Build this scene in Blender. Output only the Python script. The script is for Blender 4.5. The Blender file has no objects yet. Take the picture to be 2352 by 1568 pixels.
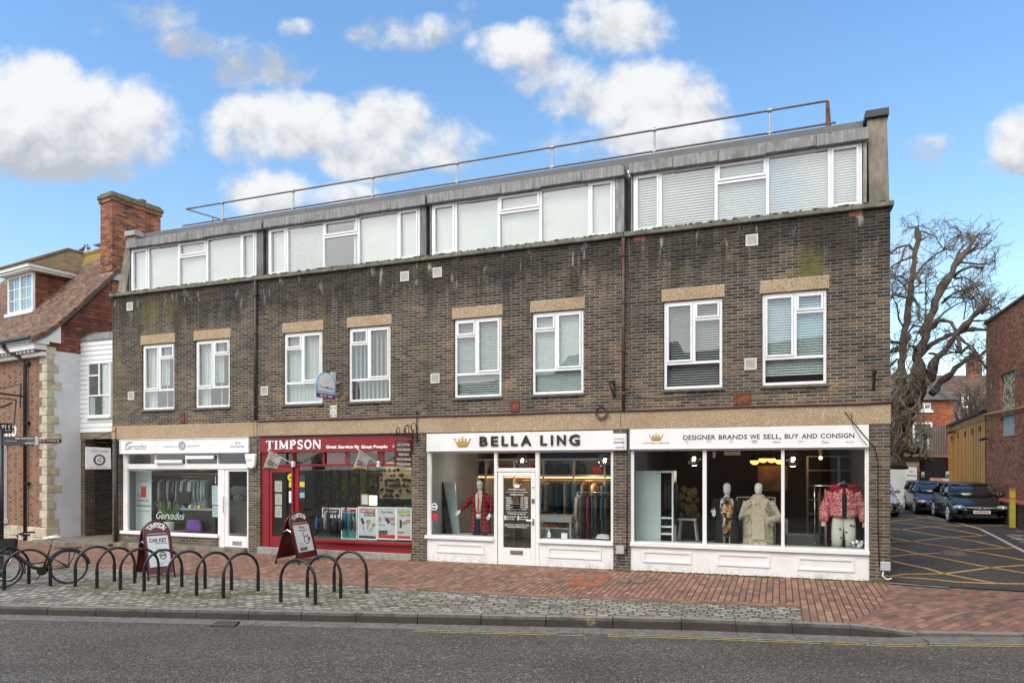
import bpy, math, random
from mathutils import Vector, Matrix, noise
R = math.radians
random.seed(7)
SC = bpy.context.scene
COL = SC.collection
# ------------------------------------------------------------------ camera, sky, sun, exposure
CX, HY, FP, H = 1176.0, 1075.0, 1620.0, 2.12       # principal column, horizon row, focal length (all for a 2352 px wide frame), eye height
cam = bpy.data.cameras.new('camera'); cam_ob = bpy.data.objects.new('camera', cam); COL.objects.link(cam_ob)
cam_ob.location = (0, 0, H); cam_ob.rotation_euler = (R(90), 0, 0)
cam.sensor_width = 36; cam.lens = FP / 2352 * 36; cam.shift_y = (HY - 784) / 2352; cam.clip_end = 2000; cam.clip_start = .05
SC.camera = cam_ob
SUN_EL, SUN_AZ = R(48), R(219)                      # azimuth clockwise from +Y: behind the camera, to the left
sun = bpy.data.lights.new('sun', 'SUN'); sun.energy = 1.5; sun.angle = R(28); sun.color = (1, .95, .87)
sun_ob = bpy.data.objects.new('sun', sun); COL.objects.link(sun_ob)
sd = Vector((math.sin(SUN_AZ) * math.cos(SUN_EL), math.cos(SUN_AZ) * math.cos(SUN_EL), math.sin(SUN_EL)))
sun_ob.rotation_euler = (-sd).to_track_quat('-Z', 'Y').to_euler()
SC.view_settings.view_transform = 'Standard'; SC.view_settings.look = 'None'
SC.view_settings.exposure = 0.36; SC.view_settings.gamma = 1
SC.cycles.use_denoising = True
SC.cycles.max_bounces = 8; SC.cycles.transparent_max_bounces = 16
SC.cycles.sample_clamp_indirect = 4
SKY_STRENGTH = .12
PUFFS = [(60, 250, 170, 125, 1.0, 0), (250, 290, 175, 120, 1.0, 0), (120, 350, 240, 70, 1.0, .5), (330, 330, 90, 80, .75, .2), (215, 395, 150, 34, .7, 1.1), (60, 375, 120, 30, .7, 1.0),
         (600, 290, 130, 95, .95, 0), (700, 300, 130, 80, .9, 0), (650, 345, 160, 40, .7, .5), (900, 290, 150, 85, .85, .15), (1010, 330, 130, 70, .75, .3), (840, 365, 170, 50, .8, .2), (620, 440, 115, 62, .95, 0), (760, 455, 110, 40, .6, 0),
         (1200, 100, 120, 62, .85, .05), (1400, 70, 140, 85, .8, .1), (1300, 170, 140, 70, .7, .25), (1440, 220, 200, 95, .95, .1), (1580, 260, 140, 80, .8, .2), (1500, 320, 210, 60, .85, 0), (1640, 335, 110, 40, .6, .1), (1330, 320, 130, 40, .3, .5),
         (330, 40, 150, 60, .62, .75), (440, 95, 120, 45, .6, .8), (580, 160, 130, 58, .66, .85), (920, 68, 130, 52, .6, .55), (680, 65, 42, 28, .45, .3), (1090, 40, 70, 45, .3, .5), (10, 120, 60, 30, .3, .7),
         (2150, 350, 80, 45, .5, .5), (2230, 385, 90, 25, .3, .8), (2350, 320, 80, 75, .95, .2), (2370, 370, 90, 35, .7, .7), (540, 560, 120, 60, .3, 0), (2090, 620, 60, 120, .3, .0), (1990, 430, 60, 40, .0, 0)]
class NT:
 """small helper around a node tree"""
 def __init__(s, t): s.t = t
 def n(s, typ, **kw):
  nd = s.t.nodes.new(typ)
  for k, v in kw.items():
   if k.startswith('i_'): nd.inputs[k[2:]].default_value = v
   else: setattr(nd, k, v)
  return nd
 def l(s, a, b): s.t.links.new(a, b)
 def put(s, inp, v):
  if hasattr(v, 'is_linked') or isinstance(v, bpy.types.NodeSocket): s.l(v, inp)
  else: inp.default_value = v
 def m(s, op, a, b=0.0, c=0.0, clamp=False):
  nd = s.t.nodes.new('ShaderNodeMath'); nd.operation = op; nd.use_clamp = clamp
  for i, v in enumerate((a, b, c)): s.put(nd.inputs[i], v)
  return nd.outputs[0]
 def mix(s, f, a, b, typ='MIX'):
  nd = s.t.nodes.new('ShaderNodeMix'); nd.data_type = 'RGBA'; nd.blend_type = typ; nd.clamp_factor = True
  s.put(nd.inputs[0], f)
  for i, v in ((6, a), (7, b)):
   if isinstance(v, (tuple, list)): v = tuple(v[:3]) + (1,)
   s.put(nd.inputs[i], v)
  return nd.outputs[2]
 def ss(s, x, a, b, o0=0.0, o1=1.0):
  nd = s.t.nodes.new('ShaderNodeMapRange'); nd.interpolation_type = 'SMOOTHSTEP'
  s.put(nd.inputs[0], x)
  for i, v in enumerate((a, b, o0, o1)): s.put(nd.inputs[i + 1], v)
  return nd.outputs[0]
 def noise(s, vec, scale, detail=4, rough=.55, dim='3D', w=0):
  nd = s.n('ShaderNodeTexNoise', noise_dimensions=dim, i_Scale=scale, i_Detail=detail, i_Roughness=rough)
  if vec is not None: s.l(vec, nd.inputs['Vector'])
  return nd.outputs[0]
 def ramp(s, x, stops, interp='LINEAR'):
  nd = s.t.nodes.new('ShaderNodeValToRGB'); cr = nd.color_ramp; cr.interpolation = interp
  while len(cr.elements) < len(stops): cr.elements.new(.5)
  for e, (p, c) in zip(cr.elements, stops): e.position = p; e.color = tuple(c[:3]) + (1,)
  s.put(nd.inputs[0], x); return nd.outputs[0]
 def sep(s, v):
  nd = s.n('ShaderNodeSeparateXYZ'); s.l(v, nd.inputs[0]); return nd.outputs
 def comb(s, x, y, z=0.0):
  nd = s.n('ShaderNodeCombineXYZ')
  for i, v in enumerate((x, y, z)): s.put(nd.inputs[i], v)
  return nd.outputs[0]
def build_world():
 w = bpy.data.worlds.new('World'); SC.world = w; w.use_nodes = True
 t = w.node_tree; t.nodes.clear(); N = NT(t)
 out = N.n('ShaderNodeOutputWorld'); bg = N.n('ShaderNodeBackground'); bg.inputs[1].default_value = SKY_STRENGTH
 sky = N.n('ShaderNodeTexSky', sky_type='NISHITA', sun_disc=False, sun_elevation=SUN_EL, sun_rotation=SUN_AZ)
 sky.air_density = 1.0; sky.dust_density = .6; sky.ozone_density = 2.0
 tc = N.n('ShaderNodeTexCoord'); d = tc.outputs['Generated']
 x, y, z = N.sep(d)
 front = N.m('GREATER_THAN', y, .02)
 ys = N.m('MAXIMUM', y, .02)
 px = N.m('DIVIDE', x, ys); pz = N.m('DIVIDE', z, ys)
 p = N.comb(px, pz)
 n1 = N.noise(p, 6.5, 8, .58); n2 = N.noise(p, 20, 6, .62)
 up = N.n('ShaderNodeVectorMath', operation='ADD'); N.l(p, up.inputs[0]); up.inputs[1].default_value = (-.012, .022, 0); n4 = N.noise(up.outputs[0], 6.5, 8, .58)
 nn = N.m('ADD', N.m('MULTIPLY', N.m('SUBTRACT', n1, .5), 2.5), N.m('MULTIPLY', N.m('SUBTRACT', n2, .5), .9))
 dens = gsum = wsum = None
 for cx, cy, rx, ry, wt, g in PUFFS:
  if wt <= 0: continue
  ex = N.m('MULTIPLY', N.m('SUBTRACT', px, (cx - CX) / FP), FP / (rx * 1.25))
  ey = N.m('MULTIPLY', N.m('SUBTRACT', pz, (HY - cy) / FP), FP / (ry * 1.25))
  r2 = N.m('ADD', N.m('MULTIPLY', ex, ex), N.m('MULTIPLY', ey, ey))
  b = N.m('MULTIPLY', N.m('SUBTRACT', 1.0, r2, clamp=True), wt)
  sh = N.m('MULTIPLY', b, N.m('ADD', N.m('MULTIPLY', ey, .45), .5 - g * .8))
  dens = b if dens is None else N.m('SMOOTH_MAX', dens, b, .07)
  gsum = sh if gsum is None else N.m('ADD', gsum, sh)
  wsum = b if wsum is None else N.m('ADD', wsum, b)
 cover = N.ss(N.m('ADD', dens, N.m('MULTIPLY', nn, N.ss(dens, 0.0, .12))), .13, .80)
 cover = N.m('MULTIPLY', cover, N.ss(dens, .0, .32))
 light = N.m('ADD', N.m('DIVIDE', gsum, N.m('MAXIMUM', wsum, .05)), N.m('ADD', N.m('MULTIPLY', N.m('SUBTRACT', n1, .5), .5), N.m('MULTIPLY', N.m('SUBTRACT', n1, n4), 3.2)))
 light = N.ss(light, -.30, .72)
 ccol = N.mix(light, (3.4, 3.65, 4.1), (6.0, 6.1, 6.2))
 n3 = N.noise(d, 2.4, 6, .55)
 bcov = N.ss(n3, .28, .47)
 bcol = N.mix(N.noise(d, 4.0, 4), (8, 8.4, 9), (17, 17, 16.6))
 cov = N.m('ADD', N.m('MULTIPLY', cover, front), N.m('MULTIPLY', bcov, N.m('SUBTRACT', 1.0, front)))
 cc = N.mix(front, bcol, ccol)
 grade = N.mix(N.ss(pz, .1, .75), (1.62, 1.66, 1.50), (1.35, 1.72, 1.85))
 skyc = N.mix(1.0, sky.outputs[0], grade, 'MULTIPLY')
 res = N.mix(cov, skyc, cc)
 N.l(res, bg.inputs[0]); N.l(bg.outputs[0], out.inputs[0])
build_world()
# ------------------------------------------------------------------ frames and measuring
TH = math.atan(FP / 4275.0); CT, ST = math.cos(TH), math.sin(TH)
W = 19.69
YR = FP * H / 262.0; XR = 869 / FP * YR
XL, YL = XR - W * CT, YR + W * ST
FM = Matrix.Translation((XL, YL, 0)) @ Matrix.Rotation(-TH, 4, 'Z')      # terrace frame: x along the frontage, y inwards, z up
WM = Matrix.Identity(4)
GB, GC = .01301, .02
GA = -(GB * XR + GC * YR)
def F(x, y, d=0.0):
 """photo column, row -> (s, z) on the plane d metres behind the frontage"""
 u = (x - CX) / FP; v = (HY - y) / FP
 s = (u * (YL + d * CT) - XL - d * ST) / (CT + u * ST)
 return s, H + v * (YL - s * ST + d * CT)
def S(x, d=0.0): return F(x, HY, d)[0]
def Zf(x, y, d=0.0): return F(x, y, d)[1]
def D_on(x, s):
 u = (x - CX) / FP
 return (u * (YL - s * ST) - XL - s * CT) / (ST - u * CT)
def ground_z(X, Y): return GA + GB * X + GC * Y
def gp(x, y, dz=0.0):
 u = (x - CX) / FP; v = (HY - y) / FP
 Y = (H - GA - dz) / (GC + GB * u - v)
 return Vector((u * Y, Y, H + v * Y))
def at(x, y, Y):
 return Vector(((x - CX) / FP * Y, Y, H + (HY - y) / FP * Y))
def to_local(p): return FM.inverted() @ Vector(p)
def gz(s, d):
 p = FM @ Vector((s, d, 0)); return ground_z(p.x, p.y)
# ------------------------------------------------------------------ mesh building
class MB:
 def __init__(s): s.v = []; s.f = []
 def add(s, vs, fs):
  o = len(s.v); s.v += [tuple(v) for v in vs]; s.f += [tuple(i + o for i in f) for f in fs]; return s
 def box(s, x0, x1, y0, y1, z0, z1):
  if x0 > x1: x0, x1 = x1, x0
  if y0 > y1: y0, y1 = y1, y0
  if z0 > z1: z0, z1 = z1, z0
  return s.add([(x0, y0, z0), (x1, y0, z0), (x1, y1, z0), (x0, y1, z0), (x0, y0, z1), (x1, y0, z1), (x1, y1, z1), (x0, y1, z1)],
                     [(0, 3, 2, 1), (4, 5, 6, 7), (0, 1, 5, 4), (1, 2, 6, 5), (2, 3, 7, 6), (3, 0, 4, 7)])
 def poly(s, pts): return s.add(pts, [tuple(range(len(pts)))])
 def prism(s, pts, y0, y1):
  """outline of (x, z) points, counter-clockwise seen from -y, pulled from y0 to y1"""
  n = len(pts)
  vs = [(x, y0, z) for x, z in pts] + [(x, y1, z) for x, z in pts]
  return s.add(vs, [tuple(range(n)), tuple(range(2 * n - 1, n - 1, -1))] + [(i, i + n, (i + 1) % n + n, (i + 1) % n) for i in range(n)])
 def frame(s, x0, x1, z0, z1, w, y0, y1, wb=None):
  wb = w if wb is None else wb
  s.box(x0, x0 + w, y0, y1, z0, z1); s.box(x1 - w, x1, y0, y1, z0, z1)
  s.box(x0 + w, x1 - w, y0, y1, z1 - w, z1); s.box(x0 + w, x1 - w, y0, y1, z0, z0 + wb); return s
 def loft(s, rings, cap=True, close=True):
  n = len(rings[0]); o = len(s.v)
  for r in rings: s.v += [tuple(p) for p in r]
  for k in range(len(rings) - 1):
   for i in range(n if close else n - 1):
    j = (i + 1) % n
    s.f.append((o + k * n + i, o + k * n + j, o + (k + 1) * n + j, o + (k + 1) * n + i))
  if cap:
   s.f.append(tuple(o + i for i in range(n - 1, -1, -1))); s.f.append(tuple(o + (len(rings) - 1) * n + i for i in range(n)))
  return s
 def tube(s, pts, r, n=8, cap=True, flat=1.0):
  pts = [Vector(p) for p in pts]; m = len(pts)
  rs = r if isinstance(r, (list, tuple)) else [r] * m
  rings = []; up = None
  for i, p in enumerate(pts):
   t = (pts[min(i + 1, m - 1)] - pts[max(i - 1, 0)])
   t = t.normalized() if t.length > 1e-9 else Vector((0, 0, 1))
   if up is None:
    up = Vector((0, 0, 1)) if abs(t.z) < .9 else Vector((0, 1, 0))
   a = t.cross(up)
   a = a.normalized() if a.length > 1e-6 else t.orthogonal().normalized()
   b = a.cross(t).normalized(); up = b
   rings.append([p + (a * math.cos(q) + b * math.sin(q) * flat) * rs[i] for q in [2 * math.pi * k / n for k in range(n)]])
  return s.loft(rings, cap)
 def ellipsoid(s, c, rx, ry, rz, n=12, m=8):
  rings = []
  for k in range(m + 1):
   a = -math.pi / 2 + math.pi * k / m
   ca = max(math.cos(a), .02)
   rings.append([(c[0] + rx * ca * math.cos(q), c[1] + ry * ca * math.sin(q), c[2] + rz * math.sin(a)) for q in [2 * math.pi * i / n for i in range(n)]])
  return s.loft(rings)
 def lathe(s, prof, c=(0, 0, 0), n=16):
  return s.loft([[(c[0] + max(r, .0005) * math.cos(q), c[1] + max(r, .0005) * math.sin(q), c[2] + z) for q in [2 * math.pi * i / n for i in range(n)]] for r, z in prof])
 def map(s, fn): s.v = [tuple(fn(*v)) for v in s.v]; return s
 def join(s, o): return s.add(o.v, o.f)
BASE = {}
def link(o, parent=None):
 COL.objects.link(o)
 if parent is not None: o.parent = parent
 return o
def tag(o, label=None, cat=None, group=None, kind=None):
 for k, v in (('label', label), ('category', cat), ('group', group), ('kind', kind)):
  if v: o[k] = v
 return o
def thing(name, label, cat, base=(0, 0, 0), frame=None, group=None):
 fr = FM if frame is None else frame
 o = bpy.data.objects.new(name, None); o.empty_display_size = .1
 o.location = fr @ Vector(base); o.rotation_euler = fr.to_euler()
 link(o); BASE[o.name] = (Vector(base), fr); return tag(o, label, cat, group)
def mesh_data(name, mb, mat, off, smooth=False):
 me = bpy.data.meshes.new(name)
 me.from_pydata([(v[0] - off[0], v[1] - off[1], v[2] - off[2]) for v in mb.v], [], mb.f); me.validate(); me.update()
 if mat is not None: me.materials.append(mat)
 if smooth: me.shade_smooth()
 return me
def add_bevel(o, w, seg=1):
 b = o.modifiers.new('bevel', 'BEVEL'); b.width = w; b.segments = seg; b.limit_method = 'ANGLE'; b.angle_limit = R(40)
def part(name, mb, mat, parent, label=None, bevel=0, smooth=False, subd=0):
 off = BASE[parent.name]
 o = bpy.data.objects.new(name, mesh_data(name, mb, mat, off[0], smooth)); link(o, parent); BASE[o.name] = off
 if bevel: add_bevel(o, bevel)
 if subd:
  m = o.modifiers.new('subdivision', 'SUBSURF'); m.levels = m.render_levels = subd
 if label: o['label'] = label
 return o
def solo(name, label, cat, mb, mat, base=(0, 0, 0), frame=None, group=None, kind=None, bevel=0, smooth=False):
 fr = FM if frame is None else frame
 o = bpy.data.objects.new(name, mesh_data(name, mb, mat, base, smooth))
 o.location = fr @ Vector(base); o.rotation_euler = fr.to_euler(); link(o); BASE[o.name] = (Vector(base), fr)
 if bevel: add_bevel(o, bevel)
 return tag(o, label, cat, group, kind)
def copy_tree(o, parent=None):
 c = o.copy(); COL.objects.link(c)
 BASE[c.name] = BASE.get(o.name)
 if parent is not None: c.parent = parent
 for ch in list(o.children): copy_tree(ch, c)
 return c
# ------------------------------------------------------------------ lettering
_TXT = {}
def text_shape(s, bold=0.0, shear=0.0, spacing=1.0, align='CENTER'):
 key = (s, bold, shear, spacing, align)
 if key not in _TXT:
  cu = bpy.data.curves.new('lettering', 'FONT'); cu.body = s; cu.offset = bold; cu.shear = shear; cu.space_character = spacing
  cu.align_x = align; cu.resolution_u = 2
  ob = bpy.data.objects.new('lettering', cu)
  me = bpy.data.meshes.new_from_object(ob)
  vs = [(v.co.x, v.co.y) for v in me.vertices]; fs = [tuple(p.vertices) for p in me.polygons]
  bpy.data.objects.remove(ob); bpy.data.curves.remove(cu); bpy.data.meshes.remove(me)
  _TXT[key] = (vs, fs)
 return _TXT[key]
def letters(mb, s, x0, x1, z0, z1, y, bold=0.0, shear=0.0, spacing=1.0, thick=.004, fn=None, mirror=False):
 """a line of writing fitted to the box x0..x1, z0..z1 on the plane y, facing -y"""
 vs, fs = text_shape(s, bold, shear, spacing)
 if not vs: return mb
 ax = min(v[0] for v in vs); bx = max(v[0] for v in vs); az = min(v[1] for v in vs); bz = max(v[1] for v in vs)
 g = lambda a, b: (x0 + (a - ax) / (bx - ax) * (x1 - x0), y, z0 + (b - az) / (bz - az) * (z1 - z0))
 fr = [g(*v) for v in vs]; bk = [(p[0], p[1] + thick, p[2]) for p in fr]
 n = len(fr); edges = {}
 for f in fs:
  for i in range(len(f)):
   e = (f[i], f[(i + 1) % len(f)]); edges[e] = 1
 side = [(a, b, b + n, a + n) for (a, b) in edges if (b, a) not in edges]
 al = fr + bk
 if fn: al = [fn(*p) for p in al]
 return mb.add(al, list(fs) + [(a, d, c, b) for a, b, c, d in side])
def stroke(mb, pts, w, y, thick=.004, closed=False, fn=None):
 """a drawn line of width w through (x, z) points on the plane y, facing -y"""
 pts = [Vector((p[0], p[1])) for p in pts]; n = len(pts); L = []; Rr = []
 for i in range(n):
  a = pts[(i - 1) % n] if closed or i else pts[0]; b = pts[(i + 1) % n] if closed or i < n - 1 else pts[-1]
  t = (b - a); t = t.normalized() if t.length > 1e-9 else Vector((1, 0))
  q = Vector((-t.y, t.x)) * w / 2; L.append(pts[i] + q); Rr.append(pts[i] - q)
 m = n if closed else n - 1
 for i in range(m):
  j = (i + 1) % n
  vs = [(Rr[i].x, y, Rr[i].y), (Rr[j].x, y, Rr[j].y), (L[j].x, y, L[j].y), (L[i].x, y, L[i].y)]
  vs += [(a, b + thick, c) for a, b, c in vs]
  if fn: vs = [fn(*v) for v in vs]
  mb.add(vs, [(0, 1, 2, 3), (0, 4, 5, 1), (1, 5, 6, 2), (2, 6, 7, 3), (3, 7, 4, 0)])
 return mb
def circle_pts(cx, cz, r, n=20, a0=0, a1=360, rz=None):
 rz = r if rz is None else rz
 return [(cx + r * math.cos(R(a0 + (a1 - a0) * i / n)), cz + rz * math.sin(R(a0 + (a1 - a0) * i / n))) for i in range(n + (0 if abs(a1 - a0) == 360 else 1))]
def serif_word(mb, word, x0, x1, z0, z1, y, thick=.012, fn=None):
 """bold slab-serif capitals drawn from strips and curves"""
 widths = {'T': .95, 'I': .55, 'M': 1.25, 'P': .9, 'S': .8, 'O': .95, 'N': 1.1, 'C': .9, 'H': 1.1, 'L': .85, 'E': .85}
 tot = sum(widths[c] for c in word) + .12 * (len(word) - 1); u = (x1 - x0) / tot; x = x0; hh = z1 - z0
 st = .26 * u; th = .085 * hh
 def strip(pts, w): stroke(mb, pts, w, y, thick, False, fn)
 def closed(pts, w): stroke(mb, pts, w, y, thick, True, fn)
 def bar(a, b, c, d):
  t = MB().box(a, b, y, y + thick, c, d)
  if fn: t.map(fn)
  mb.join(t)
 for ch in word:
  w = widths[ch] * u; a, b = x, x + w; mid = (a + b) / 2
  if ch == 'T':
   bar(mid - st / 2, mid + st / 2, z0, z1); bar(a, b, z1 - th, z1); bar(a, a + th, z1 - .26 * hh, z1 - th); bar(b - th, b, z1 - .26 * hh, z1 - th); bar(mid - st, mid + st, z0, z0 + th * .7)
  elif ch == 'I':
   bar(mid - st / 2, mid + st / 2, z0, z1); bar(a, b, z0, z0 + th * .7); bar(a, b, z1 - th * .7, z1)
  elif ch in 'MN':
   bar(a + .08 * u, a + .08 * u + (st * .55), z0, z1); r = b - .08 * u
   bar(r - (st if ch == 'M' else st * .55), r, z0, z1)
   if ch == 'M': strip([(a + .14 * u, z1), (mid, z0 + .1 * hh)], st * .95); strip([(r - st * .6, z1), (mid, z0 + .1 * hh)], st * .45)
   else: strip([(a + .16 * u, z1), (r - st * .3, z0)], st * .95)
   bar(a, a + .4 * u, z0, z0 + th * .7); bar(r - .36 * u if ch == 'M' else r - .3 * u, b, z0 if ch == 'M' else z1 - th * .7, z0 + th * .7 if ch == 'M' else z1)
   bar(a, a + .25 * u, z1 - th * .7, z1)
  elif ch == 'P':
   bar(a + .1 * u, a + .1 * u + st, z0, z1); bar(a, a + .5 * u, z0, z0 + th * .7); bar(a, a + .4 * u, z1 - th, z1)
   strip(circle_pts(a + .38 * u, z0 + .735 * hh, .38 * u, 12, 90, -90, .225 * hh), st * .8)
  elif ch == 'S':
   p = circle_pts(mid, z0 + .745 * hh, .27 * u, 10, 20, 260, .21 * hh) + circle_pts(mid, z0 + .255 * hh, .27 * u, 10, 80, -165, .21 * hh)
   strip(p, st * .72); bar(b - .16 * u, b - .08 * u, z1 - .3 * hh, z1); bar(a + .06 * u, a + .14 * u, z0, z0 + .3 * hh)
  elif ch in 'OC':
   if ch == 'O': closed(circle_pts(mid, (z0 + z1) / 2, w / 2 - st * .4, 22, 0, 360, hh / 2 - th * .6), st * .8)
   else: strip(circle_pts(mid, (z0 + z1) / 2, w / 2 - st * .4, 18, 40, 320, hh / 2 - th * .6), st * .8)
  elif ch == 'H':
   bar(a + .1 * u, a + .1 * u + st, z0, z1); bar(b - .1 * u - st, b - .1 * u, z0, z1); bar(a + .3 * u, b - .3 * u, (z0 + z1) / 2 - th / 2, (z0 + z1) / 2 + th / 2)
   for q in (a, b - .46 * u): bar(q, q + .46 * u, z0, z0 + th * .7); bar(q, q + .46 * u, z1 - th * .7, z1)
  elif ch in 'LE':
   bar(a + .1 * u, a + .1 * u + st, z0, z1); bar(a, b, z0, z0 + th)
   if ch == 'E': bar(a, b, z1 - th, z1); bar(a + .2 * u, b - .2 * u, (z0 + z1) / 2 - th / 2, (z0 + z1) / 2 + th / 2)
   else: bar(a, a + .46 * u, z1 - th * .7, z1)
  x += w + .12 * u
 return mb
# ------------------------------------------------------------------ materials
MATS = {}
def new_mat(name):
 m = bpy.data.materials.new(name); m.use_nodes = True
 t = m.node_tree; t.nodes.clear(); N = NT(t)
 out = N.n('ShaderNodeOutputMaterial'); b = N.n('ShaderNodeBsdfPrincipled'); N.l(b.outputs[0], out.inputs[0])
 return m, N, b, out
def bump(N, b, h, strength=.3, dist=.01):
 bp = N.n('ShaderNodeBump'); bp.inputs['Strength'].default_value = strength; bp.inputs['Distance'].default_value = dist
 N.l(h, bp.inputs['Height']); N.l(bp.outputs[0], b.inputs['Normal'])
def M(name, col, rough=.6, var=.12, scale=6.0, metal=0.0, bmp=0.0, dirt=None, dirt_amt=.0, stretch=(1, 1, 1), spec=.5, coat=0.0):
 """plain surface with soft mottling and, if asked, dirt in streaks or spots"""
 if name in MATS: return MATS[name]
 m, N, b, out = new_mat(name)
 tc = N.n('ShaderNodeTexCoord'); mp = N.n('ShaderNodeMapping'); mp.inputs['Scale'].default_value = stretch
 N.l(tc.outputs['Object'], mp.inputs[0]); v = mp.outputs[0]
 n = N.noise(v, scale, 5, .6)
 f = N.ss(n, .3, .7)
 c = N.mix(f, tuple(x * (1 - var) for x in col), tuple(min(x * (1 + var), 1) for x in col))
 if dirt: c = N.mix(N.m('MULTIPLY', N.ss(N.noise(v, scale * .6, 6, .65), .5, .72), dirt_amt), c, dirt)
 N.l(c, b.inputs['Base Color'])
 b.inputs['Roughness'].default_value = rough; b.inputs['Metallic'].default_value = metal
 b.inputs['Specular IOR Level'].default_value = spec
 if coat: b.inputs['Coat Weight'].default_value = coat; b.inputs['Coat Roughness'].default_value = .04
 if bmp: bump(N, b, N.noise(v, scale * 6, 3), bmp, .005)
 MATS[name] = m; return m
def glow(name, col, strength):
 if name in MATS: return MATS[name]
 m, N, b, out = new_mat(name)
 b.inputs['Base Color'].default_value = tuple(col) + (1,); b.inputs['Emission Color'].default_value = tuple(col) + (1,)
 b.inputs['Emission Strength'].default_value = strength
 MATS[name] = m; return m
def glass(name, tint=(.93, .96, .95), boost=1.6, rough=.0, base=.02):
 """a pane: clear, reflecting more at grazing angles"""
 if name in MATS: return MATS[name]
 m = bpy.data.materials.new(name); m.use_nodes = True; t = m.node_tree; t.nodes.clear(); N = NT(t)
 out = N.n('ShaderNodeOutputMaterial'); tr = N.n('ShaderNodeBsdfTransparent'); gl = N.n('ShaderNodeBsdfGlossy')
 tr.inputs[0].default_value = tuple(tint) + (1,); gl.inputs['Roughness'].default_value = rough
 fr = N.n('ShaderNodeFresnel'); fr.inputs[0].default_value = 1.5; ge = N.n('ShaderNodeNewGeometry')
 tc = N.n('ShaderNodeTexCoord')
 bp = N.n('ShaderNodeBump'); bp.inputs['Strength'].default_value = .04; bp.inputs['Distance'].default_value = .02
 N.l(N.noise(tc.outputs['Object'], 1.3, 1), bp.inputs['Height']); N.l(bp.outputs[0], gl.inputs['Normal'])
 f = N.m('MULTIPLY', N.m('ADD', N.m('MULTIPLY', fr.outputs[0], boost), base, clamp=True), N.m('SUBTRACT', 1.0, ge.outputs['Backfacing']))
 mx = N.n('ShaderNodeMixShader'); N.l(f, mx.inputs[0]); N.l(tr.outputs[0], mx.inputs[1]); N.l(gl.outputs[0], mx.inputs[2]); N.l(mx.outputs[0], out.inputs[0])
 MATS[name] = m; return m
def brick_cells(N, vec, w, h, mw, mh, offset=.5, jitter=0.0, wobble=0.0):
 """mortar mask (1 on a joint), two random numbers per brick, and the brick's own position"""
 x, y, z = N.sep(vec)
 if wobble:
  nz = N.n('ShaderNodeTexNoise', i_Scale=wobble[1], i_Detail=2); N.l(vec, nz.inputs[0])
  r, g, bb = N.sep(nz.outputs[1])
  x = N.m('ADD', x, N.m('MULTIPLY', N.m('SUBTRACT', r, .5), wobble[0])); y = N.m('ADD', y, N.m('MULTIPLY', N.m('SUBTRACT', g, .5), wobble[0]))
 yy = N.m('DIVIDE', y, h); row = N.m('FLOOR', yy)
 shift = N.m('MULTIPLY', N.m('MODULO', N.m('ABSOLUTE', row), 2.0), offset)
 if jitter:
  wn = N.n('ShaderNodeTexWhiteNoise', noise_dimensions='1D'); N.l(row, wn.inputs['W'])
  shift = N.m('ADD', shift, N.m('MULTIPLY', wn.outputs[0], jitter))
 xx = N.m('ADD', N.m('DIVIDE', x, w), shift); col = N.m('FLOOR', xx)
 fx = N.m('SUBTRACT', xx, col); fy = N.m('SUBTRACT', yy, row)
 ex = N.m('MULTIPLY', N.m('MINIMUM', fx, N.m('SUBTRACT', 1.0, fx)), w); ey = N.m('MULTIPLY', N.m('MINIMUM', fy, N.m('SUBTRACT', 1.0, fy)), h)
 mort = N.m('MAXIMUM', N.ss(ex, mw * .75, mw * .35), N.ss(ey, mh * .75, mh * .35))
 wn = N.n('ShaderNodeTexWhiteNoise', noise_dimensions='2D'); N.l(N.comb(col, row), wn.inputs['Vector'])
 r1, r2, _ = N.sep(wn.outputs['Color'])
 return mort, wn.outputs['Value'], r1, col, row
def wall_vec(N, flat=False):
 tc = N.n('ShaderNodeTexCoord'); x, y, z = N.sep(tc.outputs['Object'])
 return (N.comb(x, y, 0.0) if flat else N.comb(N.m('ADD', x, y), z, 0.0)), x, y, z, tc.outputs['Object']
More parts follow.
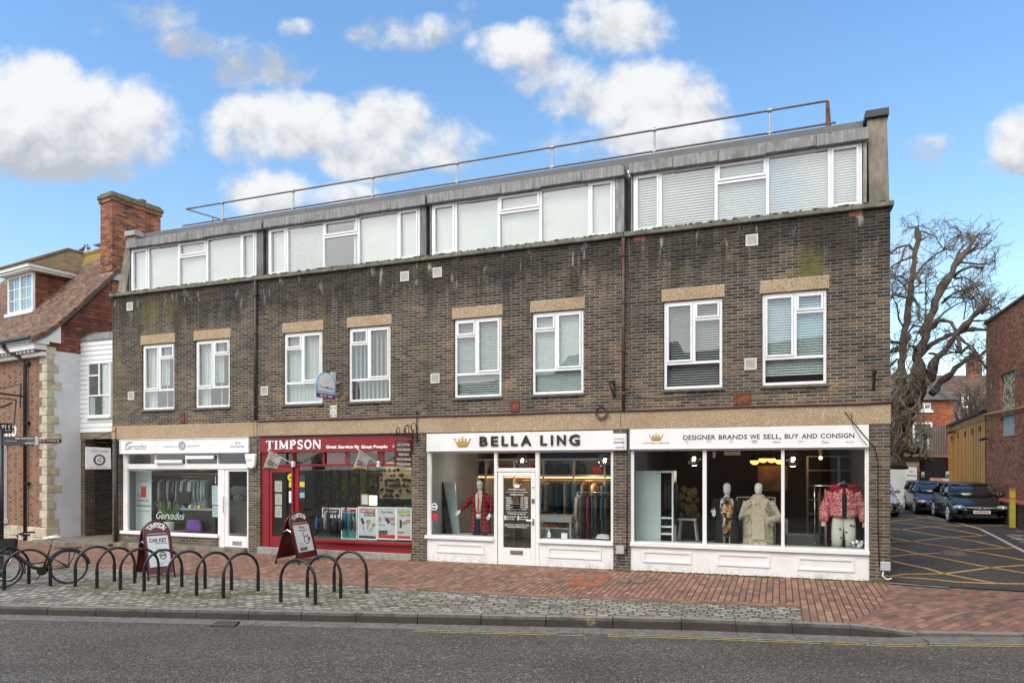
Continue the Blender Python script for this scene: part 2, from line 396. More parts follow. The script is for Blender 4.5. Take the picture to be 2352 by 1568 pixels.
def brick_mat(name, stops, mortar, w=.225, h=.0624, mw=.010, mh=.010, hue=1.0, rough=.85, stain=None, facade=False, checker=None, flat=False, offset=.5, jitter=0.0, wobble=0.0, bmp=.5, mossy=0.0, dark=.5):
 if name in MATS: return MATS[name]
 m, N, b, out = new_mat(name)
 v, x, y, z, obj = wall_vec(N, flat)
 mort, r0, r1, col, row = brick_cells(N, v, w, h, mw, mh, offset, jitter, wobble)
 fine = N.noise(obj, 45, 4, .65); big = N.noise(obj, .9, 5, .6)
 sel = N.m('ADD', r0, N.m('MULTIPLY', N.m('SUBTRACT', big, .5), .5))
 zup = None
 if facade:      # greyer, darker bricks high up, browner ones low down
  zup = N.ss(z, 3.6, 6.2)
  sel = N.m('SUBTRACT', sel, N.m('MULTIPLY', zup, .16))
  sel = N.m('ADD', sel, N.m('MULTIPLY', N.ss(x, 9, 20), N.m('MULTIPLY', N.ss(z, 5.2, 3.2), .13)))
 c = N.ramp(sel, stops)
 if checker:
  hd = N.m('GREATER_THAN', N.m('MODULO', N.m('ADD', N.m('ABSOLUTE', col), N.m('MULTIPLY', row, 1.0)), 2.0), .6)
  c = N.mix(hd, c, checker)
 c = N.mix(N.m('MULTIPLY', N.ss(fine, .3, .75), .45), c, N.mix(1.0, c, (.55, .55, .58), 'MULTIPLY'))
 mc = N.mix(N.ss(big, .35, .65), tuple(k * .72 for k in mortar), mortar)
 if facade: mc = N.mix(N.m('MULTIPLY', N.ss(z, 4.6, 6.8), .5), mc, (.15, .145, .135))
 c = N.mix(N.m('MULTIPLY', mort, .95), c, mc)
 if facade:
  xs = N.comb(N.m('MULTIPLY', x, 2.2), N.m('MULTIPLY', z, .35), 0.0)
  st = N.noise(xs, 1.6, 6, .62)
  soot = N.m('MULTIPLY', N.ss(N.m('ADD', st, N.m('MULTIPLY', N.ss(z, 5.5, 7.0), .34)), .50, .80), .86)
  c = N.mix(soot, c, N.mix(1.0, c, (.33, .33, .325), 'MULTIPLY'))
  lim = N.m('MULTIPLY', N.ss(N.noise(N.comb(N.m('MULTIPLY', x, 3.6), N.m('MULTIPLY', z, .8), 3.0), 1.9, 5, .6), .585, .70), N.ss(z, 6.05, 6.8))
  c = N.mix(N.m('MULTIPLY', lim, .75), c, (.34, .34, .33))
  pt = N.noise(N.comb(x, N.m('MULTIPLY', z, 1.6), 7.0), .75, 6, .62); c = N.mix(N.m('MULTIPLY', N.ss(pt, .47, .66), .75), c, N.mix(1.0, c, (1.50, 1.36, 1.18), 'MULTIPLY')); c = N.mix(N.m('MULTIPLY', N.ss(pt, .48, .33), .6), c, N.mix(1.0, c, (.66, .66, .68), 'MULTIPLY'))
  for (cx, cz, rx, rz, am) in ((1.55, 5.62, .8, .42, .85), (1.35, 6.45, .6, .5, .5), (2.15, 6.5, .35, .5, .45), (.15, 4.6, .3, 1.7, .3), (18.3, 5.95, .35, .65, .75), (7.1, 5.7, .4, .5, .3), (10.0, 4.6, .3, 1.2, .12)):
   ex = N.m('DIVIDE', N.m('SUBTRACT', x, cx), rx); ez = N.m('DIVIDE', N.m('SUBTRACT', z, cz), rz)
   k = N.m('SUBTRACT', 1.0, N.m('ADD', N.m('MULTIPLY', ex, ex), N.m('MULTIPLY', ez, ez)), clamp=True)
   k = N.m('MULTIPLY', N.ss(N.m('ADD', N.m('MULTIPLY', k, .34), N.m('MULTIPLY', N.noise(N.comb(N.m('MULTIPLY', x, 1.6), y, z), 3.2, 8, .72), 1.25)), .66, .98), N.m('MULTIPLY', N.ss(k, 0, .5), am))
   c = N.mix(k, c, N.mix(N.noise(obj, 12, 3), (.075, .085, .022), (.17, .155, .03)))
  ft = N.m('MULTIPLY', N.ss(z, .45, -.05), N.ss(N.noise(obj, 4, 5), .4, .7)); c = N.mix(N.m('MULTIPLY', ft, .8), c, (.06, .065, .035))
 if stain:
  k = N.ss(N.noise(obj, stain[1], 6, .6), .5, .75); c = N.mix(N.m('MULTIPLY', k, stain[2]), c, stain[0])
 if mossy:
  k = N.m('MULTIPLY', N.ss(N.noise(obj, .8, 6, .65), .48, .68), N.m('ADD', N.m('MULTIPLY', mort, .6), .35)); c = N.mix(N.m('MULTIPLY', k, mossy), c, (.075, .085, .025))
 N.l(c, b.inputs['Base Color']); b.inputs['Roughness'].default_value = rough; b.inputs['Specular IOR Level'].default_value = .3
 hgt = N.m('ADD', N.m('MULTIPLY', N.m('SUBTRACT', 1.0, mort), .8), N.m('MULTIPLY', fine, .5))
 hgt = N.m('ADD', hgt, N.m('MULTIPLY', r1, .35))
 bump(N, b, hgt, bmp, .008)
 MATS[name] = m; return m
def aggregate_mat(name, a, bcol, c3, scale=38):
 if name in MATS: return MATS[name]
 m, N, b, out = new_mat(name); tc = N.n('ShaderNodeTexCoord'); o = tc.outputs['Object']
 vo = N.n('ShaderNodeTexVoronoi', i_Scale=scale); N.l(o, vo.inputs['Vector'])
 r, g, bl = N.sep(vo.outputs['Color'])
 c = N.ramp(r, [(0, a), (.45, bcol), (.8, c3), (1, tuple(min(1, k * 1.35) for k in c3))])
 c = N.mix(N.m('MULTIPLY', N.ss(N.noise(o, 1.1, 6, .6), .46, .72), .55), c, N.mix(1.0, c, (.62, .58, .52), 'MULTIPLY'))
 c = N.mix(N.ss(vo.outputs['Distance'], .5, .75), c, tuple(k * .55 for k in a))
 N.l(c, b.inputs['Base Color']); b.inputs['Roughness'].default_value = .9; bump(N, b, vo.outputs['Distance'], -.5, .006)
 MATS[name] = m; return m
def lead_mat(name='lead sheet', base=(.215, .215, .21)):
 if name in MATS: return MATS[name]
 m, N, b, out = new_mat(name); tc = N.n('ShaderNodeTexCoord'); o = tc.outputs['Object']; x, y, z = N.sep(o)
 st = N.noise(N.comb(N.m('MULTIPLY', N.m('ADD', x, y), 5.0), N.m('MULTIPLY', z, .7), 0.0), 2.2, 6, .65)
 c = N.ramp(st, [(.25, tuple(k * .5 for k in base)), (.5, base), (.66, tuple(k * 1.45 for k in base)), (.8, (.5, .5, .49))])
 c = N.mix(N.ss(N.noise(o, 1.7, 5, .6), .5, .7), c, N.mix(1.0, c, (.62, .62, .6), 'MULTIPLY'))
 N.l(c, b.inputs['Base Color']); b.inputs['Roughness'].default_value = .62; b.inputs['Metallic'].default_value = .15
 bump(N, b, N.noise(o, 5, 4), .35, .02); MATS[name] = m; return m
def asphalt_mat(name, base, speck, wet=0.0, patch=.25, moss=0.0):
 if name in MATS: return MATS[name]
 m, N, b, out = new_mat(name); tc = N.n('ShaderNodeTexCoord'); o = tc.outputs['Object']
 vo = N.n('ShaderNodeTexVoronoi', i_Scale=46.0); N.l(o, vo.inputs['Vector']); r, g, bl = N.sep(vo.outputs['Color'])
 v2 = N.n('ShaderNodeTexVoronoi', i_Scale=95.0); N.l(o, v2.inputs['Vector']); r2, g2, b2 = N.sep(v2.outputs['Color'])
 f = N.m('ADD', N.m('MULTIPLY', N.ss(r, .45, 1.0), .6), N.m('MULTIPLY', N.ss(r2, .55, 1.0), .5))
 c = N.mix(f, base, speck)
 c = N.mix(N.m('MULTIPLY', N.m('MULTIPLY', N.ss(g, .86, .97), N.ss(r2, .3, .8)), .75), c, tuple(min(1, k * 2.4) for k in speck))
 big = N.noise(o, .35, 6, .6); mid = N.noise(o, 2.2, 5, .6)
 c = N.mix(N.m('MULTIPLY', N.ss(big, .42, .66), patch), c, N.mix(1.0, c, (.55, .54, .53), 'MULTIPLY'))
 c = N.mix(N.m('MULTIPLY', N.ss(mid, .5, .75), patch), c, N.mix(1.0, c, (1.35, 1.3, 1.22), 'MULTIPLY'))
 if moss: c = N.mix(N.m('MULTIPLY', N.ss(N.noise(o, .7, 6, .65), .55, .7), moss), c, (.05, .06, .025))
 tw = N.noise(N.comb(N.m('MULTIPLY', N.sep(o)[0], .06), N.sep(o)[1], 0.0), 1.1, 4, .5); c = N.mix(N.m('MULTIPLY', N.ss(tw, .45, .62), .35), c, N.mix(1.0, c, (.68, .67, .66), 'MULTIPLY'))
 N.l(c, b.inputs['Base Color'])
 N.put(b.inputs['Roughness'], N.ss(big, .3, .7, .55 if wet else .75, .9))
 b.inputs['Specular IOR Level'].default_value = .35
 bump(N, b, N.m('ADD', N.m('MULTIPLY', vo.outputs['Distance'], -.7), N.m('MULTIPLY', v2.outputs['Distance'], -.4)), .8, .012)
 MATS[name] = m; return m
def roof_tile_mat(name, stops, w=.17, h=.10, moss=0.0, zref=9.8, mossc=(.20, .15, .03)):
 """plain tiles in courses; uses object x+y across and z up the slope"""
 if name in MATS: return MATS[name]
 m, N, b, out = new_mat(name); v, x, y, z, o = wall_vec(N)
 mort, r0, r1, col, row = brick_cells(N, v, w, h, .006, .012, .5, 0.0, (.02, 3.0))
 zz = N.m('DIVIDE', z, h); fz = N.m('SUBTRACT', zz, N.m('FLOOR', zz))
 c = N.ramp(N.m('ADD', r0, N.m('MULTIPLY', N.m('SUBTRACT', N.noise(o, 1.3, 5), .5), .8)), stops)
 c = N.mix(N.m('MULTIPLY', N.m('MAXIMUM', mort, N.ss(fz, .2, .0)), .75), c, (.022, .018, .016))
 k = N.ss(N.noise(o, 2.2, 6, .68), .46, .66)
 c = N.mix(N.m('MULTIPLY', k, .35), c, (.10, .085, .06))
 if moss:
  k = N.m('MULTIPLY', N.ss(N.m('ADD', N.noise(o, 3.5, 6, .7), N.m('MULTIPLY', N.ss(z, zref - 1.3, zref), .28)), .60, .78), moss); c = N.mix(k, c, mossc)
 N.l(c, b.inputs['Base Color']); b.inputs['Roughness'].default_value = .88
 bump(N, b, N.m('ADD', N.m('MULTIPLY', fz, -1.0), N.m('MULTIPLY', r1, .5)), .8, .03)
 MATS[name] = m; return m
def plank_mat(name, a, bcol, w=.09, axis='x', gap=.012, rough=.75, dark=.25):
 """vertical boards"""
 if name in MATS: return MATS[name]
 m, N, b, out = new_mat(name); v, x, y, z, o = wall_vec(N)
 q = N.m('DIVIDE', N.m('ADD', x, y), w); col = N.m('FLOOR', q); f = N.m('SUBTRACT', q, col)
 wn = N.n('ShaderNodeTexWhiteNoise', noise_dimensions='1D'); N.l(col, wn.inputs['W'])
 g = N.noise(N.comb(N.m('MULTIPLY', N.m('ADD', x, y), 9.0), N.m('MULTIPLY', z, .8), col), 2.0, 6, .65)
 c = N.mix(N.m('ADD', N.m('MULTIPLY', wn.outputs[0], .55), N.m('MULTIPLY', N.ss(g, .35, .65), .45)), a, bcol)
 e = N.ss(N.m('MULTIPLY', N.m('MINIMUM', f, N.m('SUBTRACT', 1.0, f)), w), gap * .8, gap * .3)
 c = N.mix(e, c, tuple(k * dark for k in a))
 N.l(c, b.inputs['Base Color']); b.inputs['Roughness'].default_value = rough; bump(N, b, N.m('SUBTRACT', N.m('MULTIPLY', g, .3), e), .6, .01)
 MATS[name] = m; return m
BRK = [(.02, (.038, .033, .030)), (.2, (.056, .047, .041)), (.42, (.078, .063, .052)), (.62, (.100, .074, .056)), (.82, (.13, .086, .059)), (1, (.19, .125, .08))]
m_brick = brick_mat('dark stock brick', BRK, (.31, .28, .225), facade=True, bmp=.6, mw=.013, mh=.013)
PIER = [(.0, (.055, .045, .036)), (.35, (.085, .068, .052)), (.65, (.115, .086, .060)), (.88, (.145, .10, .068)), (1, (.19, .145, .095))]
m_pier = brick_mat('brown pier brick', PIER, (.36, .33, .27), mw=.011, mh=.011, bmp=.6, stain=((.04, .042, .03), 1.6, .5))
m_agg = aggregate_mat('exposed aggregate', (.37, .265, .165), (.43, .315, .20), (.49, .375, .25), 60)
m_conc = M('weathered concrete', (.19, .165, .13), .9, .35, 4, bmp=.6, dirt=(.075, .07, .045), dirt_amt=.95, stretch=(1, 1, .45))
m_stone = M('worn kerb granite', (.20, .18, .165), .85, .22, 5, bmp=.5, dirt=(.09, .085, .07), dirt_amt=.6)
m_lead = lead_mat()
m_leaddark = lead_mat('old lead', (.13, .132, .136))
m_roofgrey = M('grey roof membrane', (.125, .125, .13), .7, .12, 2, dirt=(.2, .2, .2), dirt_amt=.3)
m_upvc = M('white window plastic', (.80, .80, .81), .35, .03, 3, dirt=(.55, .55, .52), dirt_amt=.25)
m_white = M('white paint', (.80, .79, .785), .45, .03, 2, dirt=(.60, .58, .54), dirt_amt=.3)
m_riser, N, b, _o = new_mat('white painted render'); o_ = N.n('ShaderNodeTexCoord').outputs['Object']; zr_ = N.sep(o_)[2]
rc = N.mix(N.m('MULTIPLY', N.ss(N.noise(o_, 3, 6, .65), .45, .75), .3), (.80, .79, .785), (.56, .53, .48)); rc = N.mix(N.m('MULTIPLY', N.ss(N.m('ADD', N.noise(o_, 26, 3, .7), N.ss(zr_, .5, -.05, -.25, .10)), .66, .71), .6), rc, (.16, .145, .12))
rc = N.mix(N.m('MULTIPLY', N.ss(zr_, .22, -.05), N.ss(N.noise(o_, 5, 5), .45, .75)), rc, (.52, .49, .42)); N.l(rc, b.inputs['Base Color']); b.inputs['Roughness'].default_value = .6; bump(N, b, N.noise(o_, 12, 5), .25, .01)
m_gold = M('gold lettering', (.45, .27, .085), .4, .05, 4)
m_black = M('black lettering', (.02, .018, .018), .4, .05, 4)
m_blackmetal = M('black painted metal', (.012, .012, .013), .38, .2, 12, dirt=(.05, .05, .045), dirt_amt=.3)
m_hoop = M('dark green black paint', (.007, .010, .009), .32, .25, 9, dirt=(.03, .034, .03), dirt_amt=.25)
m_red = M('crimson shop paint', (.23, .008, .014), .4, .1, 3, dirt=(.30, .03, .03), dirt_amt=.3)
m_redboard = M('dark red board', (.155, .006, .012), .3, .08, 3)
m_maroon = M('maroon plastic', (.085, .006, .012), .28, .1, 4)
m_maroondark = M('maroon board in shade colour', (.06, .008, .012), .5, .1, 4)
m_letterwhite = M('white lettering', (.86, .85, .84), .5, .02, 4)
m_steel = M('galvanised steel', (.36, .36, .37), .45, .12, 9, metal=.7)
m_chrome = M('bright metal', (.65, .65, .66), .2, .05, 9, metal=.95)
m_grey = M('grey plastic', (.42, .42, .43), .5, .05, 5)
m_lettergrey = M('grey script', (.25, .25, .26), .5, .05, 4)
m_paper = M('white paper', (.76, .77, .76), .7, .03, 4)
m_rust = M('rusty iron', (.16, .05, .025), .85, .4, 14, bmp=.4, dirt=(.30, .10, .05), dirt_amt=.6)
m_pipe = M('brown painted pipe', (.085, .035, .032), .5, .2, 8, dirt=(.20, .11, .10), dirt_amt=.5)
m_cable = M('grey cable', (.10, .095, .09), .6, .15, 8)
m_blind = M('off white blind', (.68, .69, .67), .75, .05, 2)
m_blindg = M('pale blind slats', (.62, .66, .65), .6, .05, 2)
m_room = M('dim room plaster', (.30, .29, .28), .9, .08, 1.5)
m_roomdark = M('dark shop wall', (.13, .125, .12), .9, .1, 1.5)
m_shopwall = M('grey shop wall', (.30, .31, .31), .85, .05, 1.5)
m_floor = M('shop floor boards', (.16, .13, .11), .5, .15, 3)
m_moss = M('moss', (.085, .09, .022), .95, .5, 20, bmp=.6)
m_glass = glass('upper window glass', (.90, .94, .93), 2.3, 0, .07)
m_shopglass = glass('shop window glass', (.95, .97, .96), 1.5, 0, .02)
m_tyre = M('tyre rubber', (.014, .014, .015), .75, .2, 20)
# ------------------------------------------------------------------ ground, road, pavements
m_earth = M('bare earth', (.12, .10, .075), .95, .3, 1.2, bmp=.3)
m_road = asphalt_mat('road asphalt', (.056, .047, .039), (.165, .145, .122), patch=.45)
m_drive = asphalt_mat('dark driveway asphalt', (.047, .041, .036), (.105, .095, .084), wet=1, patch=.45, moss=.35)
m_pave = brick_mat('red clay pavers', [(0, (.15, .105, .085)), (.2, (.225, .125, .092)), (.55, (.285, .145, .102)), (.85, (.33, .172, .12)), (1, (.38, .225, .16))], (.022, .019, .012), w=.215, h=.107, mw=.010, mh=.016, flat=True, jitter=.0, wobble=(.012, 1.5), stain=((.10, .07, .055), 1.3, .5), bmp=.5, mossy=.25)
m_herring = brick_mat('red clay pavers laid diagonally', [(0, (.11, .08, .065)), (.2, (.18, .10, .075)), (.6, (.235, .12, .088)), (1, (.30, .17, .12))], (.05, .042, .03), w=.215, h=.107, mw=.007, mh=.007, flat=True, wobble=(.012, 1.5), stain=((.10, .08, .065), 1.6, .55), bmp=.5)
m_border = brick_mat('red border pavers', [(0, (.17, .10, .075)), (.5, (.26, .135, .095)), (1, (.33, .19, .13))], (.045, .04, .03), w=.215, h=.13, mw=.008, mh=.010, flat=True, wobble=(.01, 1.5), bmp=.5)
m_cobble = brick_mat('grey granite setts', [(0, (.15, .13, .11)), (.3, (.235, .21, .18)), (.6, (.30, .27, .235)), (.9, (.37, .34, .295)), (1, (.42, .385, .34))], (.032, .030, .018), w=.19, h=.12, mw=.022, mh=.022, flat=True, jitter=.35, wobble=(.05, 2.6), bmp=1.0, mossy=.8, stain=((.10, .095, .07), .7, .55))
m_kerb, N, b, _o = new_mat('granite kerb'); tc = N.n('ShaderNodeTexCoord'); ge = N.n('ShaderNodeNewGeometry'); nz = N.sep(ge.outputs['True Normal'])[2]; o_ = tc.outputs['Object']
nk = N.noise(o_, 14, 6, .65); kc = N.mix(N.ss(nk, .3, .7), (.15, .13, .115), (.24, .21, .185)); dark_mix = N.m('ADD', N.ss(nz, .75, .2), N.m('MULTIPLY', N.ss(N.noise(o_, 2.5, 5), .5, .7), .4))  # darker on the upright faces, plus grime in random patches
kc = N.mix(N.m('MULTIPLY', dark_mix, .95), kc, N.mix(nk, (.022, .019, .016), (.060, .050, .042))); kc = N.mix(N.m('MULTIPLY', N.ss(N.noise(o_, .55, 3), .66, .70), N.ss(nk, .45, .6)), kc, (.30, .25, .11)); N.l(kc, b.inputs['Base Color']); b.inputs['Roughness'].default_value = .85; bump(N, b, nk, .5, .01)
m_gutter = M('gutter concrete', (.135, .122, .112), .85, .25, 9, bmp=.4, dirt=(.05, .047, .042), dirt_amt=.6)
m_yellow = M('worn yellow line', (.33, .27, .10), .8, .25, 14, dirt=(.10, .09, .075), dirt_amt=.85)
m_yellowbox = M('worn yellow box paint', (.50, .28, .08), .8, .25, 9, dirt=(.14, .10, .06), dirt_amt=.7)
m_whiteline = M('worn white paint', (.44, .40, .34), .8, .2, 9, dirt=(.12, .11, .10), dirt_amt=.7)
def struct(name, mb, mat, frame=None, base=(0, 0, 0)):
 o = solo(name, None, None, mb, mat, base, frame if frame is not None else WM, kind='structure'); return o
mb = MB(); mb.poly([(-900, -900, -.75), (900, -900, -.75), (900, 900, -.75), (-900, 900, -.75)])
struct('ground', mb, m_earth)
KT = [(-500, 1378, 0), (0, 1391.7, 0), (817, 1408, 0), (1565, 1422.5, 0), (1953, 1436, 0), (2040, 1446.5, -.045), (2110, 1454.5, -.085), (2352, 1457.5, -.09), (2900, 1464, -.09)]
kp = [gp(x, y, dz) for x, y, dz in KT]
rdz = [-.14, -.135, -.14, -.15, -.145, -.145, -.12, -.12, -.12]           # road level below the pavement plane at each
road_edge = [Vector((p.x, p.y - .012, ground_z(p.x, p.y) + r)) for p, r in zip(kp, rdz)]
def kerb_normal(i):
 a = kp[max(i - 1, 0)]; b = kp[min(i + 1, len(kp) - 1)]
 t = Vector((b.x - a.x, b.y - a.y)).normalized(); return Vector((-t.y, t.x))          # towards the pavement
kb = MB()
joints = []
for i in range(len(kp) - 1):
 a, b = kp[i], kp[i + 1]; L = (b - a).length; nseg = max(1, round(L / .915))
 for k in range(nseg):
  p = a.lerp(b, (k + .006) / nseg); q = a.lerp(b, (k + .994) / nseg)
  za = road_edge[i].z + (road_edge[i + 1].z - road_edge[i].z) * k / nseg; zb = road_edge[i].z + (road_edge[i + 1].z - road_edge[i].z) * (k + 1) / nseg
  n1 = kerb_normal(i); j = random.uniform(-.004, .004); c = .018
  rings = []
  for pt, zr in ((p, za), (q, zb)):
   o = Vector((n1.x, n1.y, 0)); u = Vector((0, 0, 1))
   top = pt.z + .012 + j
   prof = [(-.005, zr - .06), (-.005, top - c - .03), (.012, top - c * .4), (.035, top), (.15, top - .002), (.15, zr - .06)]
   rings.append([(pt.x + o.x * d, pt.y + o.y * d, z) for d, z in prof])
  kb.loft(rings)
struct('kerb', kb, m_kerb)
g = MB()
for i in range(len(kp) - 1):
 a, b = road_edge[i], road_edge[i + 1]; L = (b - a).length; nseg = max(1, round(L / .75))
 for k in range(nseg):
  p = a.lerp(b, (k + .004) / nseg); q = a.lerp(b, (k + .996) / nseg); n1 = kerb_normal(i); n2 = kerb_normal(i)
  w = .31
  g.poly([(p.x - n1.x * w, p.y - n1.y * w, p.z - .012), (q.x - n2.x * w, q.y - n2.y * w, q.z - .012), (q.x, q.y, q.z + .002), (p.x, p.y, p.z + .002)])
struct('gutter_channel', g, m_gutter)
def road_pt(i, dist):
 n = kerb_normal(i); e = road_edge[i]
 return Vector((e.x - n.x * dist, e.y - n.y * dist, e.z - .02 + min(dist, 4) * .022 - max(dist - 4, 0) * .012))
ro = MB(); rows = [.0, .32, 1.0, 2.0, 4.0, 7.0, 14.0, 30.0]
ro.loft([[road_pt(i, d) for d in rows] for i in range(len(kp))], cap=False, close=False)
struct('road', ro, m_road)
yl = MB()
for off, w in ((.345, .045), (.455, .045)):
 for i in range(2, len(kp) - 1):
  n = 14
  for k in range(n):
   if (i == 2 and k < 3) or random.random() < (.16 if i == 2 else .05): continue
   vs = []
   for t, dd in ((k / n, off + w), ((k + 1) / n, off + w), ((k + 1) / n, off), (k / n, off)):
    p = road_pt(i, dd).lerp(road_pt(i + 1, dd), t); vs.append((p.x, p.y, p.z + .005))
   yl.poly(vs)
struct('road_marking', yl, m_yellow)
def sheet(name, pts, mat, lift=0.0, rot=0.0):
 """flat polygon of local (s, d) points laid on the pavement plane"""
 c = to_local((0, 0, 0)) if False else Vector((0, 0, 0))
 fr = FM @ Matrix.Rotation(rot, 4, 'Z'); inv = fr.inverted()
 vs = []
 for s, d in pts:
  p = FM @ Vector((s, d, 0)); p.z = ground_z(p.x, p.y) + lift; vs.append(tuple(inv @ p))
 m = MB(); m.poly(vs); return struct(name, m, mat, fr)
def kl(i, back=.14):
 n = kerb_normal(i); p = kp[i]; return to_local((p.x + n.x * back, p.y + n.y * back, 0))[:2]
def l2(x, y): return tuple(to_local(gp(x, y))[:2])
bnd = [(-300, 1262), (-60, 1286), (130, 1300), (268, 1307.5), (435, 1320.5), (621, 1332), (817, 1346), (1164, 1367), (1633, 1388), (1838, 1395)]
bl = [l2(*p) for p in bnd]
edge_r = l2(1838, 1428)
base_pts = [kl(0), kl(1), kl(2), kl(3), kl(4), (19.25, -2.4), (19.72, .25), (-.2, .25), (-.5, 1.5), (-3.3, 2.2), (-6, 0.5), (-12, -2.8), (-14, -5)]
m_slope = base_pts
fr_b = R(90)
sheet('brick_pavement', base_pts, m_pave, 0.0, fr_b)
cross = [kl(4), None]
vs = []
fr = FM @ Matrix.Rotation(R(52), 4, 'Z'); inv = fr.inverted()
cr = [(kl(4), 0), (kl(5), -.045), (kl(6), -.085), (kl(7), -.09), (kl(8), -.09), ((34, -.9), 0), ((30, -.35), .0), ((23.5, -.45), 0), ((20.6, -.25), 0), ((19.72, .25), 0), ((19.25, -2.4), 0)]
cv = []
for (s, d), dz in cr:
 p = FM @ Vector((s, d, 0)); p.z = ground_z(p.x, p.y) + dz; cv.append(p)
cen = FM @ Vector((21.5, -1.8, 0)); cen.z = ground_z(cen.x, cen.y) - .005
mbx = MB(); n = len(cv)
mbx.add([tuple(inv @ p) for p in cv] + [tuple(inv @ cen)], [(i, (i + 1) % n, n) for i in range(n)])
struct('crossing_pavement', mbx, m_herring, fr)
cob = [kl(0), kl(1), kl(2), kl(3), edge_r] + bl[::-1]
sheet('cobble_pavement', cob, m_cobble, .006, R(2.0))
bm_ = MB(); fr2 = FM; inv2 = FM.inverted()
def off_line(pts, w):
 out = []
 for i, p in enumerate(pts):
  a = Vector(pts[max(i - 1, 0)]); b = Vector(pts[min(i + 1, len(pts) - 1)]); t = (b - a).normalized(); out.append((p[0] - t.y * w, p[1] + t.x * w))
 return out
bl2 = off_line(bl, .26)
for i in range(2, len(bl) - 1):
 q = []
 for s, d in (bl[i], bl[i + 1], bl2[i + 1], bl2[i]): q.append((s, d, gz(s, d) + .010))
 bm_.poly(q)
struct('border_pavement', bm_, m_border, FM)
def drive_z(s, d): return gz(19.7, 0) + .0045 * (s - 19.7) + .0165 * d if d > 0 else gz(s, d)
def dp(x, y):
 """photo point -> (s, d) on the driveway"""
 u = (x - CX) / FP; v = (HY - y) / FP
 Y = 20.0
 for _ in range(40):
  l = to_local((u * Y, Y, 0)); z = drive_z(l.x, max(l.y, .001)); Y = .5 * Y + .5 * (H - z) / max(-v, 1e-4)
 l = to_local((u * Y, Y, 0)); return l.x, l.y
dm = MB()
def dquad(pts, lift):
 dm.poly([(s, d, drive_z(s, max(d, .001)) + lift) for s, d in pts])
dquad([(19.66, .12), (20.6, -.28), (23.5, -.48), (30, -.38), (34, -.9), (36, 12), (36, 45), (12, 45), (12, 11.2), (19.66, 11.2)], .012)
struct('driveway', dm, m_drive, FM)
def line_on_drive(mb, pts, w, lift=.018):
 q = [Vector(dp(*p)) for p in pts]; out = []
 for i in range(len(q) - 1):
  a, b = q[i], q[i + 1]; t = (b - a).normalized(); nn = Vector((-t.y, t.x)) * w / 2
  mb.poly([(v.x, v.y, drive_z(v.x, max(v.y, .001)) + lift) for v in (a - nn, b - nn, b + nn, a + nn)])
def zz(pts): return [((3000 + x / 4.9) * .68056, (1700 + y / 4.9) * .68056) for x, y in pts]
hm = MB()
for pts in ([(0, 1205), (300, 1170), (900, 1165), (1350, 1110), (1700, 1060), (2300, 1018)], [(0, 940), (250, 1000), (600, 1070), (900, 1160), (1300, 1240), (1750, 1320)],
   [(0, 1210), (700, 1255), (1100, 1300), (1650, 1325), (2400, 1335)], [(0, 728), (250, 775), (480, 835), (900, 910), (1400, 1010), (1700, 1065), (2400, 1175)],
   [(0, 880), (300, 850), (860, 822)], [(0, 558), (300, 615), (600, 665), (960, 715), (1200, 765), (1650, 830), (2300, 950)], [(0, 635), (430, 628), (600, 600), (1000, 560), (1620, 525)],
   [(1200, 770), (1600, 750), (2080, 735)], [(0, 405), (200, 425), (600, 500), (1000, 558), (1400, 620), (1900, 730)], [(0, 430), (250, 425), (700, 380), (1300, 375), (1900, 358), (2300, 365)],
   [(0, 310), (350, 338), (700, 382), (1100, 440), (1560, 528)], [(0, 268), (400, 285), (800, 320), (1200, 372)], [(0, 305), (500, 240), (760, 228)], [(100, 185), (450, 205), (960, 300)]):
 line_on_drive(hm, zz(pts), .10)
struct('yellow_box_marking', hm, m_yellowbox, FM)
wm = MB(); line_on_drive(wm, zz([(620, 205), (800, 240), (1000, 290), (1200, 340), (1500, 420), (1800, 570), (2000, 680), (2240, 800), (2500, 930)]), .11, .024)
for a, b in (((1950, 530), (2230, 590)), ((2010, 510), (2200, 545)), ((2020, 575), (2240, 610)), ((2120, 600), (2280, 620)), ((2170, 640), (2300, 655)), ((2100, 455), (2230, 470)), ((2150, 520), (2300, 540))):
 line_on_drive(wm, zz([a, b]), .10, .022)
struct('white_marking', wm, m_whiteline, FM)
em = MB()
ep = [l2(2041, 1341.5), l2(2100, 1346), l2(2180, 1352.5)]
for a, b in zip(ep, ep[1:]):
 em.poly([(s, d, gz(s, d) + .02) for s, d in (a, b, (b[0] + .02, b[1] + .11), (a[0] + .02, a[1] + .11))])
struct('edging_strip', em, m_stone, FM)
m_cover = M('inspection cover', (.10, .085, .07), .7, .3, 14, bmp=.5)
def cover(name, label, cat, corners, lift=.02, frame_on='pave', mat=m_cover, group=None):
 q = [l2(*p) for p in corners] if frame_on == 'pave' else [dp(*p) for p in corners]
 zf = gz if frame_on == 'pave' else (lambda s, d: drive_z(s, max(d, .001)))
 cx = sum(p[0] for p in q) / 4; cd = sum(p[1] for p in q) / 4
 mb = MB(); k = .012
 top = [(s, d, zf(s, d) + lift) for s, d in q]; bot = [(s, d, zf(s, d) - .03) for s, d in q]
 mb.loft([bot, top]); t = thing(name, label, cat, (cx, cd, zf(cx, cd)), FM, group)
 part('cover_plate', mb, mat, t)
 inn = [(s + (cx - s) * .12, d + (cd - d) * .12, z + .004) for s, d, z in top]; inn0 = [(a, b, z - .01) for a, b, z in inn]
 part('inset', MB().loft([inn0, inn]), M('cover infill', (.16, .115, .09), .85, .3, 20, bmp=.5), t)
 return t
zc = lambda x, y: ((1200 + x / 1.96) * .68056, (1850 + y / 1.96) * .68056)
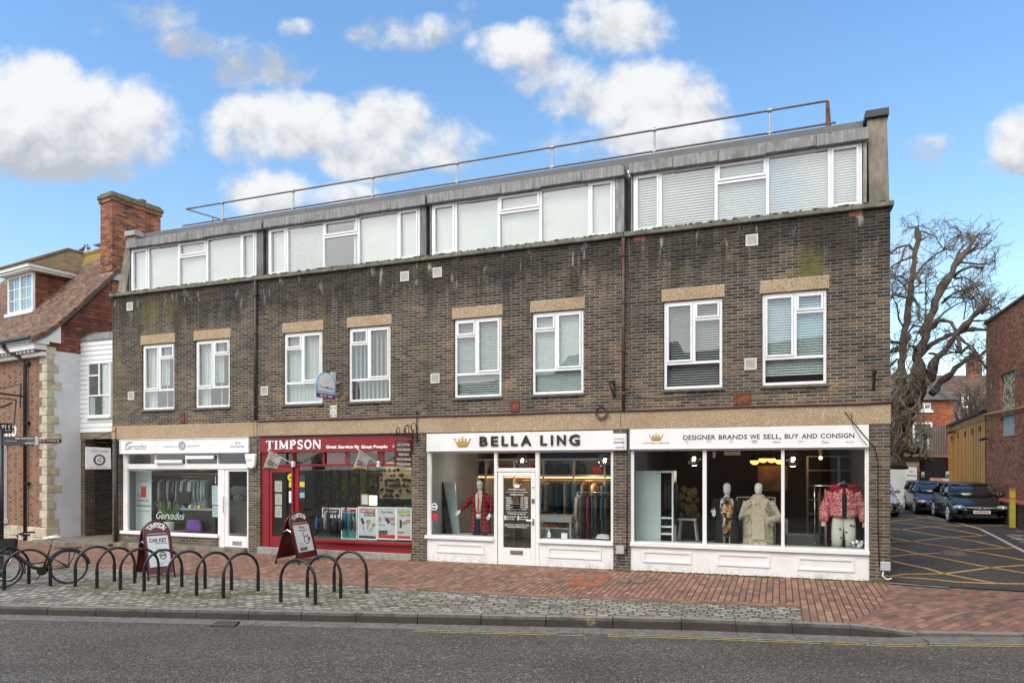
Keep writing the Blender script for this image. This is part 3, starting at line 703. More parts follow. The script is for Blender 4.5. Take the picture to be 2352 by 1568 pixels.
cover('inspection_cover', 'small square inspection cover in the brick pavement, left of a close pair', 'manhole cover', [zc(1725, 225), zc(1800, 232), zc(1820, 206), zc(1745, 202)], .016)
cover('inspection_cover', 'rectangular inspection cover in the brick pavement, right of a close pair', 'manhole cover', [zc(1815, 230), zc(1900, 235), zc(1925, 207), zc(1835, 203)], .016)
cover('inspection_cover', 'grey cover amid brighter orange replacement bricks near the double door pier', 'manhole cover', [zc(1500, 210), zc(1570, 212), zc(1600, 192), zc(1535, 188)], .016, mat=m_gutter)
cover('manhole_cover', 'wide drain cover let into the dark driveway among yellow lines', 'manhole cover', [zz([(900, 870)])[0], zz([(1340, 880)])[0], zz([(1230, 785)])[0], zz([(880, 780)])[0]], .022, 'drive')
rp = MB()
q = [l2(*zc(*p)) for p in ((1385, 245), (1590, 258), (1690, 180), (1470, 170))]
rp.poly([(s, d, gz(s, d) + .006) for s, d in q]);
m_pave2 = brick_mat('orange replacement pavers', [(0, (.24, .09, .05)), (.5, (.33, .11, .06)), (1, (.38, .15, .09))], (.06, .045, .03), w=.215, h=.107, mw=.008, mh=.008, flat=True, wobble=(.012, 1.5), bmp=.5)
struct('pavement_patch', rp, m_pave2, FM)
gt = thing('gully_grate', 'slotted iron gully grate in the gutter below the bicycle hoops', 'drain grate', tuple(to_local(gp(513, 1430, -.15))), FM)
a = to_local(gp(505, 1431.5, -.16)); bx_ = MB()
G0 = gp(480, 1437, -.134); G1 = gp(537, 1439.5, -.134); G2 = gp(552, 1427, -.128); G3 = gp(502, 1425, -.128)
gl_ = [to_local(p) for p in (G0, G1, G2, G3)]
zt = max(p.z for p in gl_) + .004
def gq(u, v): p = (gl_[0] * (1 - u) + gl_[1] * u) * (1 - v) + (gl_[3] * (1 - u) + gl_[2] * u) * v; return p
pl = MB(); pl.loft([[(p.x, p.y, p.z - .02) for p in gl_], [(p.x, p.y, p.z + .004) for p in gl_]]); part('pit', pl, M('dark drain pit', (.006, .006, .006), .9), gt)
br = MB()
for k in range(9):
 u0 = k / 9 + .02; u1 = k / 9 + .065
 c4 = [gq(u0, .02), gq(u1, .02), gq(u1, .98), gq(u0, .98)]
 br.loft([[(p.x, p.y, p.z + .004) for p in c4], [(p.x, p.y, p.z + .016) for p in c4]])
part('bars', br, m_gutter, gt)
mo = MB()
for (x, y, rx, n) in ((930 / 2.658, 1225 + 375 / 2.658, 55, 70), (1230 / 2.658, 1225 + 383 / 2.658, 40, 60), (1400 / 2.658, 1225 + 372 / 2.658, 60, 80), (1590 / 2.658, 1225 + 360 / 2.658, 25, 50), (720 / 2.658, 1225 + 345 / 2.658, 40, 40), (470 / 2.658, 1225 + 325 / 2.658, 25, 30), (1900 / 2.658, 1225 + 428 / 2.658, 50, 40), (2060 / 2.658, 1358, 40, 40), (1000 / 2.658, 1225 + 365 / 2.658, 30, 40), (200, 1352, 60, 40)):
 for _ in range(n):
  p = gp(x + random.gauss(0, rx), y + random.gauss(0, 4)); r = random.uniform(.012, .04)
  mo.ellipsoid((p.x, p.y, p.z + .006), r * 1.5, r, .007, 6, 3)
for (s0, s1) in ((15.0, 19.4), (9.6, 10.05), (14.4, 14.9), (19.3, 19.75)):
 for _ in range(int((s1 - s0) * 50)):
  s = random.uniform(s0, s1); d = random.gauss(-.05, .025)
  if d > -.02: d = -.03
  p = FM @ Vector((s, d, 0)); r = random.uniform(.008, .03); mo.ellipsoid((p.x, p.y, ground_z(p.x, p.y) + .008), r * 1.4, r, random.uniform(.008, .02), 6, 3)
solo('moss', 'green moss tufts growing between the cobbles and along the wall foot', 'moss', mo, m_moss, (0, 0, 0), WM, kind='stuff', smooth=True)
# ------------------------------------------------------------------ the terrace of four shops
K_ = .68056
def q3(x, y): return (380 + x / 2.6133) * K_, (1400 + y / 2.6133) * K_
def q4(x, y): return (840 + x / 2.8) * K_, (1400 + y / 2.8) * K_
def q5(x, y): return (1400 + x / 2.8) * K_, (1400 + y / 2.8) * K_
def q6(x, y): return (2080 + x / 2.502) * K_, (1400 + y / 2.502) * K_
def fq(q, x, y, d=0.0): return F(*q(x, y), d)
Z_BAND0, Z_BAND1, Z_COP0, Z_COP1 = 2.945, 3.315, 6.975, 7.075
WZ0, WZ1, LZ1, WW = 3.735, 5.555, 5.815, 1.185
WIN_S = [1.115, 3.025, 5.935, 7.875, 10.73, 12.635, 15.515, 17.435]
terrace = thing('shop_terrace', 'three storey dark brick terrace with four ground floor shops and a lead roofed dormer storey', 'building', (0, 0, 0), FM)
holes = [(s, s + WW, WZ0, WZ1) for s in WIN_S]
def pierced(mb, s0, s1, z0, z1, holes, reveal=.09, y=0.0):
 xs = sorted({s0, s1} | {h[0] for h in holes} | {h[1] for h in holes}); zs = sorted({z0, z1} | {h[2] for h in holes} | {h[3] for h in holes})
 for a, b in zip(xs, xs[1:]):
  for c, d in zip(zs, zs[1:]):
   if any(h[0] <= a and b <= h[1] and h[2] <= c and d <= h[3] for h in holes): continue
   mb.poly([(a, y, c), (b, y, c), (b, y, d), (a, y, d)])
 for a, b, c, d in holes:
  r = y + reveal
  mb.poly([(a, y, c), (a, y, d), (a, r, d), (a, r, c)]); mb.poly([(b, y, c), (b, r, c), (b, r, d), (b, y, d)])
  mb.poly([(a, y, d), (b, y, d), (b, r, d), (a, r, d)]); mb.poly([(a, y, c), (a, r, c), (b, r, c), (b, y, c)])
wl = MB(); pierced(wl, 0, W, Z_BAND1, Z_COP0, holes, .10)
DEP = 11.0
wl.poly([(W, 0, -.5), (W, DEP, -.5), (W, DEP, Z_COP0), (W, 0, Z_COP0)])
wl.poly([(0, 0, -.5), (0, 0, Z_COP0), (0, DEP, Z_COP0), (0, DEP, -.5)])
wl.poly([(0, DEP, -.5), (0, DEP, Z_COP0), (W, DEP, Z_COP0), (W, DEP, -.5)])
wall = part('wall', wl, m_brick, terrace)
SB = [(.265, 4.83), (5.2, 9.63), (10.01, 14.465), (14.825, 19.345)]        # shopfront bays
pr = [(0.004, .262), (4.833, 5.197), (9.633, 10.007), (14.468, 14.822), (19.348, W - .004)]
for a, b in pr:
 m = MB().box(a, b, 0.0, .35, -.5, Z_BAND0 - .002); part('pier', m, m_pier, terrace)
bd = MB()
cuts = [-.012, 5.02, 9.83, 14.63, W + .012]
for a, b in zip(cuts, cuts[1:]): bd.box(a + .004, b - .004, -.025, .30, Z_BAND0, Z_BAND1 - .002)
part('concrete_band', bd, m_agg, terrace, bevel=.006)
cp = MB(); cuts = [-.06, 2.5, 5.0, 7.45, 9.9, 12.3, 14.7, 17.2, W + .06]
for a, b in zip(cuts, cuts[1:]): cp.box(a + .004, b - .004, -.075, .30, Z_COP0 + .002, Z_COP1)
m_cop = M('mossy coping stone', (.16, .15, .13), .95, .3, 5, bmp=.7, dirt=(.11, .11, .03), dirt_amt=.9)
part('coping', cp, m_cop, terrace, bevel=.012)
mo = MB()
for _ in range(420):
 s = random.uniform(-.02, W); r = random.uniform(.012, .04); mo.ellipsoid((s, -.06 + random.uniform(-.008, .03), Z_COP1 + .004), r * 1.6, r, random.uniform(.008, .022), 6, 3)
tag(part('coping_moss', mo, m_moss, terrace, smooth=True), kind='stuff')
# ---- first floor windows
def pane_box(mb, x0, x1, z0, z1, y): mb.box(x0, x1, y, y + .006, z0, z1)
def slats(mb, x0, x1, z0, z1, y, pitch, depth, tilt, thick=.002):
 z = z1 - pitch / 2
 while z > z0 + .005:
  c, s_ = math.cos(tilt) * depth / 2, math.sin(tilt) * depth / 2
  mb.add([(x0, y - c, z + s_), (x1, y - c, z + s_), (x1, y + c, z - s_), (x0, y + c, z - s_)], [(0, 1, 2, 3)])
  z -= pitch
 return mb
def room(mb, x0, x1, z0, z1, y0, y1):
 v = [(x0, y0, z0), (x1, y0, z0), (x1, y1, z0), (x0, y1, z0), (x0, y0, z1), (x1, y0, z1), (x1, y1, z1), (x0, y1, z1)]
 return mb.add(v, [(0, 1, 2, 3), (4, 7, 6, 5), (0, 3, 7, 4), (1, 5, 6, 2), (3, 2, 6, 7)])
FAN = ['R', 'R', 'L', 'L', 'L', 'L', 'R', 'R']
m_curt = M('sheer curtain', (.58, .59, .57), .9, .10, 3, stretch=(6, 1, .3))
for i, s in enumerate(WIN_S):
 a, b, c, d = s + .012, s + WW - .012, WZ0 + .012, WZ1 - .012
 y0, y1 = .045, .105; tz = c + .53; mid = (a + b) / 2 + (.02 if FAN[i] == 'R' else -.04)
 f = MB(); f.frame(a, b, c, d, .055, y0, y1)
 f.box(a + .055, b - .055, y0, y1, tz - .028, tz + .028); f.box(mid - .03, mid + .03, y0, y1, tz + .028, d - .055)
 fl, fr_ = (mid + .03, b - .055) if FAN[i] == 'R' else (a + .055, mid - .03)
 ol, orr = (a + .055, mid - .03) if FAN[i] == 'R' else (mid + .03, b - .055)
 fz = d - .055 - .34
 f.box(fl, fr_, y0, y1, fz - .025, fz + .025)
 f.frame(fl + .002, fr_ - .002, fz + .027, d - .057, .038, y0 - .018, y1 - .01)     # opening sashes stand a little proud
 f.frame(ol + .002, orr - .002, tz + .03, d - .057, .038, y0 - .018, y1 - .01)
 fo = part('window', f, m_upvc, terrace, bevel=.004)
 g = MB(); pane_box(g, a + .05, b - .05, c + .05, d - .05, .075); part('pane', g, m_glass, fo)
 sl = MB().box(s - .03, s + WW + .03, -.045, .12, WZ0 - .05, WZ0 - .001); part('sill', sl, M('grey stone sill', (.12, .115, .105), .9, .25, 7, bmp=.4), terrace, bevel=.005)
 li = MB().box(s - .035, s + WW + .035, -.012, .12, WZ1 + .002, LZ1); part('lintel', li, m_agg, terrace, bevel=.006)
 bl_ = MB()
 xa, xb, za, zb = a + .05, b - .05, c + .05, d - .05
 if i in (0, 1):
  n = 14
  for k in range(n):
   x = xa + (xb - xa) * k / n
   if k in (10, 11) : continue
   bl_.box(x, x + (xb - xa) / n - .004, .19 + .012 * (k % 2), .20 + .012 * (k % 2), za + (.0 if k < 4 or k > 11 else .62), zb)
  for x in (xa + .72, ): bl_.box(x - .012, x + .012, .15, .17, za, za + .6)
  part('curtain', bl_, m_curt, fo)
 elif i in (2, 3):
  n = 9
  for k in range(n):
   x = xa + (xb - xa) * (k + .5) / n; w = .045 if i == 2 else .02
   bl_.add([(x - w, .17, za), (x + w, .20, za), (x + w, .20, zb), (x - w, .17, zb)], [(0, 1, 2, 3)])
  part('blind', bl_, M('tan vertical blind', (.46, .42, .33), .8, .08, 3) if i == 3 else m_curt, fo)
 else:
  op = {4: (.052, .042, -.85), 5: (.05, .054, -1.05), 6: (.05, .034, -.8), 7: (.05, .054, -1.0)}[i]
  slats(bl_, xa, xb, za if i != 7 else za + .13, zb, .155, op[0], op[1], op[2])
  part('blind', bl_, m_blindg if i != 6 else M('grey blind slats', (.40, .42, .42), .6, .05, 2), fo)
 rm = MB(); room(rm, s - .25, s + WW + .25, WZ0 - .3, WZ1 + .25, .104, 3.0); part('interior', rm, m_room, terrace)
# ---- mansard storey: end walls, dormers, roof edge
RD = .35
def party(s0, s1, top, lab=None):
 m = MB(); prof = [(.02, Z_COP1 - .01), (2.6, Z_COP1 - .01), (2.6, top), (RD + .02, top)]
 m.loft([[(s0, y, z) for y, z in prof], [(s1, y, z) for y, z in prof]])
 return part('parapet', m, m_conc, terrace, bevel=.01)
party(W - .345, W - .01, 8.83); party(.14, .46, 8.80)
for s0, s1, z0, c in ((W - .385, W + .02, 8.832, (.035, .035, .038)), (.10, .50, 8.802, (.33, .33, .33))):
 m = MB().box(s0, s1, RD - .05, 2.7, z0, z0 + .14); part('parapet_cap', m, M('cap sheet %.2f' % c[0], c, .5, .1, 4), terrace, bevel=.006)
DORM = [(.50, 5.235), (5.30, 9.985), (10.04, 14.70), (14.80, 19.33)]
DZ0, DZ1, DF1 = Z_COP1 + .004, 8.325, 8.53
PX = [(((302, 590), (341, 411, 476, 555))), ((617, 965), (660, 744, 824, 915)), ((992, 1413), (1047, 1146, 1242, 1354)), ((1455, 1980), (1517, 1645, 1763, 1905))]
for i, (s0, s1) in enumerate(DORM):
 (x0, x1), ms = PX[i]
 fx0, fx1 = S(x0, .14), S(x1, .14)
 dm_ = MB()       # lead fascia with hung sheets and drips, the thing's own mesh
 n = 5
 for k in range(n):
  a = s0 + (s1 - s0) * k / n; b = s0 + (s1 - s0) * (k + 1) / n
  dm_.box(a + .002, b - .002, .0 - .004 * (k % 2), .9, DZ1 - .012 - .010 * (k % 3), DF1)
 for _ in range(3):
  a = s0 + random.random() * (s1 - s0); dm_.ellipsoid((a, .01, DF1), .03, .03, .02, 8, 4)
 dob = part('dormer', dm_, m_lead, terrace, bevel=.012)
 for qa, qb in ((s0 + .02, fx0 - .012), (fx1 + .012, s1 - .02)): part('lead_cheek', MB().box(qa, qb, .10, 1.2, DZ0, DZ1 + .02), m_leaddark if i < 2 else m_lead, dob, bevel=.008)
 f = MB(); y0, y1 = .13, .20
 f.frame(fx0, fx1, DZ0, DZ1, .055, y0, y1)
 mm = [S(x, .14) for x in ms]
 for k, m_ in enumerate(mm): f.box(m_ - .03, m_ + .03, y0, y1, DZ0 + .055, DZ1 - .055)
 hz = DZ1 - .42
 f.box(mm[1] + .03, mm[2] - .03, y0, y1, hz - .03, hz + .03)
 f.frame(mm[1] + .032, mm[2] - .032, hz + .032, DZ1 - .057, .04, y0 - .02, y1 - .01)
 f.frame(fx0 + .057, mm[0] - .032, DZ0 + .057, DZ1 - .057, .04, y0 - .02, y1 - .01); f.frame(mm[3] + .032, fx1 - .057, DZ0 + .057, DZ1 - .057, .04, y0 - .02, y1 - .01)
 part('window_frame', f, m_upvc, dob, bevel=.004)
 g = MB()
 xs = [fx0 + .05] + mm + [fx1 - .05]
 for a, b in zip(xs, xs[1:]): pane_box(g, a + .02, b - .02, DZ0 + .05, DZ1 - .05, .165)
 part('pane', g, glass('dormer glass', (.95, .97, .96), 2.6, 0, .16), dob)
 bl_ = MB()
 for k, (a, b) in enumerate(zip(xs, xs[1:])):
  a += .035; b -= .035; za, zb = DZ0 + .06, DZ1 - .06
  if i == 3 and k < 2: slats(bl_, a, b, za, zb, .235, .055, .056, -.95)
  elif i == 3: slats(bl_, a, b, za, zb, .235, .05, .056, -1.1)
  elif (i, k) == (1, 1): slats(bl_, a, b, za, zb, .235, .05, .056, -1.1)
  elif (i, k) == (1, 2):
   for q in range(5): bl_.box(b - .08 - q * .09, b - .01 - q * .09, .24, .245, za, zb) if q < 2 else None
  else:
   n = max(3, int((b - a) / .09))
   for q in range(n):
    x = a + (b - a) * q / n; bl_.add([(x, .235, za), (x + (b - a) / n * .98, .252, za), (x + (b - a) / n * .98, .252, zb), (x, .235, zb)], [(0, 1, 2, 3)])
 part('blind', bl_, m_blind, dob)
 rm = MB(); room(rm, fx0 - .1, fx1 + .1, DZ0 - .02, DZ1 + .02, .24, 3.5); part('interior', rm, m_room, terrace)
gs = MB()     # narrow lead gutters between the dormers
for a, b in ((5.18, 5.36), (9.93, 10.10), (14.64, 14.86)): gs.box(a, b, .42, .49, Z_COP1 + .003, 8.40)
part('lead_valley', gs, m_leaddark, terrace)
wt = MB()
for a, b in ((5.20, 5.34), (9.95, 10.08), (14.66, 14.84)): wt.box(a, b, .5, .55, 8.20, 8.60)
part('white_upstand', wt, m_upvc, terrace)
rf = MB().box(.505, W - .39, .62, DEP, 8.0, 8.935); part('roof', rf, m_roofgrey, terrace, bevel=.01)
rf = MB().box(.0, W, 2.72, DEP - .01, Z_COP0 + .002, 8.66); part('roof_block', rf, m_conc, terrace)
DR = 1.25
rl = thing('roof_railing', 'long grey galvanised handrail along the flat roof edge', 'railing', (5, DR, 8.8), FM)
def F2(x, y, d=DR): s, z = F(x, y, d); return (s, d, z)
t1 = [F2(434, 481, DR + .1), F2(855, 407), F2(1268, 338), F2(1768, 254), F2(1900, 237)]
z_top = sum(p[2] for p in t1) / len(t1); s_end = t1[-1][0]; s_start = t1[0][0]
zl = Zf(1500, 348, DR)
r_ = MB().tube([(s_start, DR, z_top), (s_end, DR, z_top)], .024, 8); part('top_rail', r_, M('grey brown rail paint', (.17, .145, .14), .5, .2, 9), rl, smooth=True)
r_ = MB().tube([(S(420, DR), DR, zl), (s_end + .16, DR, zl)], .024, 8); part('lower_rail', r_, M('grey brown rail paint', (.17, .145, .14)), rl, smooth=True)
for x in (511, 673, 856, 1050, 1268, 1503, 1768):
 s = S(x, DR); m = MB().tube([(s, DR - .03, 8.84), (s, DR + .03, z_top + .07)], .026, 8); m.tube([(s - .05, DR, z_top), (s + .05, DR, z_top)], .034, 8); m.tube([(s - .05, DR, zl), (s + .05, DR, zl)], .034, 8); m.box(s - .07, s + .07, DR - .1, DR + .1, 8.937, 8.955)
 part('post', m, m_steel, rl, smooth=False)
s = s_end; m = MB().tube([(s, DR, 8.82), (s, DR, z_top)], .03, 8); part('end_post', m, m_rust, rl)
m = MB().tube([(s + .02, DR, z_top), (s + .16, DR + .9, 8.9)], .024, 8); m.tube([(s_start, DR, z_top), (s_start + .5, DR + 1.6, z_top)], .024, 8); m.tube([(s_start, DR + .8, 8.85), (s_start + .25, DR + .8, z_top)], .022, 8)
part('return_rail', m, m_steel, rl)
# ---- shopfronts
def shop_room(s0, s1, z0, z1, depth, mat):
 m = MB(); room(m, s0 + .02, s1 - .02, z0, z1, .16, depth); return part('shop_interior', m, mat, terrace)
def panel_mould(mb, x0, x1, z0, z1, y):
 mb.frame(x0, x1, z0, z1, .035, y - .022, y - .001); mb.frame(x0 + .035, x1 - .035, z0 + .035, z1 - .035, .018, y - .010, y - .001)
def tagpart(name, mb, mat, parent, **kw): return part(name, mb, mat, parent, **kw)
a, b = SB[0]; DF = .06
z_s1 = Zf(*q3(65, 340)); z_rail1, z_rail0 = Zf(*q3(120, 432), DF), Zf(*q3(120, 476), DF)
zw0 = Zf(*q3(130, 1018), DF); zsill0 = zw0 - .09
sx = S(q3(92, 0)[0], DF); xw0 = S(q3(130, 0)[0], DF); xw1 = S(q3(928, 0)[0], DF); xd0 = S(q3(985, 0)[0], DF); xd1 = S(q3(1197, 0)[0], DF)
f = MB(); y0, y1 = DF, DF + .08
f.box(sx, xw0, y0, y1, zw0 - .002, z_s1 + .06); f.box(xw0, xd1, y0 - .02, y1, z_rail0, z_rail1); f.box(xw1, xd0, y0, y1, -.1, z_rail0)
for x in (375, 645, 925):
 s = S(q3(x, 0)[0], DF); f.box(s - .02, s + .02, y0, y1, z_rail1, z_s1 + .06)
f.box(xd1 - .03, xd1, y0, y1, -.1, z_s1 + .06)
f.box(xw0, xd1 - .03, y0, y1, z_s1 - .03, z_s1 + .06)
fr1 = part('shopfront_frame', f, m_white, terrace, label='white framed dry cleaner shopfront', bevel=.006)
m = MB().box(sx - .06, xw1 + .04, y0 - .07, y1 + .05, zsill0, zw0 - .003); part('sill', m, m_white, fr1, bevel=.008)
g = MB(); pane_box(g, xw0, xw1, zw0, z_rail0, y0 + .04); pane_box(g, xw0, xd1 - .03, z_rail1, z_s1 - .03, y0 + .04); part('glass_pane', g, m_shopglass, fr1)
m = MB()       # hinged top lights propped open
for x0_, x1_, zt in ((388, 640, .14), (660, 918, .30)):
 s0, s1 = S(q3(x0_, 0)[0], DF), S(q3(x1_, 0)[0], DF); z1 = z_rail1 + (.11 if x0_ < 500 else .22)
 m.box(s0 + .02, s1 - .02, y0 - .10, y0 - .06, z1 - .09, z1)
part('opening_light', m, m_white, fr1, bevel=.004)
m = MB().box(.264, xw1 + .03, .03, .22, -.4, zsill0 - .002); part('brick_riser', m, m_pier, terrace)
m = MB().box(.15, xd1, -.10, .03, -.3, .03); part('door_step', m, m_conc, terrace, bevel=.01)
zd1 = z_rail0 - .004; dz0 = .035
d_ = MB(); gx0, gx1 = S(q3(1018, 0)[0], DF), S(q3(1190, 0)[0], DF) - .03; gz0, gz1 = Zf(*q3(1018, 1065), DF), Zf(*q3(1018, 497), DF)
d_.box(xd0, gx0, y0 + .01, y1 - .01, dz0, zd1); d_.box(gx1, xd1 - .032, y0 + .01, y1 - .01, dz0, zd1); d_.box(gx0, gx1, y0 + .01, y1 - .01, dz0, gz0); d_.box(gx0, gx1, y0 + .01, y1 - .01, gz1, zd1)
do = part('door', d_, m_white, terrace, label='white glazed door of the dry cleaner', bevel=.005)
g = MB(); pane_box(g, gx0, gx1, gz0, gz1, y0 + .04); part('glass_pane', g, m_shopglass, do)
s, z = fq(q3, 992, 860, DF); m = MB().tube([(s, y0 - .01, z), (s, y0 - .06, z), (s, y0 - .06, z + .42), (s, y0 - .01, z + .42)], .012, 6); part('handle', m, m_chrome, do)
s, z = fq(q3, 1095, 1128, DF); m = MB().box(s - .15, s + .15, y0 - .005, y0 + .02, z - .05, z + .05); part('letterbox', m, m_steel, do, bevel=.004)
shop_room(a, b, .30, 2.72, 5.0, m_shopwall)
a, b = SB[1]; DF = .05
y0, y1 = DF, DF + .09
z_s = Zf(*q4(105, 356)); z_tr = Zf(*q4(420, 482), DF); z_tr1 = z_tr + .05; zw0 = Zf(*q4(620, 1168), DF); zsl = zw0 - .07; zpl = .10
dx0, dx1 = S(q4(215, 0)[0], DF), S(q4(405, 0)[0], DF); wx0, wx1 = S(q4(465, 0)[0], DF), S(q4(1535, 0)[0], DF)
f = MB(); f.box(a + .005, dx0 - .09, y0, y1, zpl, z_s + .05); f.box(dx1 + .005, dx1 + .06, y0 - .03, y1, zpl, z_s + .05); f.box(dx1 + .06, wx0, y0 + .02, y1 + .1, zpl, z_tr)
f.box(dx1 + .06, b - .005, y0 - .01, y1, z_tr, z_tr1); f.box(dx0 - .09, dx1 + .005, y0 - .01, y1, z_tr, z_tr1)
for x in (705, 920, 1225):
 s = S(q4(x, 0)[0], DF); f.box(s - .035, s + .035, y0, y1, z_tr1, z_s + .05)
s = S(q4(1262, 0)[0], DF); f.box(s - .03, s + .03, y0 + .03, y1, z_tr1, z_s + .05)
f.box(wx1 + .002, b - .004, y0, y1, zpl, z_tr)
fr2_ = part('shopfront_frame', f, m_red, terrace, label='crimson shopfront frame of the key cutter', bevel=.006)
m = MB().box(wx0 - .05, b - .004, y0 - .09, y1 + .02, zsl, zw0 - .002); part('sill', m, m_red, fr2_, bevel=.008)
m = MB().box(wx0 - .07, b - .005, y0 - .01, y1, zpl, zsl - .002); part('riser_panel', m, m_red, fr2_)
g = MB(); pane_box(g, wx0, wx1, zw0, z_tr, y0 + .05); pane_box(g, dx0 - .08, b - .01, z_tr1, z_s + .04, y0 + .05); part('glass_pane', g, m_shopglass, fr2_)
s0, s1 = S(q4(710, 0)[0], DF), S(q4(910, 0)[0], DF); m = MB().box(s0 + .01, s1 - .01, y0 + .06, y0 + .08, z_tr1, z_s + .03); part('blank_panel', m, m_redboard, fr2_)
zg0, zg1 = Zf(*q4(215, 1145), DF), Zf(*q4(215, 540), DF)
d_ = MB(); d_.box(dx0 - .085, dx0, y0 + .02, y1, zpl + .01, z_tr - .004); d_.box(dx1 - .03, dx1, y0 + .02, y1, zpl + .01, z_tr - .004); d_.box(dx0, dx1 - .03, y0 + .02, y1, zpl + .01, zg0); d_.box(dx0, dx1 - .03, y0 + .02, y1, zg1, z_tr - .004)
do = part('door', d_, m_red, terrace, label='red glazed shop door', bevel=.005)
g = MB(); pane_box(g, dx0, dx1 - .03, zg0, zg1, y0 + .05); part('glass_pane', g, m_shopglass, do)
m = MB().box(a - .05, b + .02, -.07, .06, -.4, zpl - .002); part('stone_plinth', m, M('grey granite plinth', (.30, .28, .255), .8, .2, 12, dirt=(.12, .11, .09), dirt_amt=.5), terrace, bevel=.01)
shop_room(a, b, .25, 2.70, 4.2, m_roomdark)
a, b = SB[2]; DF = .04; y0, y1 = DF, DF + .08
z_s = Zf(*q5(110, 337)); wz1 = Zf(*q5(150, 361), DF); wz0 = Zf(*q5(150, 1132), DF); zs0 = wz0 - .085
X = lambda x: S(q5(x, 0)[0], DF)
w0, w1, p0, p1, v0, v1 = X(150), X(750), X(778), X(1140), X(1175), X(1852)
wz1r = wz1
f = MB(); f.box(a + .003, w0, y0, y1, wz0 - .002, z_s + .03); f.box(w0, w1, y0, y1, wz1, z_s + .03); f.box(w1, p0, y0 - .01, y1, -.05, z_s + .03); f.box(p0, p1, y0, y1, wz1, z_s + .03)
tz1 = wz1; tz0 = Zf(*q5(780, 500), DF); dzt = Zf(*q5(785, 535), DF)
f.box(p0, p1, y0, y1, dzt, tz0); f.box(p1, v0, y0 - .01, y1, -.05, z_s + .03); f.box(v0, v1, y0, y1, wz1, z_s + .03); f.box(v1, b - .003, y0, y1, wz0 - .002, z_s + .03)
fr3 = part('shopfront_frame', f, m_white, terrace, label='white shopfront frame around the door with opening hours', bevel=.006)
m = MB().box(a - .03, w1 - .0, y0 - .06, y1 + .25, zs0, wz0 - .003); m.box(v0 + .0, b + .0, y0 - .06, y1 + .25, zs0, wz0 - .003); part('sill', m, m_white, fr3, bevel=.008)
g = MB(); pane_box(g, w0, w1, wz0, wz1, y0 + .04); pane_box(g, v0, v1, wz0, wz1, y0 + .04); pane_box(g, p0, p1, tz0, wz1, y0 + .04); part('glass_pane', g, m_shopglass, fr3)
ri = part('stall_riser', MB().box(a + .002, w1 - .002, y0 + .005, y1 + .1, -.06, zs0 - .002), m_riser, terrace, label='white stall riser left of the shop door'); ri2 = part('stall_riser', MB().box(v0, b - .002, y0 + .005, y1 + .1, -.06, zs0 - .002), m_riser, terrace, label='white stall riser right of the shop door')
pm = MB()
for (xa, za, xb, zb) in ((205, 1205, 655, 1305), (1258, 1245, 1762, 1352)):
 (sa, z1_), (sb_, z0_) = fq(q5, xa, za, DF), fq(q5, xb, zb, DF); z0_ = fq(q5, xa, za + (88 if xa < 500 else 98), DF)[1]
 pm = MB(); panel_mould(pm, sa, sb_, z0_, z1_, y0 + .005); part('panel_moulding', pm, m_white, ri if xa < 500 else ri2)
m = MB().box(a - .0, b + .0, -.09, .04, -.45, -.065); part('concrete_step', m, m_conc, terrace, bevel=.01)
lx0, lx1, lz0, lz1 = X(832), X(1095), Zf(*q5(832, 1250), DF), Zf(*q5(832, 578), DF)
d_ = MB(); d_.box(p0 + .012, lx0, y0 + .015, y1, -.045, dzt - .006); d_.box(lx1, p1 - .012, y0 + .015, y1, -.045, dzt - .006); d_.box(lx0, lx1, y0 + .015, y1, -.045, lz0); d_.box(lx0, lx1, y0 + .015, y1, lz1, dzt - .006)
do3 = part('door', d_, m_white, terrace, label='white glazed shop door with lettered opening hours', bevel=.005)
g = MB(); pane_box(g, lx0, lx1, lz0, lz1, y0 + .045); part('glass_pane', g, glass('door glass', (.72, .74, .72), .9), do3)
s, z = fq(q5, 960, 1297, DF); m = MB().box(s - .15, s + .15, y0 + .0, y0 + .016, z - .045, z + .045); m.box(s - .11, s + .11, y0 - .012, y0 + .001, z - .025, z + .025); part('letterbox', m, M('grey bronze', (.25, .22, .20), .4, .1, 9, metal=.6), do3, bevel=.003)
s, z = fq(q5, 1117, 995, DF); m = MB().box(s - .02, s + .02, y0 - .002, y0 + .016, z - .10, z + .04); m.tube([(s, y0 - .0, z), (s, y0 - .05, z), (s - .14, y0 - .05, z + .0)], .011, 6); m.box(s - .035, s + .035, y0 + .002, y0 + .018, z + .38, z + .48); m.ellipsoid((s, y0 + .0, z + .74), .02, .02, .02, 8, 5); part('handle', m, m_chrome, do3)
L = MB(); yl_ = y0 + .040; U = lambda x, y: fq(q5, x, y, yl_)
dqx = lambda x, y: ((1680 + x / 7.84) * K_, (1600 + y / 7.84) * K_)
def dl(s_, xa, xb, ya, yb, bold=.012):
 sa, za = fq(dqx, xa, yb, yl_); sb2, zb = fq(dqx, xa, ya, yl_); sb2 = fq(dqx, xb, ya, yl_)[0]
 letters(L, s_, sa, sb2, za, zb, yl_, bold, thick=.002)
dl('WWW.BELLA-LING.COM', 275, 718, 380, 412); dl('OPENING HOURS:', 320, 690, 512, 552)
for k, (dname, xe, hrs) in enumerate((('MONDAY', 355, '9.30 - 5.00PM'), ('TUESDAY', 365, '9.30 - 5.00PM'), ('WEDNESDAY', 410, '9.30 - 5.00PM'), ('THURSDAY', 388, '9.30 - 5.00PM'), ('FRIDAY', 330, '9.30 - 5.00PM'), ('SATURDAY', 380, '9.30 - 5.00PM'), ('SUNDAY', 345, 'CLOSED'))):
 y = 598 + k * 51; dl(dname, 215, xe, y, y + 30); dl(hrs, 605 if k < 6 else 640, 795 if k < 6 else 765, y + 2, y + 32)
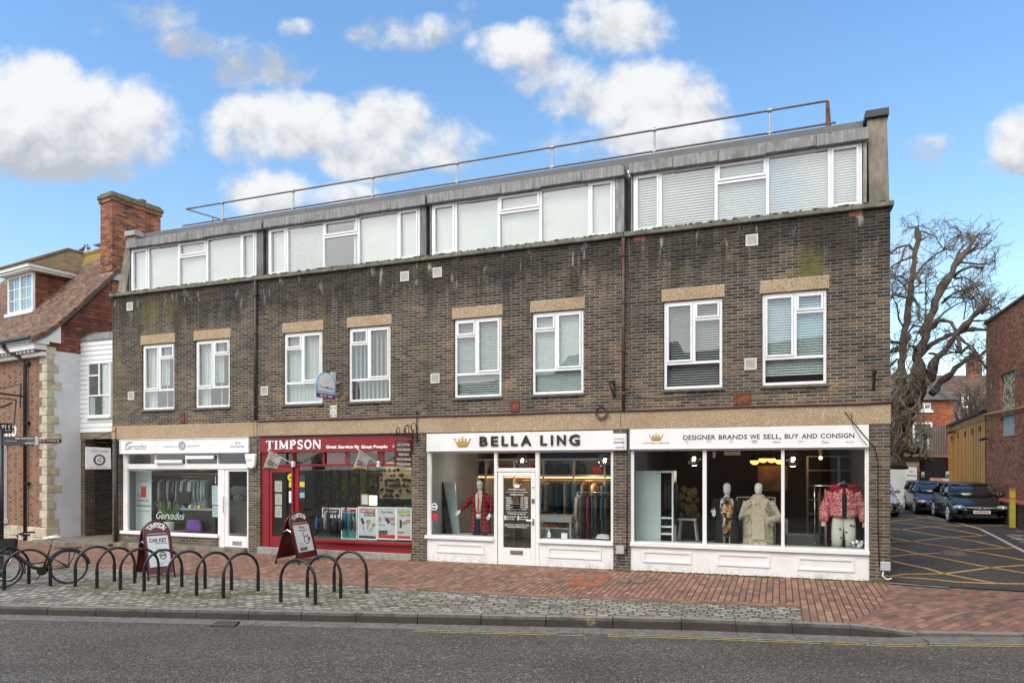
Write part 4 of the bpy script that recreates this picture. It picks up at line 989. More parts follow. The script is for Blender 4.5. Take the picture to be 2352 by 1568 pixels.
dl('STORE HOTLINE +44 238 001 0967', 262, 745, 1025, 1058); dl('BELLALINGUK', 235, 490, 1098, 1132); dl('+44 7500 000', 580, 798, 1105, 1138); dl('BELLA_LING', 232, 445, 1160, 1195); dl('BELLALING', 580, 800, 1165, 1195)
dl('PLEASE NOTE, THAT IN ORDER TO PROVIDE A LUXURY', 180, 830, 1302, 1328); dl('SERVICE TO ALL OUR CUSTOMERS, WE ONLY LOOK AT', 180, 835, 1340, 1366); dl('ITEMS WITH AND FOR PRIVATE SELLING', 250, 760, 1378, 1402)
for xa, ya in ((172, 1090), (172, 1150), (518, 1095), (518, 1155)):
 (sa, za), (sb2, zb) = fq(dqx, xa, ya + 50, yl_), fq(dqx, xa + 48, ya, yl_); zb = fq(dqx, xa, ya, yl_)[1]; L.frame(sa, sb2, za, zb, .012, yl_, yl_ + .002)
for y in (463, 988):
 sa, za = fq(dqx, 215, y, yl_); sb2 = fq(dqx, 790, y, yl_)[0]; L.box(sa, sb2, yl_, yl_ + .002, za - .003, za + .003)
def crown(mb, x0, x1, z0, z1, y, th=.006, gap=True):
 w = x1 - x0; h = z1 - z0; n = [(0, .0)]
 P = lambda u, v: (x0 + u * w, z0 + v * h)
 mb.prism([P(.16, .12), P(.84, .12), P(1, .82), P(.82, .42), P(.70, .80), P(.60, .42), P(.5, 1), P(.40, .42), P(.30, .80), P(.18, .42), P(0, .82)], y, y + th)
 mb.prism([P(.20, 0), P(.80, 0), P(.80, .07), P(.20, .07)], y, y + th)
 for u, v in ((0, .84), (.30, .82), (.5, 1), (.70, .82), (1, .84)): mb.prism([(x0 + u * w + .045 * w * math.cos(q), z0 + v * h + .045 * h * 1.4 * math.sin(q)) for q in [2 * math.pi * i / 8 for i in range(8)]], y - .0005, y + th)
 return mb
(sa, za), (sb2, zb) = fq(dqx, 412, 355, yl_), fq(dqx, 598, 230, yl_); zb = fq(dqx, 412, 230, yl_)[1]; crown(L, sa, sb2, za, zb, yl_, .002)
part('lettering', L, m_letterwhite, do3)
op = thing('open_sign', 'small black hanging board reading We\'re Open behind the door glass', 'sign', fq(dqx, 510, 850, .12)[:1] + (.12, fq(dqx, 510, 850, .12)[1]))
(sa, za), (sb2, zb) = fq(dqx, 392, 928, .12), fq(dqx, 622, 775, .12); zb = fq(dqx, 392, 775, .12)[1]
m = MB().box(sa, sb2, .115, .125, za, zb); part('board', m, m_black, op)
m = MB().frame(sa, sb2, za, zb, .012, .110, .1149); st_, zt_ = fq(dqx, 508, 575, .12); stroke(m, [(sa + .07, zb), (st_, zt_), (sb2 - .07, zb)], .010, .113); part('white_border', m, m_letterwhite, op)
m = MB(); letters(m, "We're Open", sa + .03, sb2 - .03, za + .055, zb - .05, .112, .01, thick=.002); part('lettering', m, m_letterwhite, op)
shop_room(a, b, .20, 2.75, 5.0, m_shopwall)
a, b = SB[3]; DF = .04; y0, y1 = DF, DF + .08
z_s = Zf(*q6(118, 284)); wz1 = Zf(*q6(148, 304), DF); wz0 = Zf(*q6(148, 1068), DF); zs0 = wz0 - .09
X = lambda x: S(q6(x, 0)[0], DF)
c = [X(v) for v in (148, 728, 762, 1392, 1421, 2100)]
f = MB(); f.box(a + .003, c[0], y0, y1, wz0 - .002, z_s + .03); f.box(c[5], b - .003, y0, y1, wz0 - .002, z_s + .03); f.box(c[0], c[5], y0, y1, wz1, z_s + .03)
f.box(c[1], c[2], y0, y1, wz0 - .002, wz1); f.box(c[3], c[4], y0, y1, wz0 - .002, wz1)
fr4 = part('shopfront_frame', f, m_white, terrace, label='white frame of the three pane display window', bevel=.006)
m = MB().box(a + .0, b + .0, y0 - .06, y1 + .3, zs0, wz0 - .003); part('sill', m, m_white, fr4, bevel=.008)
g = MB(); pane_box(g, c[0], c[1], wz0, wz1, y0 + .04); pane_box(g, c[2], c[3], wz0, wz1, y0 + .04); pane_box(g, c[4], c[5], wz0, wz1, y0 + .04); part('glass_pane', g, m_shopglass, fr4)
r4 = MB().box(a + .002, b - .002, y0 + .005, y1 + .1, -.4, zs0 - .002); ri = part('stall_riser', r4, m_riser, terrace, label='long white stall riser under the display window')
pm = MB()
for (xa, za, xb, hh) in ((222, 1143, 635, 96), (850, 1165, 1297, 102), (1530, 1198, 2010, 106)):
 sa, z1_ = fq(q6, xa, za, DF); sb_ = fq(q6, xb, za, DF)[0]; z0_ = fq(q6, xa, za + hh, DF)[1]
 pm = MB(); panel_mould(pm, sa, sb_, z0_, z1_, y0 + .005); part('panel_moulding', pm, m_white, ri)
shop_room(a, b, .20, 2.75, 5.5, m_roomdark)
m = MB().box(.02, W - .02, .31, DEP - .02, 2.97, 3.25); part('floor_slab', m, m_conc, terrace)
# ---- fascia signs, things of their own
def sign_board(name, label, s0, s1, z0, z1, y0, y1, mat, trim=None):
 t = thing(name, label, 'sign', (s0, y0, z0))
 m = MB().box(s0, s1, y0, y1, z0, z1); part('board', m, mat, t, bevel=.004)
 if trim:
  m = MB().frame(s0 - .004, s1 + .004, z0 - .004, z1 + .004, .022, y0 - .018, y0 - .001); part('border', m, trim, t)
 return t
def lt(t, q, txt, xa, xb, yb, yt, y, mat, bold=.0, shear=0, spacing=1.0, thick=.004, name='lettering'):
 """one line of writing, its foot at row yb and cap height to yt (both read at column xa)"""
 sa, za = fq(q, xa, yb, y); sb = fq(q, xb, yb, y)[0]; zb = fq(q, xa, yt, y)[1]
 m = MB(); letters(m, txt, sa, sb, za, zb, y, bold, shear, spacing, thick); return part(name, m, mat, t)
Y = -.05
(s0, z1), (s1, _) = fq(q3, 66, 217, Y), fq(q3, 1200, 200, Y); z0 = fq(q3, 76, 340, Y)[1]
t = sign_board('fascia_sign', 'white dry cleaner fascia sign with grey script and a round crest', s0, s1, z0, z1, Y, .10, m_white, m_white)
Yl = Y - .004
def script(t, q, pts_list, w, y, mat, name='script_lettering'):
 m = MB()
 for pts in pts_list: stroke(m, [fq(q, px, py, y) for px, py in pts], w, y, .003)
 return part(name, m, mat, t)
lt(t, q3, 'Gervades', 112, 300, 308, 248, Yl, m_lettergrey, -.005, .45)
script(t, q3, [[(165, 246), (140, 248), (118, 275), (112, 300), (125, 308), (150, 290), (158, 275)], [(110, 262), (135, 240), (180, 238)]], .014, Yl - .002, m_lettergrey)
lt(t, q3, 'www.gervades.co.uk', 447, 575, 286, 272, Yl, m_lettergrey, .0); lt(t, q3, 'telephone: 873750', 650, 765, 282, 268, Yl, m_lettergrey, .0)
lt(t, q3, 'fine', 1080, 1128, 256, 230, Yl, m_lettergrey, -.01, .4); lt(t, q3, 'drycleaning', 1040, 1162, 292, 264, Yl, m_lettergrey, -.01, .4)
m = MB(); cs, cz = fq(q3, 612, 270, Yl)
stroke(m, circle_pts(cs, cz, .115, 24), .012, Yl, closed=True); stroke(m, circle_pts(cs, cz, .085, 24), .03, Yl, closed=True); letters(m, 'G', cs - .05, cs + .045, cz - .05, cz + .06, Yl - .002, .02, .2, thick=.003)
part('crest', m, m_lettergrey, t)
Y = -.05
(s0, z1), (s1, _) = fq(q4, 105, 206, Y), fq(q4, 1540, 186, Y); z0 = fq(q4, 105, 356, Y)[1]
t = sign_board('fascia_sign', 'crimson key cutter fascia sign with bold white serif name', s0, s1 + .0, z0, z1, Y, .12, m_red)
m = MB(); (sa, za), (sb, _) = fq(q4, 166, 324, Y), fq(q4, 685, 318, Y); zb = fq(q4, 166, 242, Y)[1]; serif_word(m, 'TIMPSON', sa, sb, za, zb, Y - .014); part('raised_lettering', m, m_letterwhite, t)
for w_, xa, xb in (('Great', 728, 828), ('Service', 842, 985), ('By', 998, 1045), ('Great', 1060, 1165), ('People', 1178, 1310)): lt(t, q4, w_, xa, xb, 316 if w_ in ('Great', 'Service') else 320, 284, Y - .004, m_letterwhite, .045)
lt(t, q4, 'Est', 1358, 1410, 306, 284, Y - .004, M('pale pink lettering', (.7, .42, .36), .5), .03)
m = MB().box(s0 - .01, s1 + .01, Y - .06, .12, z1 + .003, z1 + .025); part('drip_rail', m, m_blackmetal, t)
Y = -.04
(s0, z1), (s1, _) = fq(q5, 110, 178, Y), fq(q5, 1872, 136, Y); z0 = fq(q5, 112, 334, Y)[1]
t = sign_board('fascia_sign', 'white fascia sign with a gold crown and big black capital letters', s0, s1, z0, z1, Y, .1, m_white)
m = MB().box(s0, s1, Y - .02, Y + .05, z0 - .028, z0 - .002); part('bottom_moulding', m, m_white, t, bevel=.006)
m = MB()
sa, za = fq(q5, 615, 294, Y); zb = fq(q5, 615, 202, Y)[1]
cols = [('B', 615, 690), ('E', 722, 788), ('L', 822, 882), ('L', 912, 974), ('A', 1003, 1103), ('L', 1188, 1250), ('I', 1288, 1308), ('N', 1345, 1428), ('G', 1458, 1560)]
for ch, xa, xb in cols: letters(m, ch, fq(q5, xa, 0, Y)[0], fq(q5, xb, 0, Y)[0], za - (.012 if ch == 'G' else 0), zb + (.012 if ch == 'G' else 0), Y - .03, .03, thick=.03)
part('raised_lettering', m, m_black, t)
(sa, za), (sb, _) = fq(q5, 378, 300, Y), fq(q5, 525, 300, Y); zb = fq(q5, 378, 212, Y)[1]; m = MB(); crown(m, sa, sb, za, zb, Y - .02, .02); part('gold_crown', m, m_gold, t)
(s0, z1), (s1, _) = fq(q6, 113, 120, Y), fq(q6, 2134, 84, Y); z0 = fq(q6, 116, 280, Y)[1]
t = sign_board('fascia_sign', 'white fascia sign about designer brands with a small gold crown and web address', s0, s1, z0, z1, Y, .1, m_white)
m = MB().box(s0, s1, Y - .02, Y + .05, z0 - .028, z0 - .002); part('bottom_moulding', m, m_white, t, bevel=.006)
for w_, xa, xb in (('DESIGNER', 565, 838), ('BRANDS', 865, 1105), ('WE', 1128, 1212), ('SELL,', 1240, 1394), ('BUY', 1422, 1540), ('AND', 1566, 1697), ('CONSIGN', 1724, 2010)):
 base = 210 - (xa - 565) * .012; lt(t, q6, w_, xa, xb, base + (8 if w_ == 'SELL,' else 0), base - 40, Y - .004, m_black, .012)
(sa, za), (sb, _) = fq(q6, 280, 216, Y), fq(q6, 393, 216, Y); zb = fq(q6, 280, 158, Y)[1]; m = MB(); crown(m, sa, sb, za, zb, Y - .012, .012); part('gold_crown', m, m_gold, t)
lt(t, q6, 'WWW.BELLA LING.COM', 226, 445, 244, 231, Y - .004, m_lettergrey, .01)
m = MB()
for xa, txt, w_ in ((582, 'CC', 26), (765, '(=)', 36), (960, 'LV', 22), (1145, 'HERMES', 44), (1322, 'BALENCIAGA', 66), (1540, '(o)', 36), (1940, 'GUCCI', 66)):
 (sa, za) = fq(q6, xa, 236, Y); sb = fq(q6, xa + w_, 236, Y)[0]; zb = za + (.06 if txt not in ('BALENCIAGA', 'GUCCI') else .035)
 letters(m, txt, sa, sb, za, zb, Y - .004, .0)
part('brand_marks', m, m_lettergrey, t)
lt(t, q6, 'Dior', 1737, 1797, 240, 215, Y - .004, m_lettergrey, .01)
# ------------------------------------------------------------------ old brick house on the left and the boarded link
THL = math.atan(FP / 2840.0)
LC = at(108, 1243, 21.4)
LM = Matrix.Translation((LC.x, LC.y, 0)) @ Matrix.Rotation(-THL, 4, 'Z')
def on(frame, axis, val, px, py):
 """where the ray of a photo point meets the plane local[axis] = val of a frame"""
 inv = frame.inverted(); o = inv @ Vector((0, 0, H)); p = inv @ Vector(((px - CX) / FP, 1, H + (HY - py) / FP)); d = p - o
 return o + d * ((val - o[axis]) / d[axis])
m_lbrick = brick_mat('chequered orange brick', [(0, (.13, .045, .022)), (.3, (.27, .075, .03)), (.65, (.37, .105, .038)), (1, (.44, .16, .06))], (.27, .21, .15), w=.165, h=.068, mw=.012, mh=.010, checker=(.21, .185, .15), stain=((.16, .13, .09), 1.2, .55))
m_cbrick = brick_mat('red chimney brick', [(0, (.07, .035, .025)), (.3, (.21, .065, .035)), (.65, (.33, .095, .045)), (1, (.42, .16, .08))], (.24, .20, .155), w=.225, h=.075, mw=.012, mh=.012, stain=((.05, .045, .035), 1.9, .75))
m_tile = roof_tile_mat('old clay roof tiles', [(0, (.075, .045, .03)), (.35, (.14, .075, .045)), (.7, (.20, .105, .06)), (1, (.27, .15, .09))], .17, .085, moss=.95, zref=9.9, mossc=(.26, .17, .03))
m_tile2 = roof_tile_mat('old clay dormer tiles', [(0, (.085, .05, .03)), (.35, (.15, .075, .045)), (.7, (.21, .10, .055)), (1, (.27, .14, .08))], .17, .075, moss=.5, zref=9.3, mossc=(.15, .125, .04))
m_hung = roof_tile_mat('red hung tiles', [(0, (.11, .035, .022)), (.4, (.18, .05, .03)), (.8, (.24, .075, .042)), (1, (.28, .11, .06))], .17, .115)
m_render = M('white painted render wall', (.66, .68, .70), .85, .06, 1.2, dirt=(.36, .33, .28), dirt_amt=.4, bmp=.3)
m_lstone = M('cream limestone', (.50, .44, .33), .9, .22, 3, bmp=.4, dirt=(.16, .14, .11), dirt_amt=.6)
m_lwhite = M('white joinery', (.78, .78, .77), .5, .04, 3)
EZ, RZ, RY = 6.0, 9.95, 3.15
house = thing('brick_house', 'old chequered orange brick house with stone quoins, tiled roof and tall chimney', 'house', (0, 0, 0), LM)
LW = -9.0
m = MB(); m.box(LW, -.001, 0, .3, -.8, 5.75); m.poly([(LW, 0, 5.75), (0, 0, 5.75), (0, 6.3, 5.75), (LW, 6.3, 5.75)])
part('front_wall', m, m_lbrick, house)
m = MB(); m.poly([(0, .01, -.8), (0, 6.3, -.8), (0, 6.3, 5.72), (0, .01, 5.72)]); part('rendered_side_wall', m, m_render, house)
for k in range(21):
 z0 = .32 + k * .262
 if z0 > 5.6: break
 wf = .40 if k % 2 else .26; ws = (.34, .2, .26, .2, .42, .2)[k % 6]
 m = MB().box(-wf, .022, -.022, ws, z0 + .004, z0 + .258); part('quoin', m, m_lstone, house, bevel=.015)
m = MB()
for k in range(9):
 for r_ in range(2): m.box(LW + k * 1.0 + .004 + (.4 if r_ else 0) - (.4 if k == 0 and r_ else 0), min(LW + (k + 1) * 1.0 - .004 + (.4 if r_ else 0), .03), -.05, .36, -.6 if r_ == 0 else .0, -.004 if r_ == 0 else .31)
part('stone_plinth', m, m_lstone, house, bevel=.02)
zs = on(LM, 1, 0, 95, 1018).z; m = MB().box(LW, .035, -.05, .30, zs, zs + .17); part('string_course', m, m_lstone, house, bevel=.01)
m = MB(); m.box(LW, .02, -.36, -.002, 5.70, 5.86); m.box(LW, .10, -.40, .02, 5.862, 5.95)
for k in range(26): m.box(-.30 - k * .22, -.22 - k * .22, -.30, -.24, 5.62, 5.70)
m.box(LW, .0, -.16, -.001, 5.52, 5.64); part('cornice', m, m_lwhite, house, bevel=.006)
m = MB(); m.loft([[(x, -.42, 5.952), (x, .35, 5.952), (x, .35, 6.5), (x, -.42, 6.05)] for x in (.03, .10)]); part('boxed_eave_end', m, m_lwhite, house)
m = MB().tube([(LW, -.47, 6.0), (.02, -.47, 6.0)], .065, 10); part('gutter', m, m_blackmetal, house)
def slope(x0, x1, prof, th=.09):
 return MB().loft([[(x, y, z) for y, z in prof] + [(x, y, z - th) for y, z in prof[::-1]] for x in (x0, x1)])
fp = [(-.50, 6.02), (-.05, 6.30), (.5, 6.85), (1.8, 8.33), (RY, RZ)]
part('roof', slope(LW, .16, fp), m_tile, house)
part('roof', slope(LW, .16, [(RY, RZ), (6.8, 6.0)]), m_tile, house)
m = MB()
for k in range(26): m.tube([(LW + k * .36 + .01, RY, RZ + .0), (LW + k * .36 + .35, RY, RZ + .0)], .10, 8)
part('ridge_tiles', m, m_tile, house)
m = MB(); m.poly([(.012, -.05, 5.72), (.012, 6.3, 5.72), (.012, 6.3, 6.5), (.012, RY, RZ - .10), (.012, 1.8, 8.24), (.012, .5, 6.76), (.012, -.05, 6.2)]); part('tile_hung_gable', m, m_hung, house)
m = MB(); m.loft([[(x, y, z) for y, z in [(p[0], p[1] - .10) for p in fp] + [(p[0], p[1] - .19) for p in fp[::-1]]] for x in (.02, .155)]); part('verge_board', m, M('dark mortar verge', (.10, .09, .08), .9, .3, 8, bmp=.4), house)
c0, c1 = on(LM, 0, .03, 257, 440), on(LM, 0, .03, 369, 480)
cy0, cy1 = c0.y, c1.y; czt = c0.z
ch = MB().box(-.62, .03, cy0, cy1, 7.6, czt - .30)
ch.box(-.66, .07, cy0 - .04, cy1 + .04, czt - .298, czt - .18)
cho = part('chimney', ch, m_cbrick, house, label='tall red brick chimney with a mossy cap')
m = MB().box(-.70, .11, cy0 - .08, cy1 + .08, czt - .178, czt - .05); m.box(-.64, .05, cy0 - .02, cy1 + .02, czt - .048, czt + .03); part('mossy_cap', m, M('mossy chimney top', (.14, .125, .085), .95, .35, 6, bmp=.6, dirt=(.15, .14, .03), dirt_amt=.9), cho, bevel=.02)
m = MB().lathe([(.13, 0), (.12, .14), (.14, .16), (.11, .2)], (-.3, cy0 + 1.25, czt + .0), 10); part('pot_stub', m, m_cbrick, cho)
m = MB(); m.box(-.66, .10, cy0 - .03, cy0 + .25, 8.30, 8.52); part('flashing', m, M('pale flashing', (.5, .5, .49), .6, .1, 4), cho)
m = MB(); yb = cy1 + .0
m.prism([(.10, 9.55), (1.35, 9.55), (.72, 10.30)], yb + 1.2, yb + 4); part('rear_gable', m, m_hung, house)
m = MB(); m.tube([(.05, yb + 1.15, 9.62), (.72, yb + 1.15, 10.36), (1.38, yb + 1.15, 9.62)], .07, 6); part('rear_ridge_tiles', m, m_tile, house)
best = None
for k in range(200):
 y = .1 + k * .01; p = on(LM, 1, y, 77, 712)
 zr = 6.85 + (y - .5) * 1.138 if y > .5 else 6.3 + (y + .05) * 1.0
 if best is None or abs(p.z - zr) < best[0]: best = (abs(p.z - zr), y, p.z)
dy = best[1]; a_, b_ = on(LM, 1, dy, 19.5, 640), on(LM, 1, dy, 77, 624.5); zb_, zt_ = best[2], b_.z
x0, x1 = a_.x, b_.x
dq = MB(); dq.frame(x0, x1, zb_, zt_, .07, dy - .03, dy + .05); mx_ = (x0 + x1) / 2; dq.box(mx_ - .04, mx_ + .04, dy - .03, dy + .05, zb_ + .07, zt_ - .07)
for xa, xb in ((x0 + .07, mx_ - .04), (mx_ + .04, x1 - .07)):
 xm = (xa + xb) / 2; dq.box(xm - .012, xm + .012, dy - .01, dy + .03, zb_ + .07, zt_ - .07)
 for f_ in (.33, .66): z = zb_ + .07 + (zt_ - zb_ - .14) * f_; dq.box(xa, xm - .0125, dy - .01, dy + .03, z - .012, z + .012); dq.box(xm + .0125, xb, dy - .01, dy + .03, z - .012, z + .012)
dq.box(x0 - .08, x1 + .08, dy - .10, dy + .05, zb_ - .10, zb_ - .001)
do_ = part('roof_dormer', dq, m_lwhite, house, label='hipped tiled dormer with a small paned white window')
g = MB(); pane_box(g, x0 + .05, x1 - .05, zb_ + .05, zt_ - .05, dy + .01); part('pane', g, m_glass, do_)
m = MB().box(x0 + .02, x1 - .02, dy + .12, dy + .13, zb_, zt_); part('curtain', m, m_blind, do_)
m = MB()
for x in (x0 + .005, x1 - .005): m.poly([(x, dy + .05, zb_ - .05), (x, dy + 3, zb_ - .05), (x, dy + 3, zt_ + .02), (x, dy + .05, zt_ + .02)])
part('cheek', m, m_hung, do_)
ov = .30; ze = zt_ + .02; ax = mx_; za_ = on(LM, 1, dy + .55, 155, 573).z
m = MB(); m.box(x0 - ov + .06, x1 + ov - .06, dy - ov + .06, dy + 2.6, ze + .0, ze + .07); m.box(x0 - ov, x1 + ov, dy - ov, dy + 2.8, ze + .072, ze + .20); part('soffit', m, m_lwhite, do_)
A_, B_ = (x0 - ov - .05, dy - ov - .05, ze + .19), (x1 + ov + .05, dy - ov - .05, ze + .19); pa = on(LM, 0, ax, 155, 573); za_ = pa.z; C_ = (ax, pa.y, za_); D_ = (ax, pa.y + 3.2, za_)
E_, F_ = (x0 - ov - .05, dy + 3.5, ze + .19), (x1 + ov + .05, dy + 3.5, ze + .19)
m = MB(); m.add([A_, B_, C_, D_, E_, F_], [(0, 1, 2), (1, 5, 3, 2), (0, 2, 3, 4)]); part('dormer_roof', m, m_tile2, do_)
m = MB().tube([A_, C_], .06, 6).tube([B_, C_], .06, 6).tube([C_, D_], .07, 6); part('hip_tiles', m, m_tile2, do_)
pz1 = on(LM, 1, 0, 15, 1004).z; pz0 = .35; xa, xb = on(LM, 1, 0, -12, 1100).x, on(LM, 1, 0, 17, 1100).x
m = MB(); m.box(xa, xb, -.12, .0, pz0 + .16, pz1 - .14); m.box(xa - .06, xb + .06, -.17, .0, pz1 - .138, pz1); m.box(xa - .05, xb + .05, -.16, .0, pz0, pz0 + .158); m.box(xa - .03, xb + .03, -.14, 0, pz1 - .24, pz1 - .19)
part('white_pilaster', m, m_lwhite, house, bevel=.01)
m = MB(); za, zb = on(LM, 1, 0, 6, 1003).z, on(LM, 1, 0, 6, 983).z
serif_word(m, 'CHO', on(LM, 1, 0, 3, 1000).x, on(LM, 1, 0, 39, 1000).x, za, zb + .05, -.03, .03); tl = thing('wall_lettering', 'white serif capitals fixed to the chequered brick wall', 'lettering', (-2, -.03, za), LM); part('letters', m, m_letterwhite, tl)
dpz = on(LM, 1, -.08, 58, 800); px_ = dpz.x
t = thing('drainpipe', 'black cast iron drainpipe on the chequered orange brick house', 'drainpipe', (px_, -.08, 0), LM)
m = MB().tube([(px_ - .55, -.44, 5.93), (px_ - .52, -.42, 5.80), (px_ - .05, -.14, 5.50), (px_, -.09, 5.36), (px_, -.09, -.2)], .05, 8); part('pipe', m, m_blackmetal, t, smooth=True)
m = MB().tube([(px_ - .55, -.44, 5.98), (px_ - .55, -.44, 5.85)], .07, 8); part('outlet', m, m_blackmetal, t)
for y in (835, 971, 1110): z = on(LM, 1, -.08, 58, y).z; m = MB().tube([(px_, -.09, z - .05), (px_, -.09, z + .05)], .065, 8); m.box(px_ - .03, px_ + .15, -.10, .0, z - .04, z + .04); part('bracket', m, m_blackmetal, t)
m_pig = M('grey pigeon feathers', (.17, .17, .19), .8, .2, 20);
def pigeon(px, py, label, yaw):
 p = on(LM, 1, RY, px, py); b = (p.x, RY, RZ + .09)
 t = thing('pigeon', label, 'bird', b, LM, 'pigeons on the roof ridge')
 m = MB(); c, s_ = math.cos(yaw), math.sin(yaw); q = lambda x, y, z: (b[0] + x * c - y * s_, b[1] + x * s_ + y * c, b[2] + z)
 rings = []
 for x, z, r in ((-.20, .10, .012), (-.12, .115, .035), (-.04, .14, .065), (.04, .16, .072), (.09, .20, .05), (.115, .25, .032), (.125, .285, .034), (.15, .295, .026), (.17, .285, .008)):
  rings.append([q(x, r * math.cos(a), z + r * math.sin(a)) for a in [2 * math.pi * i / 10 for i in range(10)]])
 m.loft(rings); part('body', m, m_pig, t, smooth=True)
 for sy in (-.022, .022):
  l_ = MB().tube([q(.02, sy, .10), q(.02, sy, .0)], .008, 5); part('leg', l_, M('pink bird leg', (.35, .12, .10), .7), t)
pigeon(188, 558, 'leftmost of three grey pigeons on the tiled ridge', .3); pigeon(203, 556, 'middle one of three grey pigeons on the tiled ridge', 2.9); pigeon(227, 550, 'grey pigeon on the ridge right beside the chimney', 1.4)
# ---- weatherboarded link over the passage
DL = 1.25
m_board = M('white weatherboard', (.76, .77, .78), .6, .04, 2, dirt=(.5, .5, .48), dirt_amt=.35)
ls0, ls1 = S(172, DL), -.012
lz0, lz1 = Zf(173, 993, DL), Zf(175, 786, DL)
link_ = thing('boarded_link', 'white weatherboarded link bridging the passage between brick house and shops', 'building', (ls0, DL, 0), FM)
nb = 19; m = MB(); h = (lz1 - lz0) / nb
for k in range(nb):
 z = lz0 + k * h; m.loft([[(x, DL - .028, z), (x, DL + .02, z), (x, DL + .02, z + h), (x, DL - .006, z + h)] for x in (ls0 - .25, ls1)])
wx0, wx1 = S(206, DL), S(258.5, DL); wz0_, wz1_ = Zf(208, 957, DL), Zf(206, 834, DL)
part('weatherboards', m, m_board, link_)
m = MB().box(ls0 - .25, ls1, DL + .022, DL + 4, lz0 + .0, lz1 + .1); part('core_wall', m, m_render, link_)
f = MB(); y0, y1 = DL - .075, DL + .02; tz = wz0_ + (wz1_ - wz0_) * .385; md = wx0 + (wx1 - wx0) * .5
f.frame(wx0, wx1, wz0_, wz1_, .05, y0, y1); f.box(wx0 + .05, wx1 - .05, y0, y1, tz - .025, tz + .025); f.box(md - .03, md + .03, y0, y1, tz + .025, wz1_ - .05); f.box(wx0 + .05, md - .03, y0, y1, wz1_ - .43, wz1_ - .38)
f.box(wx0 - .06, wx1 + .0, y0 - .04, y1, wz0_ - .06, wz0_ - .001)
wo = part('window', f, m_upvc, link_, bevel=.004)
g = MB(); pane_box(g, wx0 + .04, wx1 - .04, wz0_ + .04, wz1_ - .04, DL - .048); part('pane', g, m_glass, wo)
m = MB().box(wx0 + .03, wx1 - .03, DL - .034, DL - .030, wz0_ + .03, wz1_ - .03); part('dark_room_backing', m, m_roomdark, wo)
m = MB(); m.box(md + .1, wx1 - .06, DL - .040, DL - .036, wz0_ + .05, wz1_ - .05); m.box(wx0 + .06, wx0 + .28, DL - .040, DL - .036, wz0_ + .05, tz - .03); part('curtain', m, m_curt, wo)
lt0 = Zf(190, 763, DL); m = MB(); m.loft([[(x, DL - .05, lz1 + .002), (x, DL + .5, lz1 + .002), (x, DL + .5, lt0 + .02), (x, DL + .22, lt0), (x, DL - .02, lz1 + .10)] for x in (ls0 + .1, ls1)]); part('lead_apron', m, m_lead, link_, bevel=.006)
m = MB().box(ls0 - .1, ls1, DL - .02, DL + .3, lz0 - .22, lz0 - .003); part('timber_beam', m, M('weathered beam', (.20, .165, .12), .85, .3, 5, stretch=(.3, 1, 3)), link_, bevel=.01)
px0 = S(195, DL); m = MB().box(ls0 - .12, px0, DL, DL + .35, -.5, lz0 - .224); part('brick_pier', m, m_pier, link_)
m = MB(); m.box(ls0 - .1, ls1, DL + 2.6, DL + 2.8, -.5, lz0 - .05); m.loft([[(px0 - .3, DL + .36, z), (px0 - .02, DL + .36, z), (px0 + .5, DL + 2.6, z), (px0 + .2, DL + 2.6, z)] for z in (-.5, lz0 - .05)]); m.box(ls1 - .0, ls1 + .01, DL + .2, DL + 2.6, -.5, lz0 - .05); part('passage_wall', m, brick_mat('dim passage brick', [(0, (.03, .026, .022)), (.5, (.055, .045, .036)), (1, (.09, .07, .05))], (.14, .125, .10)), link_)
dx0_, dx1_ = S(239, DL + .9), -.06
m = MB().box(dx0_, dx1_, DL + .9, DL + .95, -.1, lz0 - .3); dd_ = part('passage_door', m, M('black door', (.008, .008, .009), .4, .1, 5), link_)
m = MB().tube([(dx0_ + .06, DL + .86, .95), (dx0_ + .26, DL + .86, .95)], .014, 6).tube([(dx0_ + .06, DL + .90, .95), (dx0_ + .06, DL + .86, .95)], .012, 6); part('handle', m, m_chrome, dd_)
m = MB().box(ls0 + .0, -.02, -.15, DL + .9, -.55, -.02); m.box(-.75, -.05, DL - .2, DL + .9, -.018, .10); part('stone_step', m, m_conc, link_, bevel=.015)
# ------------------------------------------------------------------ the yard on the right
SW_ = 25.2
RBR = [(0, (.15, .052, .030)), (.3, (.28, .092, .045)), (.65, (.37, .125, .058)), (1, (.45, .19, .10))]
m_rbrick = brick_mat('red brown brick', RBR, (.33, .25, .19), w=.225, h=.075, mw=.012, mh=.011, stain=((.23, .15, .12), .8, .35))
dF = D_on(2265, SW_); zR = lambda x, y: Vector((0, 0, 0))
def onR(px, py, s=SW_): return on(FM, 0, s, px, py)
topz = onR(2265, 745).z
rb = thing('brick_building', 'tall red brown brick building beside the yard with a blocked window', 'building', (SW_, dF, 0), FM)
hp0, hp1 = onR(2297, 865), onR(2330, 1000)
wy0, wy1 = hp1.y, hp0.y; wz1 = onR(2297, 862).z; wz0 = onR(2299, 1005).z
m = MB(); holes_ = [(wy0, wy1, wz0, wz1)]
ys = [-3.0, wy0, wy1, dF]; zs_ = [-.5, wz0, wz1, topz]
for a, b in zip(ys, ys[1:]):
 for c, d in zip(zs_, zs_[1:]):
  if (a, c) == (wy0, wz0): continue
  m.poly([(SW_, b, c), (SW_, a, c), (SW_, a, d), (SW_, b, d)])
for (ya, za, yb, zb2) in ((wy0, wz0, wy0, wz1), (wy1, wz1, wy1, wz0), (wy1, wz0, wy0, wz0), (wy0, wz1, wy1, wz1)):
 m.poly([(SW_, ya, za), (SW_, yb, zb2), (SW_ + .12, yb, zb2), (SW_ + .12, ya, za)])
